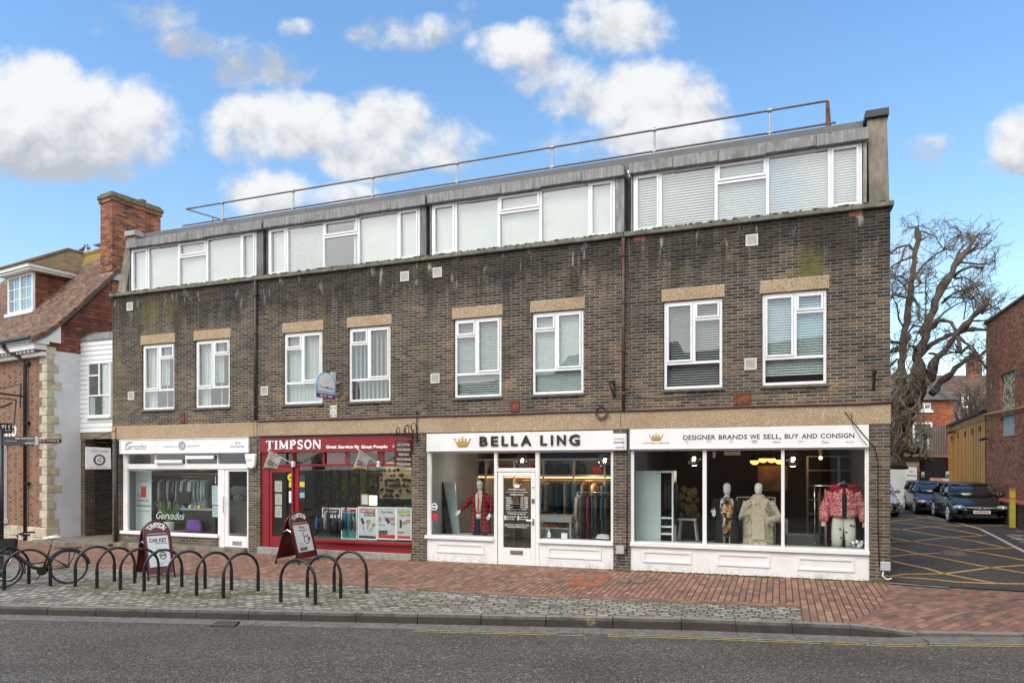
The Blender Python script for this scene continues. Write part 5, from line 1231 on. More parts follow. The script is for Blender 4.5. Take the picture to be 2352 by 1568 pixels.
m.poly([(SW_, dF, -.5), (SW_, dF, topz), (SW_ + 9, dF, topz), (SW_ + 9, dF, -.5)]); m.poly([(SW_, -3, -.5), (SW_ + 9, -3, -.5), (SW_ + 9, -3, topz), (SW_, -3, topz)])
part('wall', m, m_rbrick, rb)
m = MB().box(SW_ - .07, SW_ + 9, -3.1, dF + .08, topz + .002, topz + .10); part('coping', m, M('dark coping strip', (.10, .075, .065), .8, .2, 5), rb, bevel=.01)
m = MB().box(SW_ + .06, SW_ + .13, wy0 + .002, wy1 - .002, wz0 + .62 * 1.0, wz1 - .002)
zmid = onR(2305, 947).z
m = MB().box(SW_ + .07, SW_ + .14, wy0 + .003, wy1 - .003, zmid, wz1 - .003); part('aggregate_panel', m, aggregate_mat('flint panel', (.12, .10, .06), (.40, .32, .19), (.62, .56, .42), 11), rb)
m = MB().box(SW_ + .02, SW_ + .14, wy0 + .003, wy1 - .003, zmid - .14, zmid - .003); part('concrete_sill', m, m_conc, rb)
m = MB().box(SW_ + .08, SW_ + .13, wy0 + .05, wy1 - .05, wz0 + .04, zmid - .145); part('grey_board', m, M('pale grey board', (.38, .42, .42), .7, .04, 3), rb)
m = MB(); za = onR(2267, 953).z; m.tube([(SW_ - .06, dF - .05, onR(2262, 953).z), (SW_ - .06, onR(2352, 936).y, onR(2352, 936).z), (SW_ - .06, -2, onR(2352, 936).z + .02)], .035, 6); part('orange_pipe', m, M('faded orange pipe', (.48, .24, .12), .6, .15, 6), rb)
for px, py, hh in ((2278, 887, .2), (2334, 856, .26)):
 p = onR(px, py); m = MB().box(SW_ - .012, SW_ + .05, p.y - .12, p.y + .12, p.z - hh / 2, p.z + hh / 2); part('vent_hole', m, m_black, rb)
m = MB(); p = onR(2300, 1130); q = onR(2352, 1150)
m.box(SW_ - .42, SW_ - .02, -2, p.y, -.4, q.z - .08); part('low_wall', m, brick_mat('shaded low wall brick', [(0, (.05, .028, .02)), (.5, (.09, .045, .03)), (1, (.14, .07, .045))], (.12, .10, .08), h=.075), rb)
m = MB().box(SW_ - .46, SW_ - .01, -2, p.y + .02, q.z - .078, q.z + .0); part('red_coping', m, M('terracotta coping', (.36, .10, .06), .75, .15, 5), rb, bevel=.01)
d0, d1 = dF + .06, D_on(2182, SW_)
zA, zB = onR(2268, 948).z, onR(2182, 975).z
shed = thing('timber_shed', 'tall shed clad in golden vertical larch boards', 'shed', (SW_, d0, 0), FM)
za, zb = onR(2265, 943).z, onR(2185, 977).z
m = MB(); nb = 46
for k in range(nb):
 a = d0 + (d1 - d0) * k / nb; b = d0 + (d1 - d0) * (k + 1) / nb - .02; zt = za + (zb - za) * (k + .5) / nb; m.box(SW_ - .02 - .012 * (k % 2), SW_ + .02, a, b, .1, zt - .32)
part('larch_boards', m, plank_mat('golden larch', (.60, .26, .06), (.88, .47, .14), .13, gap=.03), shed)
m = MB().box(SW_ + .021, SW_ + 4, d0, d1, .0, min(za, zb) - .3); part('core', m, m_roomdark, shed)
m = MB(); m.loft([[(SW_ - .05, d0 - .04, za - .33), (SW_ + .05, d0 - .04, za - .33), (SW_ + .05, d0 - .04, za - .06), (SW_ - .05, d0 - .04, za - .06)], [(SW_ - .05, d1, zb - .33), (SW_ + .05, d1, zb - .33), (SW_ + .05, d1, zb - .06), (SW_ - .05, d1, zb - .06)]]); part('eave_board', m, M('brown eave board', (.34, .17, .06), .7, .2, 4, stretch=(1, .3, 3)), shed)
m = MB(); m.loft([[(SW_ - .14, y, z - .055), (SW_ + 4, y, z + .2), (SW_ + 4, y, z + .3), (SW_ - .14, y, z + .05)] for y, z in ((d0 - .1, za), (d1 + .15, zb))]); part('roof', m, M('dark felt roof', (.035, .038, .045), .8, .2, 6), shed)
for k in range(5):
 y = d0 + (d1 - d0) * (.1 + .2 * k); z = za + (zb - za) * (.1 + .2 * k) - .62; m = MB().box(SW_ - .07, SW_ - .034, y - .07, y + .07, z - .12, z + .12); part('rafter_end', m, M('dark rafter end', (.17, .075, .03), .8), shed)
def lamp(px, py, label):
 p = onR(px, py, SW_ - .1); t = thing('floodlight', label, 'light fitting', (SW_ - .1, p.y, p.z), FM)
 m = MB().box(SW_ - .34, SW_ - .14, p.y - .13, p.y + .13, p.z - .05, p.z + .05); m.map(lambda x, y, z: (x, y, z + (x - SW_) * .25)); part('lamp_body', m, m_blackmetal, t, bevel=.01)
 m = MB().tube([(SW_ - .15, p.y, p.z - .03), (SW_ - .02, p.y, p.z - .05)], .03, 6); part('arm', m, m_blackmetal, t)
lamp(2190, 990, 'black floodlight at the far top corner of the larch shed'); lamp(2265, 1005, 'black floodlight where larch boards meet the red brick wall')
db = d1 + .1
bw0, bw1 = S(2111, db), SW_ - .05
zf = lambda x, y: Zf(x, y, db)
t = thing('boarded_fence', 'weathered grey board fence above a black painted wall at the end of the yard', 'fence', (bw0, db, 0), FM)
m = MB(); n = 24
for k in range(n):
 a = bw0 + (bw1 - bw0) * k / n; b = bw0 + (bw1 - bw0) * (k + 1) / n - .012; zt = zf(2113, 985) + (zf(2182, 973) - zf(2113, 985)) * k / n; z0 = zf(2113, 1050) + (zf(2182, 1045) - zf(2113, 1050)) * k / n; m.box(a, b, db - .02 - .01 * (k % 2), db + .03, z0, zt)
part('grey_boards', m, plank_mat('silvered boards', (.20, .17, .15), (.36, .32, .28), .10), t)
m = MB().box(bw0, bw1, db - .005, db + .1, -.2, zf(2150, 1049)); part('black_wall', m, M('black painted boards', (.012, .012, .013), .6, .4, 3, dirt=(.05, .05, .05), dirt_amt=.5), t)
def plate(name, label, cat, x0, x1, y0, y1, d, mat, group=None, txts=(), extra=None, fr_mat=None):
 s0, s1 = S(x0, d), S(x1, d); zb_, zt_ = Zf((x0 + x1) / 2, y1, d), Zf((x0 + x1) / 2, y0, d)
 t = thing(name, label, cat, (s0, d, zb_), FM, group); m = MB().box(s0, s1, d - .02, d, zb_, zt_); part('plate', m, mat, t)
 if fr_mat: m = MB().frame(s0, s1, zb_, zt_, .03, d - .026, d - .0205); part('border', m, fr_mat, t)
 for txt, a, b, c, e, mt in txts:
  m = MB(); letters(m, txt, s0 + (s1 - s0) * a, s0 + (s1 - s0) * b, zb_ + (zt_ - zb_) * c, zb_ + (zt_ - zb_) * e, d - .025, .012, thick=.004); part('lettering', m, mt, t)
 if extra: extra(t, s0, s1, zb_, zt_, d)
 return t
m_yel = M('warning yellow', (.72, .55, .03), .5, .05, 4); m_signred = M('sign red', (.55, .02, .03), .5, .05, 4); m_green = M('sign green', (.05, .30, .10), .5)
def warn(t, s0, s1, z0, z1, d):
 m = MB().box(s0 + .02, s1 - .02, d - .025, d - .0205, z0 + .02, z0 + (z1 - z0) * .42); m.prism([(s0 + .05, z0 + (z1 - z0) * .5), (s1 - .05, z0 + (z1 - z0) * .5), ((s0 + s1) / 2, z1 - .06)], d - .026, d - .0205); part('yellow_field', m, m_yel, t)
dd = db - .05
plate('warning_sign', 'tall white and yellow warning notice on the grey boards', 'sign', 2125.5, 2134, 1007, 1030, dd, m_letterwhite, extra=warn)
def redp(t, s0, s1, z0, z1, d):
 h = z1 - z0; m = MB(); m.box(s0 + .05, s1 - .05, d - .026, d - .0205, z0 + .06, z0 + h * .66); part('red_field', m, m_signred, t)
 for k in range(3): m = MB().box(s0 + .12, s1 - .12, d - .030, d - .0265, z0 + h * (.12 + .18 * k), z0 + h * (.21 + .18 * k)); part('white_line', m, m_letterwhite, t)
plate('parking_sign', 'white notice with a red block on the black wall behind the dark hatchback', 'sign', 2134.5, 2160, 1096, 1121, dd + .03, m_letterwhite, txts=(('NO PARKING', .12, .88, .76, .9, m_signred),), extra=redp, fr_mat=m_signred)
def two(ma, mb2):
 def f(t, s0, s1, z0, z1, d): m = MB().box(s0 + .01, s1 - .01, d - .025, d - .0205, z0 + .01, z0 + (z1 - z0) * .45); part('lower_field', m, ma, t)
 return f
plate('small_notice', 'small green and white notice on the black wall, upper left', 'sign', 2116, 2123, 1083, 1096, dd + .03, m_letterwhite, extra=two(m_green, None))
plate('small_notice', 'small yellow and white notice on the black wall, lower left', 'sign', 2121, 2129, 1105, 1118, dd + .03, m_letterwhite, extra=two(m_yel, None))
def lefty(t, s0, s1, z0, z1, d): m = MB().box(s0 + .01, s0 + (s1 - s0) * .3, d - .025, d - .0205, z0 - .08, z1 - .02); part('yellow_field', m, m_yel, t)
plate('small_notice', 'wide pale notice with a yellow end on the black wall', 'sign', 2174 - 15, 2182, 1098, 1110, dd + .03, m_letterwhite, extra=lefty)
plate('small_notice', 'pale green edged notice at the foot of the larch shed corner', 'sign', 2172, 2181, 1082, 1095, dd + .03, m_letterwhite, extra=two(m_green, None))
dg = D_on(2100, 21.0) + 3.0; dg = db - .3
gs0, gs1 = 17.5, S(2112, dg)
t = thing('garage', 'low garage with a white roller door and corrugated roof', 'garage', (gs1, dg, 0), FM)
gz1 = Zf(2090, 1048, dg); gdx1 = S(2091, dg); gdz = Zf(2080, 1070, dg)
m = MB(); m.box(gdx1 + .02, gs1, dg, dg + .3, -.2, gz1 - .2); m.box(gs0, gs1, dg + .31, dg + 5, -.2, gz1 - .1); part('brick_wall', m, m_rbrick, t)
m = MB().box(gs0, gdx1 + .35, dg - .02, dg + .29, gdz, gz1 - .06); part('concrete_lintel', m, M('sandy lintel', (.36, .29, .2), .9, .15, 4), t)
m = MB(); k = 0; z = .1
while z < gdz - .02: m.box(gs0, gdx1, dg + .06 + .012 * (k % 2), dg + .12, z, min(z + .085, gdz - .01)); z += .09; k += 1
part('roller_door', m, m_lwhite, t)
m = MB().box(gs0, gs1 + .1, dg - .14, dg - .03, gz1 - .16, gz1 - .0); part('black_fascia', m, m_black, t)
m = MB(); n = 60
pts = [(gs0 + (gs1 + .15 - gs0) * i / n, .035 * math.sin(i * 2.2)) for i in range(n + 1)]
m.loft([[(s, dg - .15, gz1 + .03 + q) for s, q in pts], [(s, dg + 3.2, gz1 + .62 + q) for s, q in pts]], cap=False, close=False); part('corrugated_roof', m, M('lichened sheet roof', (.20, .12, .09), .9, .3, 3, dirt=(.12, .12, .05), dirt_amt=.6), t)
m = MB()
for _ in range(120):
 s = gs1 - abs(random.gauss(0, .5)); m.ellipsoid((s, dg + random.uniform(.1, 2), gz1 + random.uniform(.1, .5)), .12, .12, .09, 6, 4)
solo('ivy', 'green brown ivy spilling over the garage roof corner', 'ivy', m, M('ivy leaves', (.07, .08, .03), .9, .5, 9, bmp=.5), (gs1, dg, gz1), FM, kind='stuff')
plate('no_parking_sign', 'square white No Parking board on the garage brickwork', 'sign', 2080, 2106, 1072, 1102, dg - .16, m_letterwhite, txts=(('No', .36, .66, .58, .72, m_black), ('Parking', .14, .88, .24, .44, m_black)))
def back_house(name, label, x0, x1, y_eave, y_ridge, Y, mat, roofm, depth=6, chim=None, wins=(), xr0=None, xr1=None):
 a, b = at(x0, y_eave, Y), at(x1, y_eave, Y); zr = at(x0, y_ridge, Y + depth / 2).z
 t = thing(name, label, 'house', (a.x, Y, 0), WM)
 m = MB().box(a.x, b.x, Y, Y + depth, -.5, a.z); part('wall', m, mat, t)
 m = MB(); o = .25
 m.add([(a.x - o, Y - o, a.z - .1), (b.x + o, Y - o, a.z - .1), (b.x + o, Y + depth / 2, zr), (a.x - o, Y + depth / 2, zr), (b.x + o, Y + depth + o, a.z - .1), (a.x - o, Y + depth + o, a.z - .1)], [(0, 1, 2, 3), (3, 2, 4, 5), (0, 3, 5), (1, 4, 2)])
 rf = part('roof', m, roofm, t)
 if chim:
  for cx_ in chim: p = at(cx_, y_ridge, Y + depth / 2); m = MB().box(p.x - .45, p.x + .45, Y + depth / 2 - .3, Y + depth / 2 + .3, zr - .6, zr + 1.3); m.box(p.x - .52, p.x + .52, Y + depth / 2 - .37, Y + depth / 2 + .37, zr + 1.302, zr + 1.45); m.lathe([(.14, 0), (.12, .4)], (p.x - .2, Y + depth / 2, zr + 1.45), 8); m.lathe([(.14, 0), (.12, .4)], (p.x + .2, Y + depth / 2, zr + 1.45), 8); part('chimney', m, m_cbrick, t)
 for (xa, xb, ya, yb) in wins:
  p, q = at(xa, yb, Y), at(xb, ya, Y); m = MB().frame(p.x, q.x, p.z, q.z, .09, Y - .06, Y - .001); mx = (p.x + q.x) / 2; m.box(mx - .03, mx + .03, Y - .05, Y - .002, p.z + .09, q.z - .09)
  for f_ in (.33, .66): m.box(p.x + .09, q.x - .09, Y - .045, Y - .003, p.z + (q.z - p.z) * f_ - .025, p.z + (q.z - p.z) * f_ + .025)
  m.box(p.x - .12, q.x + .12, Y - .10, Y - .001, p.z - .14, p.z - .001); w_ = part('window', m, m_lwhite, t)
  g = MB().box(p.x + .05, q.x - .05, Y - .02, Y - .012, p.z + .05, q.z - .05); part('pane', g, M('dark window glass', (.03, .035, .04), .08, .1, 3), w_)
 return t
m_obrick = brick_mat('bright orange brick', [(0, (.20, .05, .025)), (.5, (.34, .085, .035)), (1, (.45, .15, .06))], (.30, .20, .13), h=.075, stain=((.25, .14, .08), .6, .4))
m_slate = roof_tile_mat('grey brown slates', [(0, (.055, .05, .047)), (.5, (.10, .085, .075)), (1, (.15, .125, .105))], .3, .2)
m_rtile = roof_tile_mat('brown roof tiles', [(0, (.075, .04, .03)), (.5, (.125, .065, .045)), (1, (.17, .10, .075))], .2, .13)
back_house('distant_house', 'bright orange brick house behind the tree with white sash windows', 1960, 2192, 915, 858, 44, m_obrick, m_slate, 7, None, ((2096, 2140, 970, 1030), (2108, 2137, 925, 942)))
back_house('distant_house', 'brown tiled house behind the grey fence with a chimney on its ridge', 2180, 2420, 985, 862, 50, m_obrick, m_rtile, 11, (2237,), ())
t = thing('roof_dormer', 'white framed dormer on the brown tiled roof beyond the yard', 'dormer', tuple(at(2222, 945, 52.0)), WM)
p, q = at(2208, 937, 52.0), at(2236, 904, 52.0); Y = 52.0
m = MB().box(p.x - .05, q.x + .05, Y, Y + 2.6, p.z - .1, q.z + .1); part('dormer_body', m, m_rtile, t)
m = MB().frame(p.x, q.x, p.z, q.z, .14, Y - .06, Y - .001); mx = (p.x + q.x) / 2; m.box(mx - .06, mx + .06, Y - .05, Y - .002, p.z + .14, q.z - .14); m.box(p.x + .14, q.x - .14, Y - .045, Y - .003, (p.z + q.z) / 2 - .05, (p.z + q.z) / 2 + .05); part('window_frame', m, m_lwhite, t)
g = MB().box(p.x + .05, q.x - .05, Y - .02, Y - .012, p.z + .05, q.z - .05); part('pane', g, MATS['dark window glass'], t)
# ---- the pollarded tree
m_bark = M('grey brown bark', (.085, .066, .052), .95, .4, 5, bmp=.8, dirt=(.11, .10, .055), dirt_amt=.6, stretch=(1, 1, .5))
m_twig = M('pale twig bark', (.135, .11, .085), .9, .3, 9)
m_vine = M('pale hanging vine', (.22, .19, .13), .9, .3, 9)
TY = 27.0
def tp(x, y, dy=0.0): return at((2980 + x / 2.8) * K_, (740 + y / 2.8) * K_, TY + dy)
tr = random.Random(11)
tree = thing('pollarded_tree', 'big bare pollarded tree with gnarled limbs and trailing vines behind the shops', 'tree', tuple(at(2060, 1110, TY)), WM)
KZ = TY / FP * K_ / 2.8       # metres per zoom pixel
LIMBS = [([(120, 2360), (95, 2150), (110, 1900), (140, 1700), (180, 1580)], [105, 85, 84, 74, 70], 0), ([(150, 1950), (240, 1760), (330, 1560), (350, 1350)], [95, 88, 70, 52], .3),
         ([(110, 1800), (150, 1568), (180, 1350), (215, 1050), (240, 850), (270, 650), (290, 480), (300, 330), (325, 200), (318, 70)], [62, 45, 40, 36, 33, 30, 27, 24, 22, 18], 0),
         ([(250, 1760), (320, 1500), (340, 1300), (390, 1120), (430, 950), (500, 780), (560, 640), (640, 500), (700, 390), (790, 290), (880, 160)], [70, 58, 48, 40, 36, 34, 32, 27, 26, 20, 14], -.3),
         ([(330, 1700), (430, 1500), (480, 1360), (560, 1260), (640, 1160), (700, 1080), (780, 1000), (850, 920), (930, 840), (1000, 795)], [50, 36, 33, 30, 28, 28, 27, 26, 25, 26], -.8),
         ([(400, 1230), (460, 1180), (540, 1140), (640, 1090), (760, 1050), (880, 1035), (970, 1045)], [26, 24, 22, 20, 22, 20, 14], .8), ([(470, 1640), (560, 1530), (650, 1450), (740, 1360), (840, 1290), (920, 1285), (990, 1230)], [36, 30, 26, 25, 24, 15, 10], .5),
         ([(700, 410), (800, 412), (900, 425), (1000, 422), (1055, 388)], [13, 11, 9, 9, 7], .4), ([(670, 550), (700, 510), (760, 470), (850, 447), (945, 462)], [16, 15, 13, 11, 9], -.5), ([(690, 420), (710, 330), (760, 250), (850, 190)], [14, 12, 9, 6], .3), ([(760, 350), (840, 290), (900, 240)], [12, 10, 8], -.2), ([(830, 310), (890, 275), (945, 268)], [9, 8, 6], .1),
         ([(600, 660), (700, 622), (740, 640), (780, 720), (860, 745)], [8, 7, 6, 6, 4], .3), ([(560, 790), (640, 735), (740, 740), (860, 742)], [9, 8, 7, 5], -.4), ([(490, 975), (580, 880), (700, 800), (830, 755)], [9, 8, 7, 5], .6), ([(580, 760), (660, 700), (760, 665), (850, 640)], [8, 7, 6, 4], -.6), ([(690, 560), (760, 545), (830, 580), (890, 640), (920, 720), (960, 770)], [9, 8, 7, 6, 5, 3], .2),
         ([(460, 1020), (520, 970), (580, 955), (640, 975), (690, 1050), (710, 1150), (740, 1270)], [20, 19, 17, 17, 17, 15, 12], -.6), ([(740, 1260), (800, 1200), (860, 1260), (910, 1330)], [14, 12, 10, 8], -.7), ([(700, 1100), (780, 1170), (850, 1200), (900, 1290), (970, 1400)], [13, 11, 9, 8, 6], -.4),
         ([(300, 300), (250, 250), (200, 250), (130, 275), (60, 330)], [14, 12, 10, 9, 6], .3), ([(290, 350), (180, 390), (110, 430), (60, 470)], [11, 10, 8, 6], .5), ([(210, 260), (190, 330), (150, 440), (110, 520)], [10, 9, 8, 5], -.3), ([(290, 500), (330, 560), (360, 605)], [16, 15, 12], -.5), ([(320, 530), (350, 470), (420, 400), (500, 330), (600, 280), (680, 235), (745, 120)], [9, 9, 9, 8, 8, 7, 4], .4), ([(340, 540), (400, 470), (460, 470)], [8, 7, 5], -.3),
         ([(330, 250), (350, 200), (370, 190)], [14, 13, 12], -.2), ([(345, 130), (370, 110), (430, 140), (490, 150), (530, 220), (580, 280)], [7, 7, 6, 5, 4, 3], .2), ([(255, 600), (190, 545), (100, 530), (55, 535)], [9, 8, 6, 4], .4), ([(240, 690), (180, 600), (110, 555)], [8, 7, 5], -.5), ([(225, 740), (120, 715), (55, 740)], [10, 9, 6], .3), ([(200, 1020), (150, 940), (130, 800), (90, 740)], [8, 7, 6, 4], -.2), ([(270, 700), (330, 820), (340, 930)], [14, 16, 13], -.7), ([(240, 1070), (290, 1005), (390, 1020)], [10, 11, 9], .5), ([(170, 1165), (60, 1155)], [14, 10], 0), ([(140, 1230), (100, 1240), (55, 1260)], [22, 20, 16], .3), ([(130, 1320), (60, 1400)], [14, 10], .2), ([(330, 1260), (300, 1210), (250, 1195), (230, 1240)], [14, 13, 11, 8], -.5), ([(400, 960), (405, 850), (400, 690)], [7, 6, 4], .2), ([(430, 1265), (560, 1280), (700, 1250)], [10, 9, 7], -.6), ([(860, 880), (840, 760), (790, 690)], [6, 5, 4], .3), ([(760, 945), (785, 800), (730, 680)], [6, 5, 4], -.3), ([(930, 880), (1020, 835)], [16, 12], .1), ([(860, 960), (980, 960), (1100, 840)], [9, 6, 4], .2)]
tk = MB(); tw = MB()
twig_seeds = []
for pts, rs, dy in LIMBS:
 P = [tp(x, y, dy * (i / (len(pts) - 1)) * 2.2) for i, (x, y) in enumerate(pts)]
 Q = []; RR = []
 for i in range(len(P) - 1):
  n = max(2, int((P[i + 1] - P[i]).length / .22))
  for k in range(n):
   t_ = k / n; p = P[i].lerp(P[i + 1], t_); r = (rs[i] + (rs[i + 1] - rs[i]) * t_) * KZ
   Q.append(p + Vector((tr.gauss(0, r * .22), tr.gauss(0, r * .22), tr.gauss(0, r * .15)))); RR.append(r * tr.choice((.8, .9, .95, 1, 1.35)))
   if tr.random() < (.2 if r < .25 else .16): twig_seeds.append((Q[-1], (P[i + 1] - P[i]).normalized(), r))
 Q.append(P[-1]); RR.append(rs[-1] * KZ * .9)
 tk.tube(Q, RR, 9)
 for _ in range(7): twig_seeds.append((P[-1], (P[-1] - P[-2]).normalized(), RR[-1]))
part('trunk', tk, m_bark, tree, smooth=True)
def twig(mb, p, d, L, r, depth):
 n = 5; pts = [p]; q = p.copy(); dd = d.copy()
 for k in range(n):
  dd = (dd + Vector((tr.gauss(0, .30), tr.gauss(0, .30), tr.gauss(.03, .30)))).normalized(); q = q + dd * L / n; pts.append(q.copy())
  if depth > 0 and tr.random() < .75: twig(mb, q, (dd + Vector((tr.gauss(0, .8), tr.gauss(0, .8), tr.gauss(.1, .8)))).normalized(), L * tr.uniform(.35, .65), r * .6, depth - 1)
 mb.tube(pts, [r * (1 - .75 * k / n) for k in range(n + 1)], 4, cap=False)
for p, d, r in twig_seeds:
 for _ in range(1):
  v = Vector((tr.gauss(0, 1), tr.gauss(0, .8), tr.gauss(.25, .9))); v = (v - d * v.dot(d) * .6).normalized()
  twig(tw, p, v, tr.uniform(.35, 1.0), tr.uniform(.012, .024), 2)
part('crown', tw, m_twig, tree)
vn = MB()
for _ in range(60):
 x = tr.gauss(190, 120); y = tr.uniform(1150, 1950); p = tp(x, y, tr.uniform(-1.2, -.6)); pts = [p]; d = Vector((tr.gauss(0, .5), 0, -1))
 for k in range(9):
  d = (d + Vector((tr.gauss(0, .55), tr.gauss(0, .15), tr.gauss(-.12, .35)))).normalized(); p = p + d * tr.uniform(.14, .26); pts.append(p)
 vn.tube(pts, tr.uniform(.008, .018), 4, cap=False)
part('hanging_vines', vn, m_vine, tree)
def bush(name, label, x0, x1, yb, yt, Y, n, seed):
 rr = random.Random(seed); a = at((x0 + x1) / 2, yb, Y); t = thing(name, label, 'shrub', tuple(a), WM); st = MB(); cr = MB(); global tr
 keep = tr; tr = rr
 for k in range(n):
  p = at(rr.uniform(x0, x1), yb, Y + rr.uniform(-1, 1)); h = (yb - yt) / FP * Y * rr.uniform(.6, 1)
  q = p + Vector((rr.gauss(0, .5), 0, h)); st.tube([p, p.lerp(q, .5) + Vector((rr.gauss(0, .2), 0, 0)), q], [.04, .03, .012], 5)
  for f_ in (.3, .45, .6, .75, .9, 1): twig(cr, p.lerp(q, f_), Vector((rr.gauss(0, 1), rr.gauss(0, .5), rr.uniform(.1, .9))).normalized(), h * rr.uniform(.15, .35), .016, 2)
 part('stem', st, m_bark, t); part('crown', cr, m_twig, t); tr = keep
bush('bare_shrub', 'tangled bare winter shrub between the larch shed roof and the tiled house', 2185, 2268, 985, 880, 33, 26, 5)
bush('bare_shrub', 'thin bare saplings rising above the garage roof', 2060, 2130, 1050, 930, 34, 10, 9)
for k, (x0, w, h, rh, c) in enumerate(((-34, 12, 6.2, 3.2, (.42, .16, .09)), (-21.5, 9, 7.0, 3.6, (.62, .60, .55)), (-12, 10, 6.4, 3.4, (.30, .14, .09)), (-1.5, 8, 7.4, 2.6, (.55, .50, .42)), (7, 11, 6.3, 3.5, (.36, .15, .10)), (18.5, 12, 6.8, 3.0, (.6, .58, .56)))):
 t = thing('opposite_house', ('leftmost red', 'tall white', 'dark red', 'cream flat fronted', 'brown red', 'pale end')[k] + ' house across the road, mirrored in the windows', 'house', (x0, -11, -.5), WM)
 m = MB().box(x0, x0 + w, -19, -11, -.5, h); part('wall', m, M('opposite wall %d' % k, c, .85, .15, 2), t)
 m = MB(); m.loft([[(x, -10.6, h - .1), (x, -15, h + rh), (x, -19.4, h - .1)] for x in (x0 - .1, x0 + w + .1)]); part('roof', m, m_rtile, t)
 for q in range(3):
  x = x0 + w * (.2 + .3 * q); f = part('window', MB().frame(x - .5, x + .5, 3.4, 4.9, .08, -11.03, -10.95), m_lwhite, t); part('pane', MB().box(x - .44, x + .44, -11.02, -11.0, 3.45, 4.85), MATS['dark window glass'], f)
# ------------------------------------------------------------------ fittings on the frontage
m_vent = M('cream plastic vent', (.58, .56, .52), .5, .05, 6)
m_dark = M('dark gap', (.015, .014, .013), .9)
def wall_vent(px, py, label, size=.235):
 s, z = F(px, py); t = thing('wall_vent', label, 'vent', (s, 0, z), FM, 'square louvred vents on the terrace wall'); h = size / 2
 m = MB().frame(s - h, s + h, z - h, z + h, .03, -.022, -.001); f = part('vent_frame', m, m_vent, t, bevel=.004)
 m = MB()
 for k in range(8): q = z - h + .04 + k * (size - .08) / 7; m.box(s - h + .03, s + h - .03, -.018, -.012, q - .007, q + .007)
 part('louvres', m, m_vent, t); m = MB().box(s - h + .02, s + h - .02, -.008, -.001, z - h + .02, z + h - .02); part('dark_backing', m, m_dark, t)
for a in ((299, 704, 'square vent near the left end of the brick wall below the ledge'), (302, 909, 'square vent left of the leftmost first floor window near its sill'), (608, 898, 'square vent beside the downpipe, left of the estate agent board'), (930, 635, 'left one of two neighbouring vents under the ledge at mid wall'),
          (1005, 626, 'right one of two neighbouring vents under the ledge at mid wall'), (1000, 869, 'square vent left of the window with open venetian slats'), (1727, 552, 'highest square vent, under a white lime streak on the right'), (1724, 836, 'square vent between the two rightmost first floor windows')): wall_vent(*a)
m_terra = M('terracotta air brick', (.36, .10, .06), .8, .15, 9)
for px, py, lb in ((1467, 548, 'small terracotta air brick beside the central downpipe top'), (1964, 491, 'small terracotta air brick near the right end below the ledge')):
 s, z = F(px, py); t = thing('air_brick', lb, 'air brick', (s, 0, z), FM, 'terracotta air bricks'); m = MB().box(s - .105, s + .105, -.006, .01, z - .036, z + .036); part('body', m, m_terra, t)
 m = MB()
 for k in range(8):
  for r_ in (-.012, .012): m.box(s - .088 + k * .023, s - .076 + k * .023, -.009, -.0065, z + r_ - .006, z + r_ + .006)
 part('holes', m, m_dark, t)
m_whiterust = M('rust stained white plate', (.62, .58, .52), .7, .1, 9, dirt=(.25, .09, .04), dirt_amt=.9)
for px, py, w, h, mt, lb in ((419, 960, .17, .27, m_rust, 'rusty iron plate under the two leftmost first floor windows'), (767, 945, .2, .30, m_whiterust, 'white rust stained plate below the estate agent board'), (1183, 932, .21, .27, m_rust, 'rusty iron plate at mid wall above the gold crown sign'), (1704, 915, .33, .25, m_rust, 'wide mossy rusted plate between the two rightmost windows')):
 s, z = F(px, py); t = thing('iron_plate', lb, 'metal plate', (s, 0, z), FM); m = MB().box(s - w / 2, s + w / 2, -.03, -.001, z - h / 2, z + h / 2); part('plate', m, mt, t, bevel=.006)
 m = MB()
 for a, b in ((-.3, .3), (.3, .3), (-.3, -.3), (.3, -.3)): m.tube([(s + a * w, -.03, z + b * h), (s + a * w, -.045, z + b * h)], .014, 6)
 part('bolts', m, m_rust, t)
for px, py, lb, side in ((1411, 893, 'black angled wall bracket left of the central downpipe', 1), (2006, 871, 'black upright wall bracket near the right corner', 0)):
 s, z = F(px, py); t = thing('wall_bracket', lb, 'bracket', (s, 0, z), FM); m = MB().box(s - .022, s + .022, -.03, -.001, z - .19, z + .19); part('back_plate', m, m_blackmetal, t)
 m = MB().tube([(s, -.03, z + .1), (s - .02 * side, -.42, z + .12)], .016, 6).tube([(s, -.03, z - .17), (s - .02 * side, -.40, z + .10)], .013, 6); part('arm', m, m_blackmetal, t)
def pipe_run(name, label, pts, r, mat, clips=None):
 t = thing(name, label, 'pipe', (pts[0][0], pts[0][1], pts[0][2]), FM); m = MB().tube(pts, r, 8); part('run', m, mat, t, smooth=True)
 if clips:
  for p in clips: m = MB().tube([(p[0], p[1], p[2] - .025), (p[0], p[1], p[2] + .025)], r * 1.5, 8); part('clip', m, mat, t)
 return t
m_pipedark = M('dark brown pipe', (.055, .04, .036), .5, .2, 8)
s = S(590); pipe_run('downpipe', 'dark brown downpipe on the brickwork between the two left shops', [(s, -.06, 6.95), (s, -.06, 3.36)], .035, m_pipedark, [(s, -.06, z) for z in (6.6, 5.6, 4.6, 3.7)])
s = S(1433); pipe_run('downpipe', 'brown downpipe on the brickwork between the two right shops', [(s, -.06, 6.95), (s, -.06, 3.34)], .034, m_pipe, [(s, -.06, z) for z in (6.6, 5.6, 4.6, 3.7)])
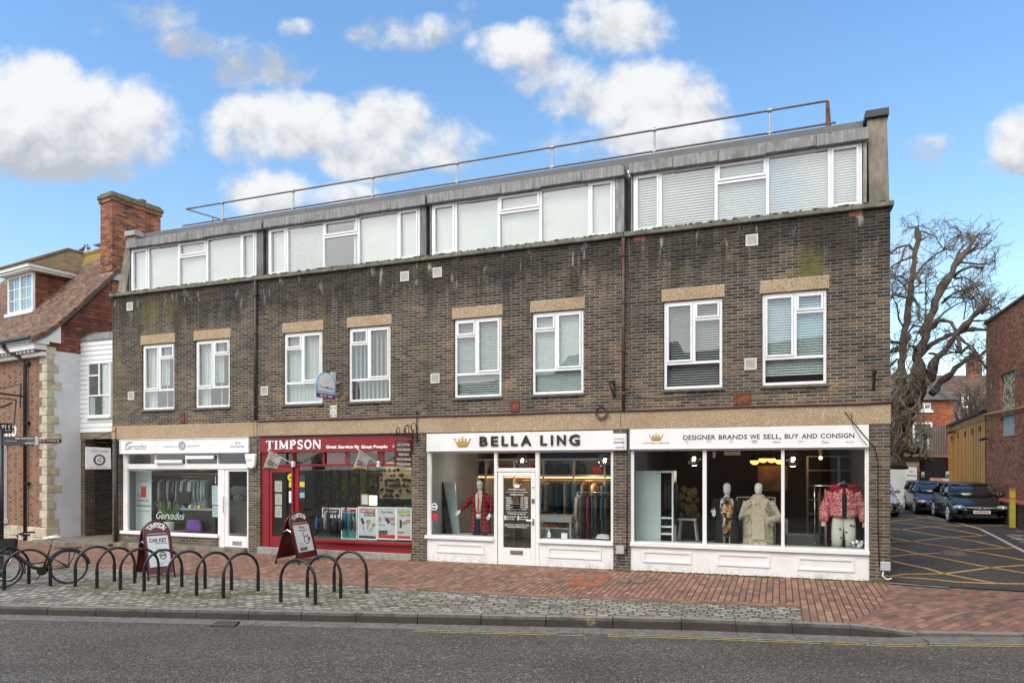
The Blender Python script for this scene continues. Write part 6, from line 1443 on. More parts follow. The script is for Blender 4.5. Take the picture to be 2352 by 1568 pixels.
s = S(1447); pipe_run('cable', 'loose grey cable dangling beside the central brown downpipe', [(s - .02, -.02, 6.95), (s + .01, -.03, 6.2), (s - .03, -.02, 5.4), (s + .0, -.03, 4.6), (s + .0, -.03, 3.75), (s + .12, -.03, 3.62), (s + .5, -.03, 3.58), (s + 2.0, -.03, 3.63), (s + 3.8, -.03, 3.62)], .009, m_cable)
s0 = S(594); pipe_run('conduit', 'thin red brown conduit running along the top of the concrete band', [(s0, -.045, 3.335)] + [(s0 + k * 1.0, -.045, 3.335 + .008 * math.sin(k * 1.7)) for k in range(1, 15)] + [(W + .02, -.045, 3.345)], .022, m_pipe)
s = S(1383); m = MB()
for k in range(3): m.tube([(s + (.10 + .012 * k) * math.cos(a), -.06 - .015 * k, 3.30 + (.10 + .012 * k) * math.sin(a)) for a in [2 * math.pi * i / 18 for i in range(19)]], .013, 6)
t = thing('hose_coil', 'coil of red brown cable hanging on the conduit', 'cable coil', (s, -.06, 3.3), FM); part('coil', m, m_pipe, t, smooth=True)
m = MB(); m.tube([(s + .75, -.05, 3.38), (s + .4, -.05, 3.41), (s + .05, -.05, 3.40)], .008, 5); part('loose_end', m, m_cable, t)
s = S(269); pipe_run('drainpipe', 'black square drainpipe at the left edge of the dry cleaner front', [(s, -.05, 2.90), (s, -.05, -.12)], .05, M('dark grey pipe', (.035, .035, .037), .5), None)
pipe_run('cable', 'black cable draped down the far right brick pier', [F2(1940, 945, -.03), F2(1962, 972, -.06), F2(1985, 1000, -.05), F2(2010, 1028, -.03), F2(2016, 1060, -.02), F2(2016, 1200, -.02), F2(2020, 1300, -.02)], .009, m_black)
pipe_run('cable', 'thin wires looping over the right end of the designer fascia sign', [F2(1955, 950, -.03), F2(1958, 975, -.09), F2(1975, 1003, -.10), F2(1992, 1022, -.06)], .006, m_black)
s = S(592); pipe_run('cable', 'thin grey wire down the pier beside the white alarm box', [(s, -.03, 3.30), (s, -.03, 2.4)], .007, m_cable)
s = S(1440); pipe_run('cable', 'dark cable down the brick pier left of the wide display window', [(s, -.02, 2.9), (s, -.02, .3)], .012, m_black)
t = thing('alarm_box', 'white shield shaped alarm box on the pier left of the crimson shop', 'alarm box', F2(582, 1058, -.01), FM)
c = F2(582, 1058, 0); m = MB().prism([(c[0] - .20, c[2] + .18), (c[0] - .21, c[2] + .12), (c[0] - .12, c[2] - .16), (c[0] - .05, c[2] - .20), (c[0] + .05, c[2] - .20), (c[0] + .10, c[2] - .16), (c[0] + .14, c[2] + .12), (c[0] + .13, c[2] + .18)], -.10, -.005); part('case', m, m_white, t, bevel=.02)
m = MB(); letters(m, 'alarm', c[0] - .12, c[0] + .04, c[2] + .0, c[2] + .04, -.104); part('lettering', m, m_lettergrey, t)
t = thing('alarm_box', 'white curved security alarm box on the pier between the two white shopfronts', 'alarm box', F2(1424, 1016, -.01), FM)
c = F2(1424, 1016, 0); m = MB().loft([[(c[0] - .15, -.005, z), (c[0] + .15, -.005, z), (c[0] + .15, -.07, z), (c[0] + .08, -.10, z), (c[0] - .08, -.10, z), (c[0] - .15, -.07, z)][::-1] for z in (c[2] - .165, c[2] + .18)]); part('case', m, m_white, t, bevel=.012)
m = MB().box(c[0] - .14, c[0] + .14, -.085, -.01, c[2] - .185, c[2] - .166); part('blue_base', m, M('navy plastic', (.02, .03, .09), .4), t)
m = MB(); letters(m, 'Complete', c[0] - .10, c[0] + .11, c[2] + .05, c[2] + .10, -.104); part('lettering', m, m_lettergrey, t)
m = MB(); letters(m, 'Security', c[0] - .11, c[0] + .12, c[2] - .03, c[2] + .03, -.104, .015, .2); letters(m, '023 8097 0676', c[0] - .07, c[0] + .11, c[2] - .12, c[2] - .09, -.104); part('lettering', m, M('navy lettering', (.02, .03, .12), .5), t)
for px, py, lb in ((1425.5, 1262, 'small grey junction box low on the pier between the white shopfronts'), (2033, 1299, 'small grey junction box low on the far right corner pier')):
 c = F2(px, py, 0); t = thing('junction_box', lb, 'junction box', (c[0], -.01, c[2]), FM); m = MB().box(c[0] - .085, c[0] + .085, -.08, -.001, c[2] - .085, c[2] + .085); part('case', m, m_grey, t, bevel=.012)
 m = MB().tube([(c[0] - .03, -.04, c[2] - .085), (c[0] - .05, -.06, c[2] - .18), (c[0] + .02, -.07, c[2] - .24), (c[0] + .10, -.05, c[2] - .22)], .012, 6); part('cable_tail', m, m_letterwhite if px > 2000 else m_black, t)
# ---- projecting boards: flat sheets standing square to the wall, seen from their right side
def proj_quad(s, corners): return [Vector((s, *on(FM, 0, s, px, py)[1:])) for px, py in corners]     # corners: bl, br, tr, tl
def proj_map(q, eps):
 def fn(u, e, v):
  p = (q[0] * (1 - u) + q[1] * u) * (1 - v) + (q[3] * (1 - u) + q[2] * u) * v; return (p.x + eps - e, p.y, p.z)
 return fn
def slab(q, th=.02): return MB().loft([[p for p in q], [p - Vector((th, 0, 0)) for p in q]])
s = S(268); q = proj_quad(s, [(197, 1077), (255.5, 1076.5), (254.5, 1028.5), (197, 1025.5)])
t = thing('hanging_sign', 'white hanging sign with grey crest over the passage beside the dry cleaner', 'sign', tuple(q[0]), FM)
part('board', slab(q), m_white, t, bevel=.004); fn = proj_map(q, .004)
m = MB(); letters(m, 'Gervades', .22, .92, .77, .93, 0, -.002, .45, thick=.002, fn=fn); letters(m, 'fine drycleaning', .18, .85, .05, .11, 0, thick=.002, fn=fn); part('lettering', m, m_lettergrey, t)
m = MB(); stroke(m, circle_pts(.53, .42, .20, 22, rz=.22), .09, 0, .002, True, fn); letters(m, 'G', .44, .62, .32, .52, 0, .02, .2, thick=.003, fn=fn); part('crest', m, M('dark grey crest', (.10, .10, .11), .6), t)
a = q[3] + Vector((0, 0, .12)); b = Vector((s, -.02, a.z + .03)); m = MB().tube([a + Vector((0, -.12, 0)), b], .014, 6).tube([a, b + Vector((0, 0, .35))], .010, 6).tube([b + Vector((0, 0, -.1)), b + Vector((0, 0, .45))], .018, 6)
for k in (.15, .85): p = q[3].lerp(q[2], k); m.tube([p, p + Vector((0, 0, .13))], .006, 5)
part('bracket', m, m_blackmetal, t)
s = S(q4(1592, 0)[0]); q = proj_quad(s, [q4(1383, 486), q4(1541, 492), q4(1541, 234), q4(1383, 236)])
t = thing('hanging_sign', 'maroon hanging board listing repair services on a scrolled iron bracket', 'sign', tuple(q[0]), FM)
part('board', slab(q), m_maroon, t, bevel=.004); fn = proj_map(q, .004); m = MB()
for k, txt in enumerate(('KEY CUTTING', 'SHOE REPAIRS', 'ENGRAVING', 'WATCH REPAIRS', 'PHONE REPAIRS')): w = (.14, .10, .19, .07, .08)[k]; letters(m, txt, w, 1 - w, .775 - k * .18, .87 - k * .18, 0, .02, thick=.002, fn=fn)
part('lettering', m, m_letterwhite, t)
a = on(FM, 0, s, *q4(1330, 188)); b = Vector((s, -.02, on(FM, 0, s, *q4(1590, 210)).z)); m = MB().tube([a, b], .016, 6).tube([b + Vector((0, 0, -.12)), b + Vector((0, 0, .62))], .022, 6)
L_ = (b - a).length; d_ = (b - a).normalized()
def scroll(cx, cz, r, a0, a1, turns=1.0): return [a + d_ * (cx + r * (1 - .55 * i / 16) * math.cos(R(a0 + (a1 - a0) * i / 16))) + Vector((0, 0, cz + r * (1 - .55 * i / 16) * math.sin(R(a0 + (a1 - a0) * i / 16)))) for i in range(17)]
for cx, cz, r, a0, a1 in ((L_ * .30, .10, .10, 250, -200), (L_ * .62, .14, .13, 250, -250), (L_ * .86, .20, .16, -60, 330), (L_ * .6, .02, .34, 10, 150)): m.tube(scroll(cx, cz, r, a0, a1), .010, 5)
for k in (.12, .88): p = q[3].lerp(q[2], k); m.tube([p, p + Vector((0, 0, a.z - p.z + .01))], .006, 5)
part('iron_bracket', m, m_blackmetal, t)
def flag(base, tip, cs, label):
 s = S(q4(*base)[0]) + .02; b = on(FM, 0, s, *q4(*base)); e = on(FM, 0, s, *q4(*tip)); q = proj_quad(s, [q4(*c) for c in cs])
 t = thing('shop_flag', label, 'flag', tuple(b), FM, 'phone repair flags on the crimson shopfront'); m = MB().tube([b, e], .014, 6); part('pole', m, m_letterwhite, t)
 m = MB().box(s - .03, s + .03, b.y - .02, b.y + .06, b.z - .07, b.z + .07); part('socket', m, m_letterwhite, t)
 fn = proj_map(q, .001); n = 8
 bend = lambda u, v: .03 * math.sin(u * 5 + v * 2)
 g = MB(); rows_ = []
 for j in range(n + 1): rows_.append([Vector(fn(i / n, 0, j / n)) + Vector((bend(i / n, j / n), 0, 0)) for i in range(n + 1)])
 g.loft(rows_, cap=False, close=False); rows2 = [[p - Vector((.004, 0, 0)) for p in r_] for r_ in rows_]; g.loft(rows2[::-1], cap=False, close=False)
 part('cloth', g, M('pale grey flag cloth', (.66, .66, .68), .8, .05, 3), t, smooth=True)
 def fb(u, e_, v): p = Vector(fn(u, e_, v)); return (p.x + bend(u, v) + .004, p.y, p.z)
 def strip(z0, z1, mat, nm, x0=0, x1=1):
  m = MB()
  for i in range(8): a, b_ = x0 + (x1 - x0) * i / 8, x0 + (x1 - x0) * (i + 1) / 8; m.poly([fb(a, 0, z0), fb(b_, 0, z0), fb(b_, 0, z1), fb(a, 0, z1)])
  part(nm, m, mat, t)
 strip(.0, .09, M('dark flag hem', (.04, .04, .06), .8), 'dark_hem'); strip(.09, .19, m_yel, 'yellow_band')
 m = MB(); m.add([fb(*(c_[0], 0, c_[1])) for c_ in circle_pts(.36, .70, .17, 14, rz=.13)], [tuple(range(14))]); part('yellow_spot', m, m_yel, t)
 m = MB(); letters(m, 'PHONE', .10, .72, .43, .53, -.003, .02, .15, thick=.002, fn=fb); letters(m, 'REPAIRS', .10, .72, .28, .38, -.003, .02, .15, thick=.002, fn=fb); letters(m, 'WHILE YOU WAIT', .2, .8, .11, .16, -.003, thick=.002, fn=fb); part('lettering', m, M('dark plum lettering', (.05, .03, .05), .6), t)
 m = MB(); m.add([fb(.76, -.003, .30), fb(.90, -.003, .32), fb(.92, -.003, .46), fb(.78, -.003, .48)], [(0, 1, 2, 3)]); part('pink_phone', m, M('pink print', (.6, .18, .2), .7), t)
flag((415, 462), (180, 333), [(130, 515), (268, 520), (304, 405), (182, 335)], 'phone repair flag on the left, above the red shop door'); flag((1222, 462), (1030, 322), [(975, 522), (1112, 524), (1134, 400), (1032, 324)], 'phone repair flag on the right, above the middle of the red window')
s = S(775); zq = lambda x, y: ((1060 + x / 13.067) * K_, (1230 + y / 13.067) * K_)
q = proj_quad(s, [zq(95, 1420), zq(940, 1545), zq(940, 310), zq(95, 240)])
t = thing('agent_board', 'estate agent board with arched top reading BUY ME beside a first floor window', 'sign', tuple(q[1]), FM); fn = proj_map(q, .0)
def pm(pts, e): return [Vector(fn(u, 0, v)) + Vector((e, 0, 0)) for u, v in pts]
arch = [(0, 0), (1, 0), (1, .50)] + [(.5 + .5 * math.cos(R(a)), .50 + .46 * math.sin(R(a))) for a in range(15, 180, 15)] + [(0, .50)]
m = MB().loft([pm(arch, .0), pm(arch, -.02)]); part('board', m, M('sky blue print', (.16, .42, .62), .5, .04, 3), t)
inner = [(.07, .27), (.93, .24), (.96, .50)] + [(.5 + .46 * math.cos(R(a)), .50 + .42 * math.sin(R(a))) for a in range(15, 180, 15)] + [(.05, .50)]
m = MB().add(pm(inner, .003), [tuple(range(len(inner)))]); part('white_field', m, M('pale print', (.78, .80, .82), .5), t)
m = MB().add(pm([(0.01, .005), (.99, .005), (.99, .15), (.01, .15)], .003), [(0, 1, 2, 3)]); part('magenta_band', m, M('magenta print', (.24, .01, .13), .5), t)
f2 = lambda u, e, v: tuple(Vector(fn(u, e, v)) + Vector((.005, 0, 0)))
m = MB(); letters(m, 'BUY ME', .2, .84, .045, .115, 0, .02, thick=.002, fn=f2); letters(m, '01962 879166', .1, .9, .175, .235, 0, .01, thick=.002, fn=f2); part('lettering', m, m_letterwhite, t)
m = MB(); letters(m, 'Ewe', .17, .48, .36, .46, 0, .0, thick=.002, fn=f2); part('lettering', m, M('olive lettering', (.15, .17, .07), .6), t); m = MB(); letters(m, 'Move', .50, .84, .34, .44, 0, .015, thick=.002, fn=f2); part('lettering', m, m_black, t)
q2 = proj_quad(s - .05, [zq(945, 1545), zq(1062, 1568), zq(1075, 350), zq(760, 315)]); m = slab(q2, .03); part('rear_panel', m, m_white, t)
m = MB().box(s - .01, s + .10, -.06, .0, q[1].z + .1, q[1].z + .16); m.box(s - .01, s + .10, -.06, .0, q[2].z - .3, q[2].z - .24); part('wall_fixing', m, m_steel, t)
# ------------------------------------------------------------------ bicycle hoops
HOOPS = [((-24, 1351), (65.7, 1341), 'cycle hoop at the far left, mostly hidden behind the parked bicycle'), ((9.6, 1355), (115.7, 1345.5), 'cycle hoop standing in front of the parked bicycle frame'),
         ((173, 1347.3), (262.6, 1335.2), 'cycle hoop touching the rear wheel of the parked bicycle'), ((222.7, 1351.4), (309.3, 1339), 'cycle hoop second to the right of the bicycle rear wheel'), ((276.5, 1354.8), (364.2, 1342.8), 'cycle hoop whose arch crosses the car key board on its left edge'),
         ((331, 1357.8), (417.6, 1347.3), 'cycle hoop whose arch crosses the middle of the car key board'), ((385.6, 1363.5), (471, 1351), 'cycle hoop just to the right of the car key board'), ((451.5, 1369), (531.6, 1354.8), 'last but one cycle hoop at the right end of the long row'), ((512.4, 1374.4), (593.7, 1357.4), 'last cycle hoop at the right end of the long row'),
         ((644.8, 1382.3), (724.2, 1389.4), 'nearest cycle hoop of the separate right hand three, closest to the kerb'), ((706, 1371), (782.5, 1374.4), 'middle cycle hoop of the separate right hand three'), ((767.5, 1358.6), (842, 1362.3), 'rightmost cycle hoop, standing near the red pavers')]
for (a, b, lab) in HOOPS:
 A, B = gp(*a), gp(*b); mid = (A + B) / 2; span = (B - A); hw = span.length / 2; hw = max(.32, min(.37, hw)); d = span.normalized(); A = mid - d * hw; B = mid + d * hw
 hgt = .745; st = hgt - .36
 t = thing('cycle_hoop', lab, 'bike rack', tuple(mid), WM, 'black tubular cycle hoops on the cobbles')
 pts = [A + Vector((0, 0, .1)), A + Vector((0, 0, st - .02))] + [mid + d * (-hw * math.cos(R(a_))) + Vector((0, 0, st + (hgt - st) * math.sin(R(a_)))) for a_ in range(0, 181, 10)] + [B + Vector((0, 0, st - .02)), B + Vector((0, 0, .1))]
 part('arch_tube', MB().tube(pts, .025, 10), m_hoop, t, smooth=True)
 for P_ in (A, B):
  m = MB().lathe([(.032, -.06), (.032, .365), (.030, .378), (.024, .382)], tuple(P_), 12); part('sleeve', m, m_hoop, t)
# ------------------------------------------------------------------ pavement boards
def a_board(name, label, Af, Bf, Cf, ht, title, poster):
 A, B = gp(*Af), gp(*Bf); u = (B - A); u.z = 0; wd = u.length; u.normalize(); bk = Vector((-u.y, u.x, 0))
 mid = (A + B) / 2; t = thing(name, label, 'sandwich board', tuple(mid + bk * .33), WM)
 top = mid + bk * .33 + Vector((0, 0, ht)); g0 = mid
 def front(x, e, z):          # x across from the middle, z up the slope 0..1, e outwards
  p = g0.lerp(top, z); nrm = (bk * -ht + Vector((0, 0, .33))).normalized(); return tuple(p + u * x - nrm * e)
 def back(x, e, z):
  p = (g0 + bk * .66).lerp(top, z); nrm = (bk * ht + Vector((0, 0, .33))).normalized(); return tuple(p + u * x - nrm * e)
 hw = wd / 2 * 1.02
 out = [(-hw, .1), (hw, .1), (hw, .76)] + [(hw * math.cos(R(a)), .76 + .24 * math.sin(R(a))) for a in range(15, 180, 15)] + [(-hw, .76)]
 for fn, nm in ((front, 'front_panel'), (back, 'back_panel')):
  m = MB().loft([[fn(x, 0, z) for x, z in out], [fn(x, .02, z) for x, z in out]]); part(nm, m, m_maroon, t)
  m = MB(); edge = out + [out[0]]
  m.tube([fn(-hw, .01, .0)] + [fn(x, .01, z) for x, z in [out[-1]] + out[2:-1][::-1]] + [fn(hw, .01, 0)], .018, 6); part('edge_tube', m, m_maroon, t, smooth=True)
  for x in (-hw, hw): m = MB().tube([fn(x, .01, -.02), fn(x, .01, .05)], .024, 6); part('rubber_foot', m, m_tyre, t)
 m = MB(); p, q_ = Vector(front(-hw, .01, .62)), Vector(back(-hw, .01, .62)); m.tube([p, (p + q_) / 2 + Vector((0, 0, .05)), q_], .012, 6); part('spreader', m, m_chrome, t)
 px, z0, z1 = hw * .80, .22, .74
 m = MB().loft([[front(x, -.006, z) for x, z in ((-px, z0), (px, z0), (px, z1), (-px, z1))], [front(x, -.001, z) for x, z in ((-px, z0), (px, z0), (px, z1), (-px, z1))]]); po = part('poster', m, M('pale blue poster', (.58, .62, .66), .4, .06, 3), t)
 m = MB(); n = len('TIMPSON'); r_ = hw * .72
 for i, ch in enumerate('TIMPSON'):
  a = R(142 - 104 * i / (n - 1)); cx, cz = r_ * math.cos(a), .80 + .125 * math.sin(a); tl = a - math.pi / 2; ca, sa = math.cos(tl), math.sin(tl)
  def fl(x, e, z, cx=cx, cz=cz, ca=ca, sa=sa): X, Zm = x * ca - z * sa, x * sa + z * ca; return front(cx + X, e, cz + Zm / ht)
  k = .042 if ch != 'I' else .018; serif_word(m, ch, -k, k, -.05, .05, -.006, .005, fl)
 part('title_lettering', m, m_letterwhite, t)
 m = MB(); letters(m, 'Great Service By Great People', -hw * .7, hw * .7, .765, .785, -.005, .01, thick=.003, fn=front); part('lettering', m, m_letterwhite, t)
 poster(t, po, front, px)
 return t
m_dgrey = M('dark grey print', (.05, .05, .06), .6)
def post1(t, po, fr, w):
 m = MB(); letters(m, 'CAR KEY', -w * .82, w * .86, .635, .70, -.010, .02, thick=.003, fn=fr); part('lettering', m, m_dgrey, po)
 m = MB(); letters(m, 'STOPPED WORKING?', -w * .3, w * .88, .60, .625, -.010, .0, thick=.003, fn=fr); letters(m, 'We can repair your key today', -w * .7, w * .7, .285, .30, -.010, .0, thick=.003, fn=fr); letters(m, 'ask inside', -w * .35, w * .3, .255, .27, -.010, .0, thick=.003, fn=fr); part('lettering', m, m_lettergrey, po)
 m = MB(); stroke(m, circle_pts(w * .32, .40, .062, 20, rz=.058), .02, -.010, .003, True, fr); stroke(m, [(w * .1, .40), (w * .55, .41)], .03, -.011, .003, False, fr); part('round_badge', m, M('olive badge', (.12, .11, .07), .6), po)
 m = MB(); stroke(m, [(-w * .35, .44), (-w * .1, .50), (w * .2, .495)], .05, -.010, .003, False, fr); part('hand_print', m, M('skin tone print', (.45, .25, .19), .7), po)
 m = MB(); stroke(m, [(-w * .55, .40), (-w * .4, .47), (-w * .25, .43)], .03, -.0105, .003, False, fr); part('key_print', m, m_dgrey, po)
def post2(t, po, fr, w):
 m = MB(); letters(m, 'Watch', -w * .35, w * .4, .665, .715, -.010, .0, thick=.003, fn=fr); letters(m, 'Repairs', -w * .35, w * .6, .60, .65, -.010, .0, thick=.003, fn=fr); part('lettering', m, m_dgrey, po)
 m = MB(); stroke(m, circle_pts(w * .30, .44, .085, 20, rz=.075), .016, -.010, .003, True, fr); stroke(m, [(w * .05, .50), (w * .0, .56), (w * .2, .58)], .02, -.010, .003, False, fr); stroke(m, [(w * .55, .42), (w * .75, .48)], .05, -.010, .003, False, fr); part('watch_print', m, m_dgrey, po)
 m = MB(); stroke(m, [(w * .42, .50), (w * .6, .54)], .03, -.0105, .003, False, fr); part('red_crown', m, m_signred, po)
 m = MB(); stroke(m, [(-w * .75, .275), (w * .15, .275)], .06, -.010, .003, False, fr); part('dark_label', m, m_dgrey, po); m = MB(); letters(m, 'WHILE YOU WAIT', -w * .62, w * .02, .262, .29, -.014, .01, thick=.002, fn=fr); part('lettering', m, M('gold print', (.5, .33, .08), .5), po)
 m = MB()
 for k in range(3): letters(m, ('Batteries', 'Straps fitted', 'Repairs and service')[k], -w * .75, -w * (.2 - .1 * k), .385 - k * .03, .40 - k * .03, -.010, thick=.002, fn=fr)
 part('lettering', m, m_lettergrey, po)
a_board('pavement_board', 'maroon arched pavement board with car key poster, in front of the dry cleaner', (342.6, 1334.5), (402, 1326.2), None, 1.19, 0, post1)
a_board('pavement_board', 'maroon arched pavement board with watch repairs poster, by the red shopfront', (688.4, 1296.7), (731.5, 1285.8), None, 1.19, 0, post2)
# ------------------------------------------------------------------ bicycles
m_bike = M('black bicycle paint', (.012, .010, .011), .35, .2, 9); m_bikemetal = M('dull alloy', (.42, .42, .42), .35, .1, 9, metal=.8)
def bicycle(label, contact, heading, cover=True, red=False):
 u = Vector((math.cos(heading), math.sin(heading), 0)); n = Vector((-u.y, u.x, 0)); o = contact
 P = lambda x, z, y=0.0: o + u * x + n * y + Vector((0, 0, z))
 t = thing('bicycle', label, 'bicycle', tuple(o), WM, 'bicycles at the cycle hoops'); r = .34; wb = 1.08
 def wheel(cx, nm):
  m = MB(); m.tube([P(cx + (r - .018) * math.cos(a), r + (r - .018) * math.sin(a)) for a in [2 * math.pi * i / 36 for i in range(37)]], .019, 6); w = part(nm, m, m_tyre, t, smooth=True)
  m = MB(); m.tube([P(cx + (r - .043) * math.cos(a), r + (r - .043) * math.sin(a)) for a in [2 * math.pi * i / 36 for i in range(37)]], .009, 5); part('rim', m, m_bikemetal, w)
  m = MB()
  for i in range(28): a = 2 * math.pi * i / 28; m.tube([P(cx + .02 * math.cos(a + 1.3), r + .02 * math.sin(a + 1.3), .025 * (-1) ** i), P(cx + (r - .045) * math.cos(a), r + (r - .045) * math.sin(a))], .0016, 3, cap=False)
  m.tube([P(cx, r, -.05), P(cx, r, .05)], .02, 8); part('spokes', m, m_bikemetal, w)
  m = MB(); m.tube([P(cx + (r + .02) * math.cos(a), r + (r + .02) * math.sin(a)) for a in [R(k) for k in (range(-10, 175, 8) if nm == 'rear_wheel' else range(35, 200, 8))]], .022, 6, flat=.6); part('mudguard', m, m_bike, w)
 wheel(0, 'rear_wheel'); wheel(wb, 'front_wheel')
 bb = P(.44, .29); st = P(.29, .80); hd0 = P(.90, .66); hd1 = P(.86, .82)
 m = MB(); m.tube([bb, P(.34, .62), st], .017, 8); m.tube([bb + Vector((0, 0, .02)), P(.62, .38), P(.82, .58), hd0], [.032, .034, .034, .03], 8); m.tube([P(.40, .46), P(.60, .43), hd0 + Vector((0, 0, -.06))], .014, 8)
 for y in (-.05, .05): m.tube([bb, P(0, r, y)], .011, 6); m.tube([P(.35, .58), P(0, r, y)], .009, 6)
 m.tube([hd0, hd1], .026, 8); part('frame', m, m_bike, t, smooth=True)
 m = MB()
 for y in (-.05, .05): m.tube([hd0 + Vector((0, 0, -.02)) + n * y * .6, P(.97, .48, y), P(wb, r, y)], .014, 6)
 part('fork', m, m_bikemetal, t, smooth=True)
 m = MB(); m.tube([hd1, P(.84, .98)], .014, 6); m.tube([P(.84, .98), P(.85, 1.02, -.12), P(.76, 1.04, -.28), P(.62, 1.03, -.31)], .012, 6); m.tube([P(.84, .98), P(.85, 1.02, .12), P(.76, 1.04, .28), P(.62, 1.03, .31)], .012, 6); hb = part('handlebar', m, m_bike, t, smooth=True)
 m = MB()
 for y in (-.305, .305): m.tube([P(.74, 1.038, y * .96), P(.60, 1.03, y)], .019, 8)
 part('grips', m, m_tyre, hb)
 for y in (-.29, .29): part('brake_lever', MB().tube([P(.80, 1.02, y * .9), P(.68, .99, y)], .007, 5), m_chrome, hb)
 rings = []
 for x, w, z in ((.13, .03, .93), (.16, .10, .945), (.23, .12, .955), (.30, .085, .945), (.37, .04, .935), (.44, .02, .925)): rings.append([P(x, z + .045 * math.sin(a) - .015, w * math.cos(a)) for a in [2 * math.pi * i / 10 for i in range(10)]])
 m = MB().loft(rings); sd_ = part('saddle', m, M('crumpled silver cover', (.55, .54, .50), .45, .25, 25, bmp=.6) if cover else m_tyre, t, smooth=True); m = MB().tube([st, P(.255, .92)], .013, 6); part('seat_post', m, m_bikemetal, sd_)
 m = MB()
 for y in (-.06, .06): m.tube([P(.24, .72, y), P(-.22, .72, y)], .007, 5); m.tube([P(-.16, .72, y), P(.0, r, y)], .006, 5); m.tube([P(-.02, .72, y), P(.0, r, y)], .006, 5)
 for x in (.2, .08, -.04, -.16, -.22): m.tube([P(x, .72, -.06), P(x, .72, .06)], .006, 5)
 m.box(0, 0, 0, 0, 0, 0) if False else None
 part('rear_rack', m, m_bike, t)
 m = MB(); m.tube([P(.44, .29, -.07), P(.44, .29, .07)], .085, 14); m.tube([P(.44, .29, .075), P(.52, .14, .08)], .010, 5); m.tube([P(.44, .29, -.075), P(.36, .44, -.08)], .010, 5); m.tube([P(.52, .14, .08), P(.52, .14, .17)], .02, 5, flat=.5); m.tube([P(.36, .44, -.08), P(.36, .44, -.17)], .02, 5, flat=.5); m.tube([P(.44, .36, .04), P(.02, .38, .04)], .005, 4); m.tube([P(.44, .22, .04), P(.02, .31, .04)], .005, 4); part('crankset', m, m_bike, t)
 if red: m = MB().ellipsoid(tuple(P(-.28, .62)), .035, .035, .045, 10, 6); part('tail_light', m, M('red lens', (.65, .03, .02), .25), t)
 else:
  m = MB().ellipsoid(tuple(P(.98, .78)), .06, .06, .05, 10, 6); part('front_lamp', m, m_bike, t)
  m = MB(); bx = [P(.88, .94, -.14), P(1.12, .94, -.14), P(1.12, .94, .14), P(.88, .94, .14)]; lw = [p - Vector((0, 0, .16)) for p in bx]; m.loft([lw, bx], cap=False); part('front_bag', m, M('black bag cloth', (.015, .015, .017), .8, .2, 9), hb)
 return t
hd = math.radians(180 + 27)
bicycle('black step-through bicycle with a silver saddle cover leaning at the hoops', gp(157.5, 1340), hd, True)
bicycle('second bicycle with a round red rear lamp, cut off by the left picture edge', gp(14, 1336), math.radians(180 - 8), False, True)
# ------------------------------------------------------------------ signs at the far left
FY = 15.0
def fpx(x, y, dy=0): return at(x, y, FY + dy)
b = fpx(3, 1300); t = thing('fingerpost', 'dark fingerpost with grey and black direction boards at the left edge', 'signpost', (b.x, FY, ground_z(b.x, FY)), WM)
m = MB().tube([(b.x, FY, ground_z(b.x, FY) - .1), (b.x, FY, fpx(0, 985).z)], .045, 10); part('post', m, m_blackmetal, t, smooth=True)
def finger(x0, x1, y0, y1, mat, txt, xa, xb, dy, tipw=True):
 a, c = fpx(x0, y1, dy), fpx(x1, y0, dy); m = MB().box(a.x, c.x, FY + dy - .02, FY + dy + .02, a.z, c.z); p = part('direction_board', m, mat, t)
 h = c.z - a.z; m = MB(); letters(m, txt, fpx(xa, 0, dy).x, fpx(xb, 0, dy).x, a.z + h * .28, a.z + h * .76, FY + dy - .024, .004, thick=.003); part('lettering', m, m_letterwhite, p)
 if tipw: m = MB().box(c.x + .002, c.x + .07, FY + dy - .02, FY + dy + .02, a.z, c.z); part('white_tip', m, m_lettergrey if False else m_grey, p)
m_fgrey = M('dark grey board', (.045, .047, .05), .5, .05, 4)
finger(-60, 81, 1002, 1011.5, m_fgrey, 'Holy Trinity Church', 37, 79, 0); finger(-60, 81, 1012.5, 1021.5, m_fgrey, "St Peter's", 60, 80, 0); finger(40, 140, 1008, 1016.5, m_black, 'Discovery Centre', 66, 137, .25, False)
xs = on(LM, 1, 0, 60, 911).x; t = thing('hanging_sign', 'black framed hanging pub sign on an iron bracket at the left edge', 'sign', (xs, -.1, on(LM, 0, xs, 60, 911).z), LM)
lq = lambda x, y: on(LM, 0, xs, x, y)
m = MB().tube([lq(61, 911), lq(0, 903), lq(-60, 895)], .03, 6).tube([lq(48, 880), lq(46, 935)], .02, 6).tube([lq(47, 882), lq(0, 893)], .012, 6); part('bracket', m, m_blackmetal, t)
m = MB().tube([lq(37, 918), lq(31, 985), lq(-60, 985)], .02, 5).tube([lq(37, 918), lq(-60, 908)], .02, 5); m.tube([lq(28, 925), lq(5, 935), lq(-20, 930)], .03, 5); part('frame', m, m_blackmetal, t)
qd = [lq(-50, 996), lq(28.5, 994.5), lq(29, 971.5), lq(-50, 970)]; m = MB().loft([qd, [p - Vector((.02, 0, 0)) for p in qd]]); part('name_board', m, m_black, t)
def fn3(u, e, v): p = (qd[0] * (1 - u) + qd[1] * u) * (1 - v) + (qd[3] * (1 - u) + qd[2] * u) * v; return (p.x + .004 - e, p.y, p.z)
m = MB(); serif_word(m, 'TLE', .66, .95, .25, .8, 0, .003, fn3); part('lettering', m, m_letterwhite, t)
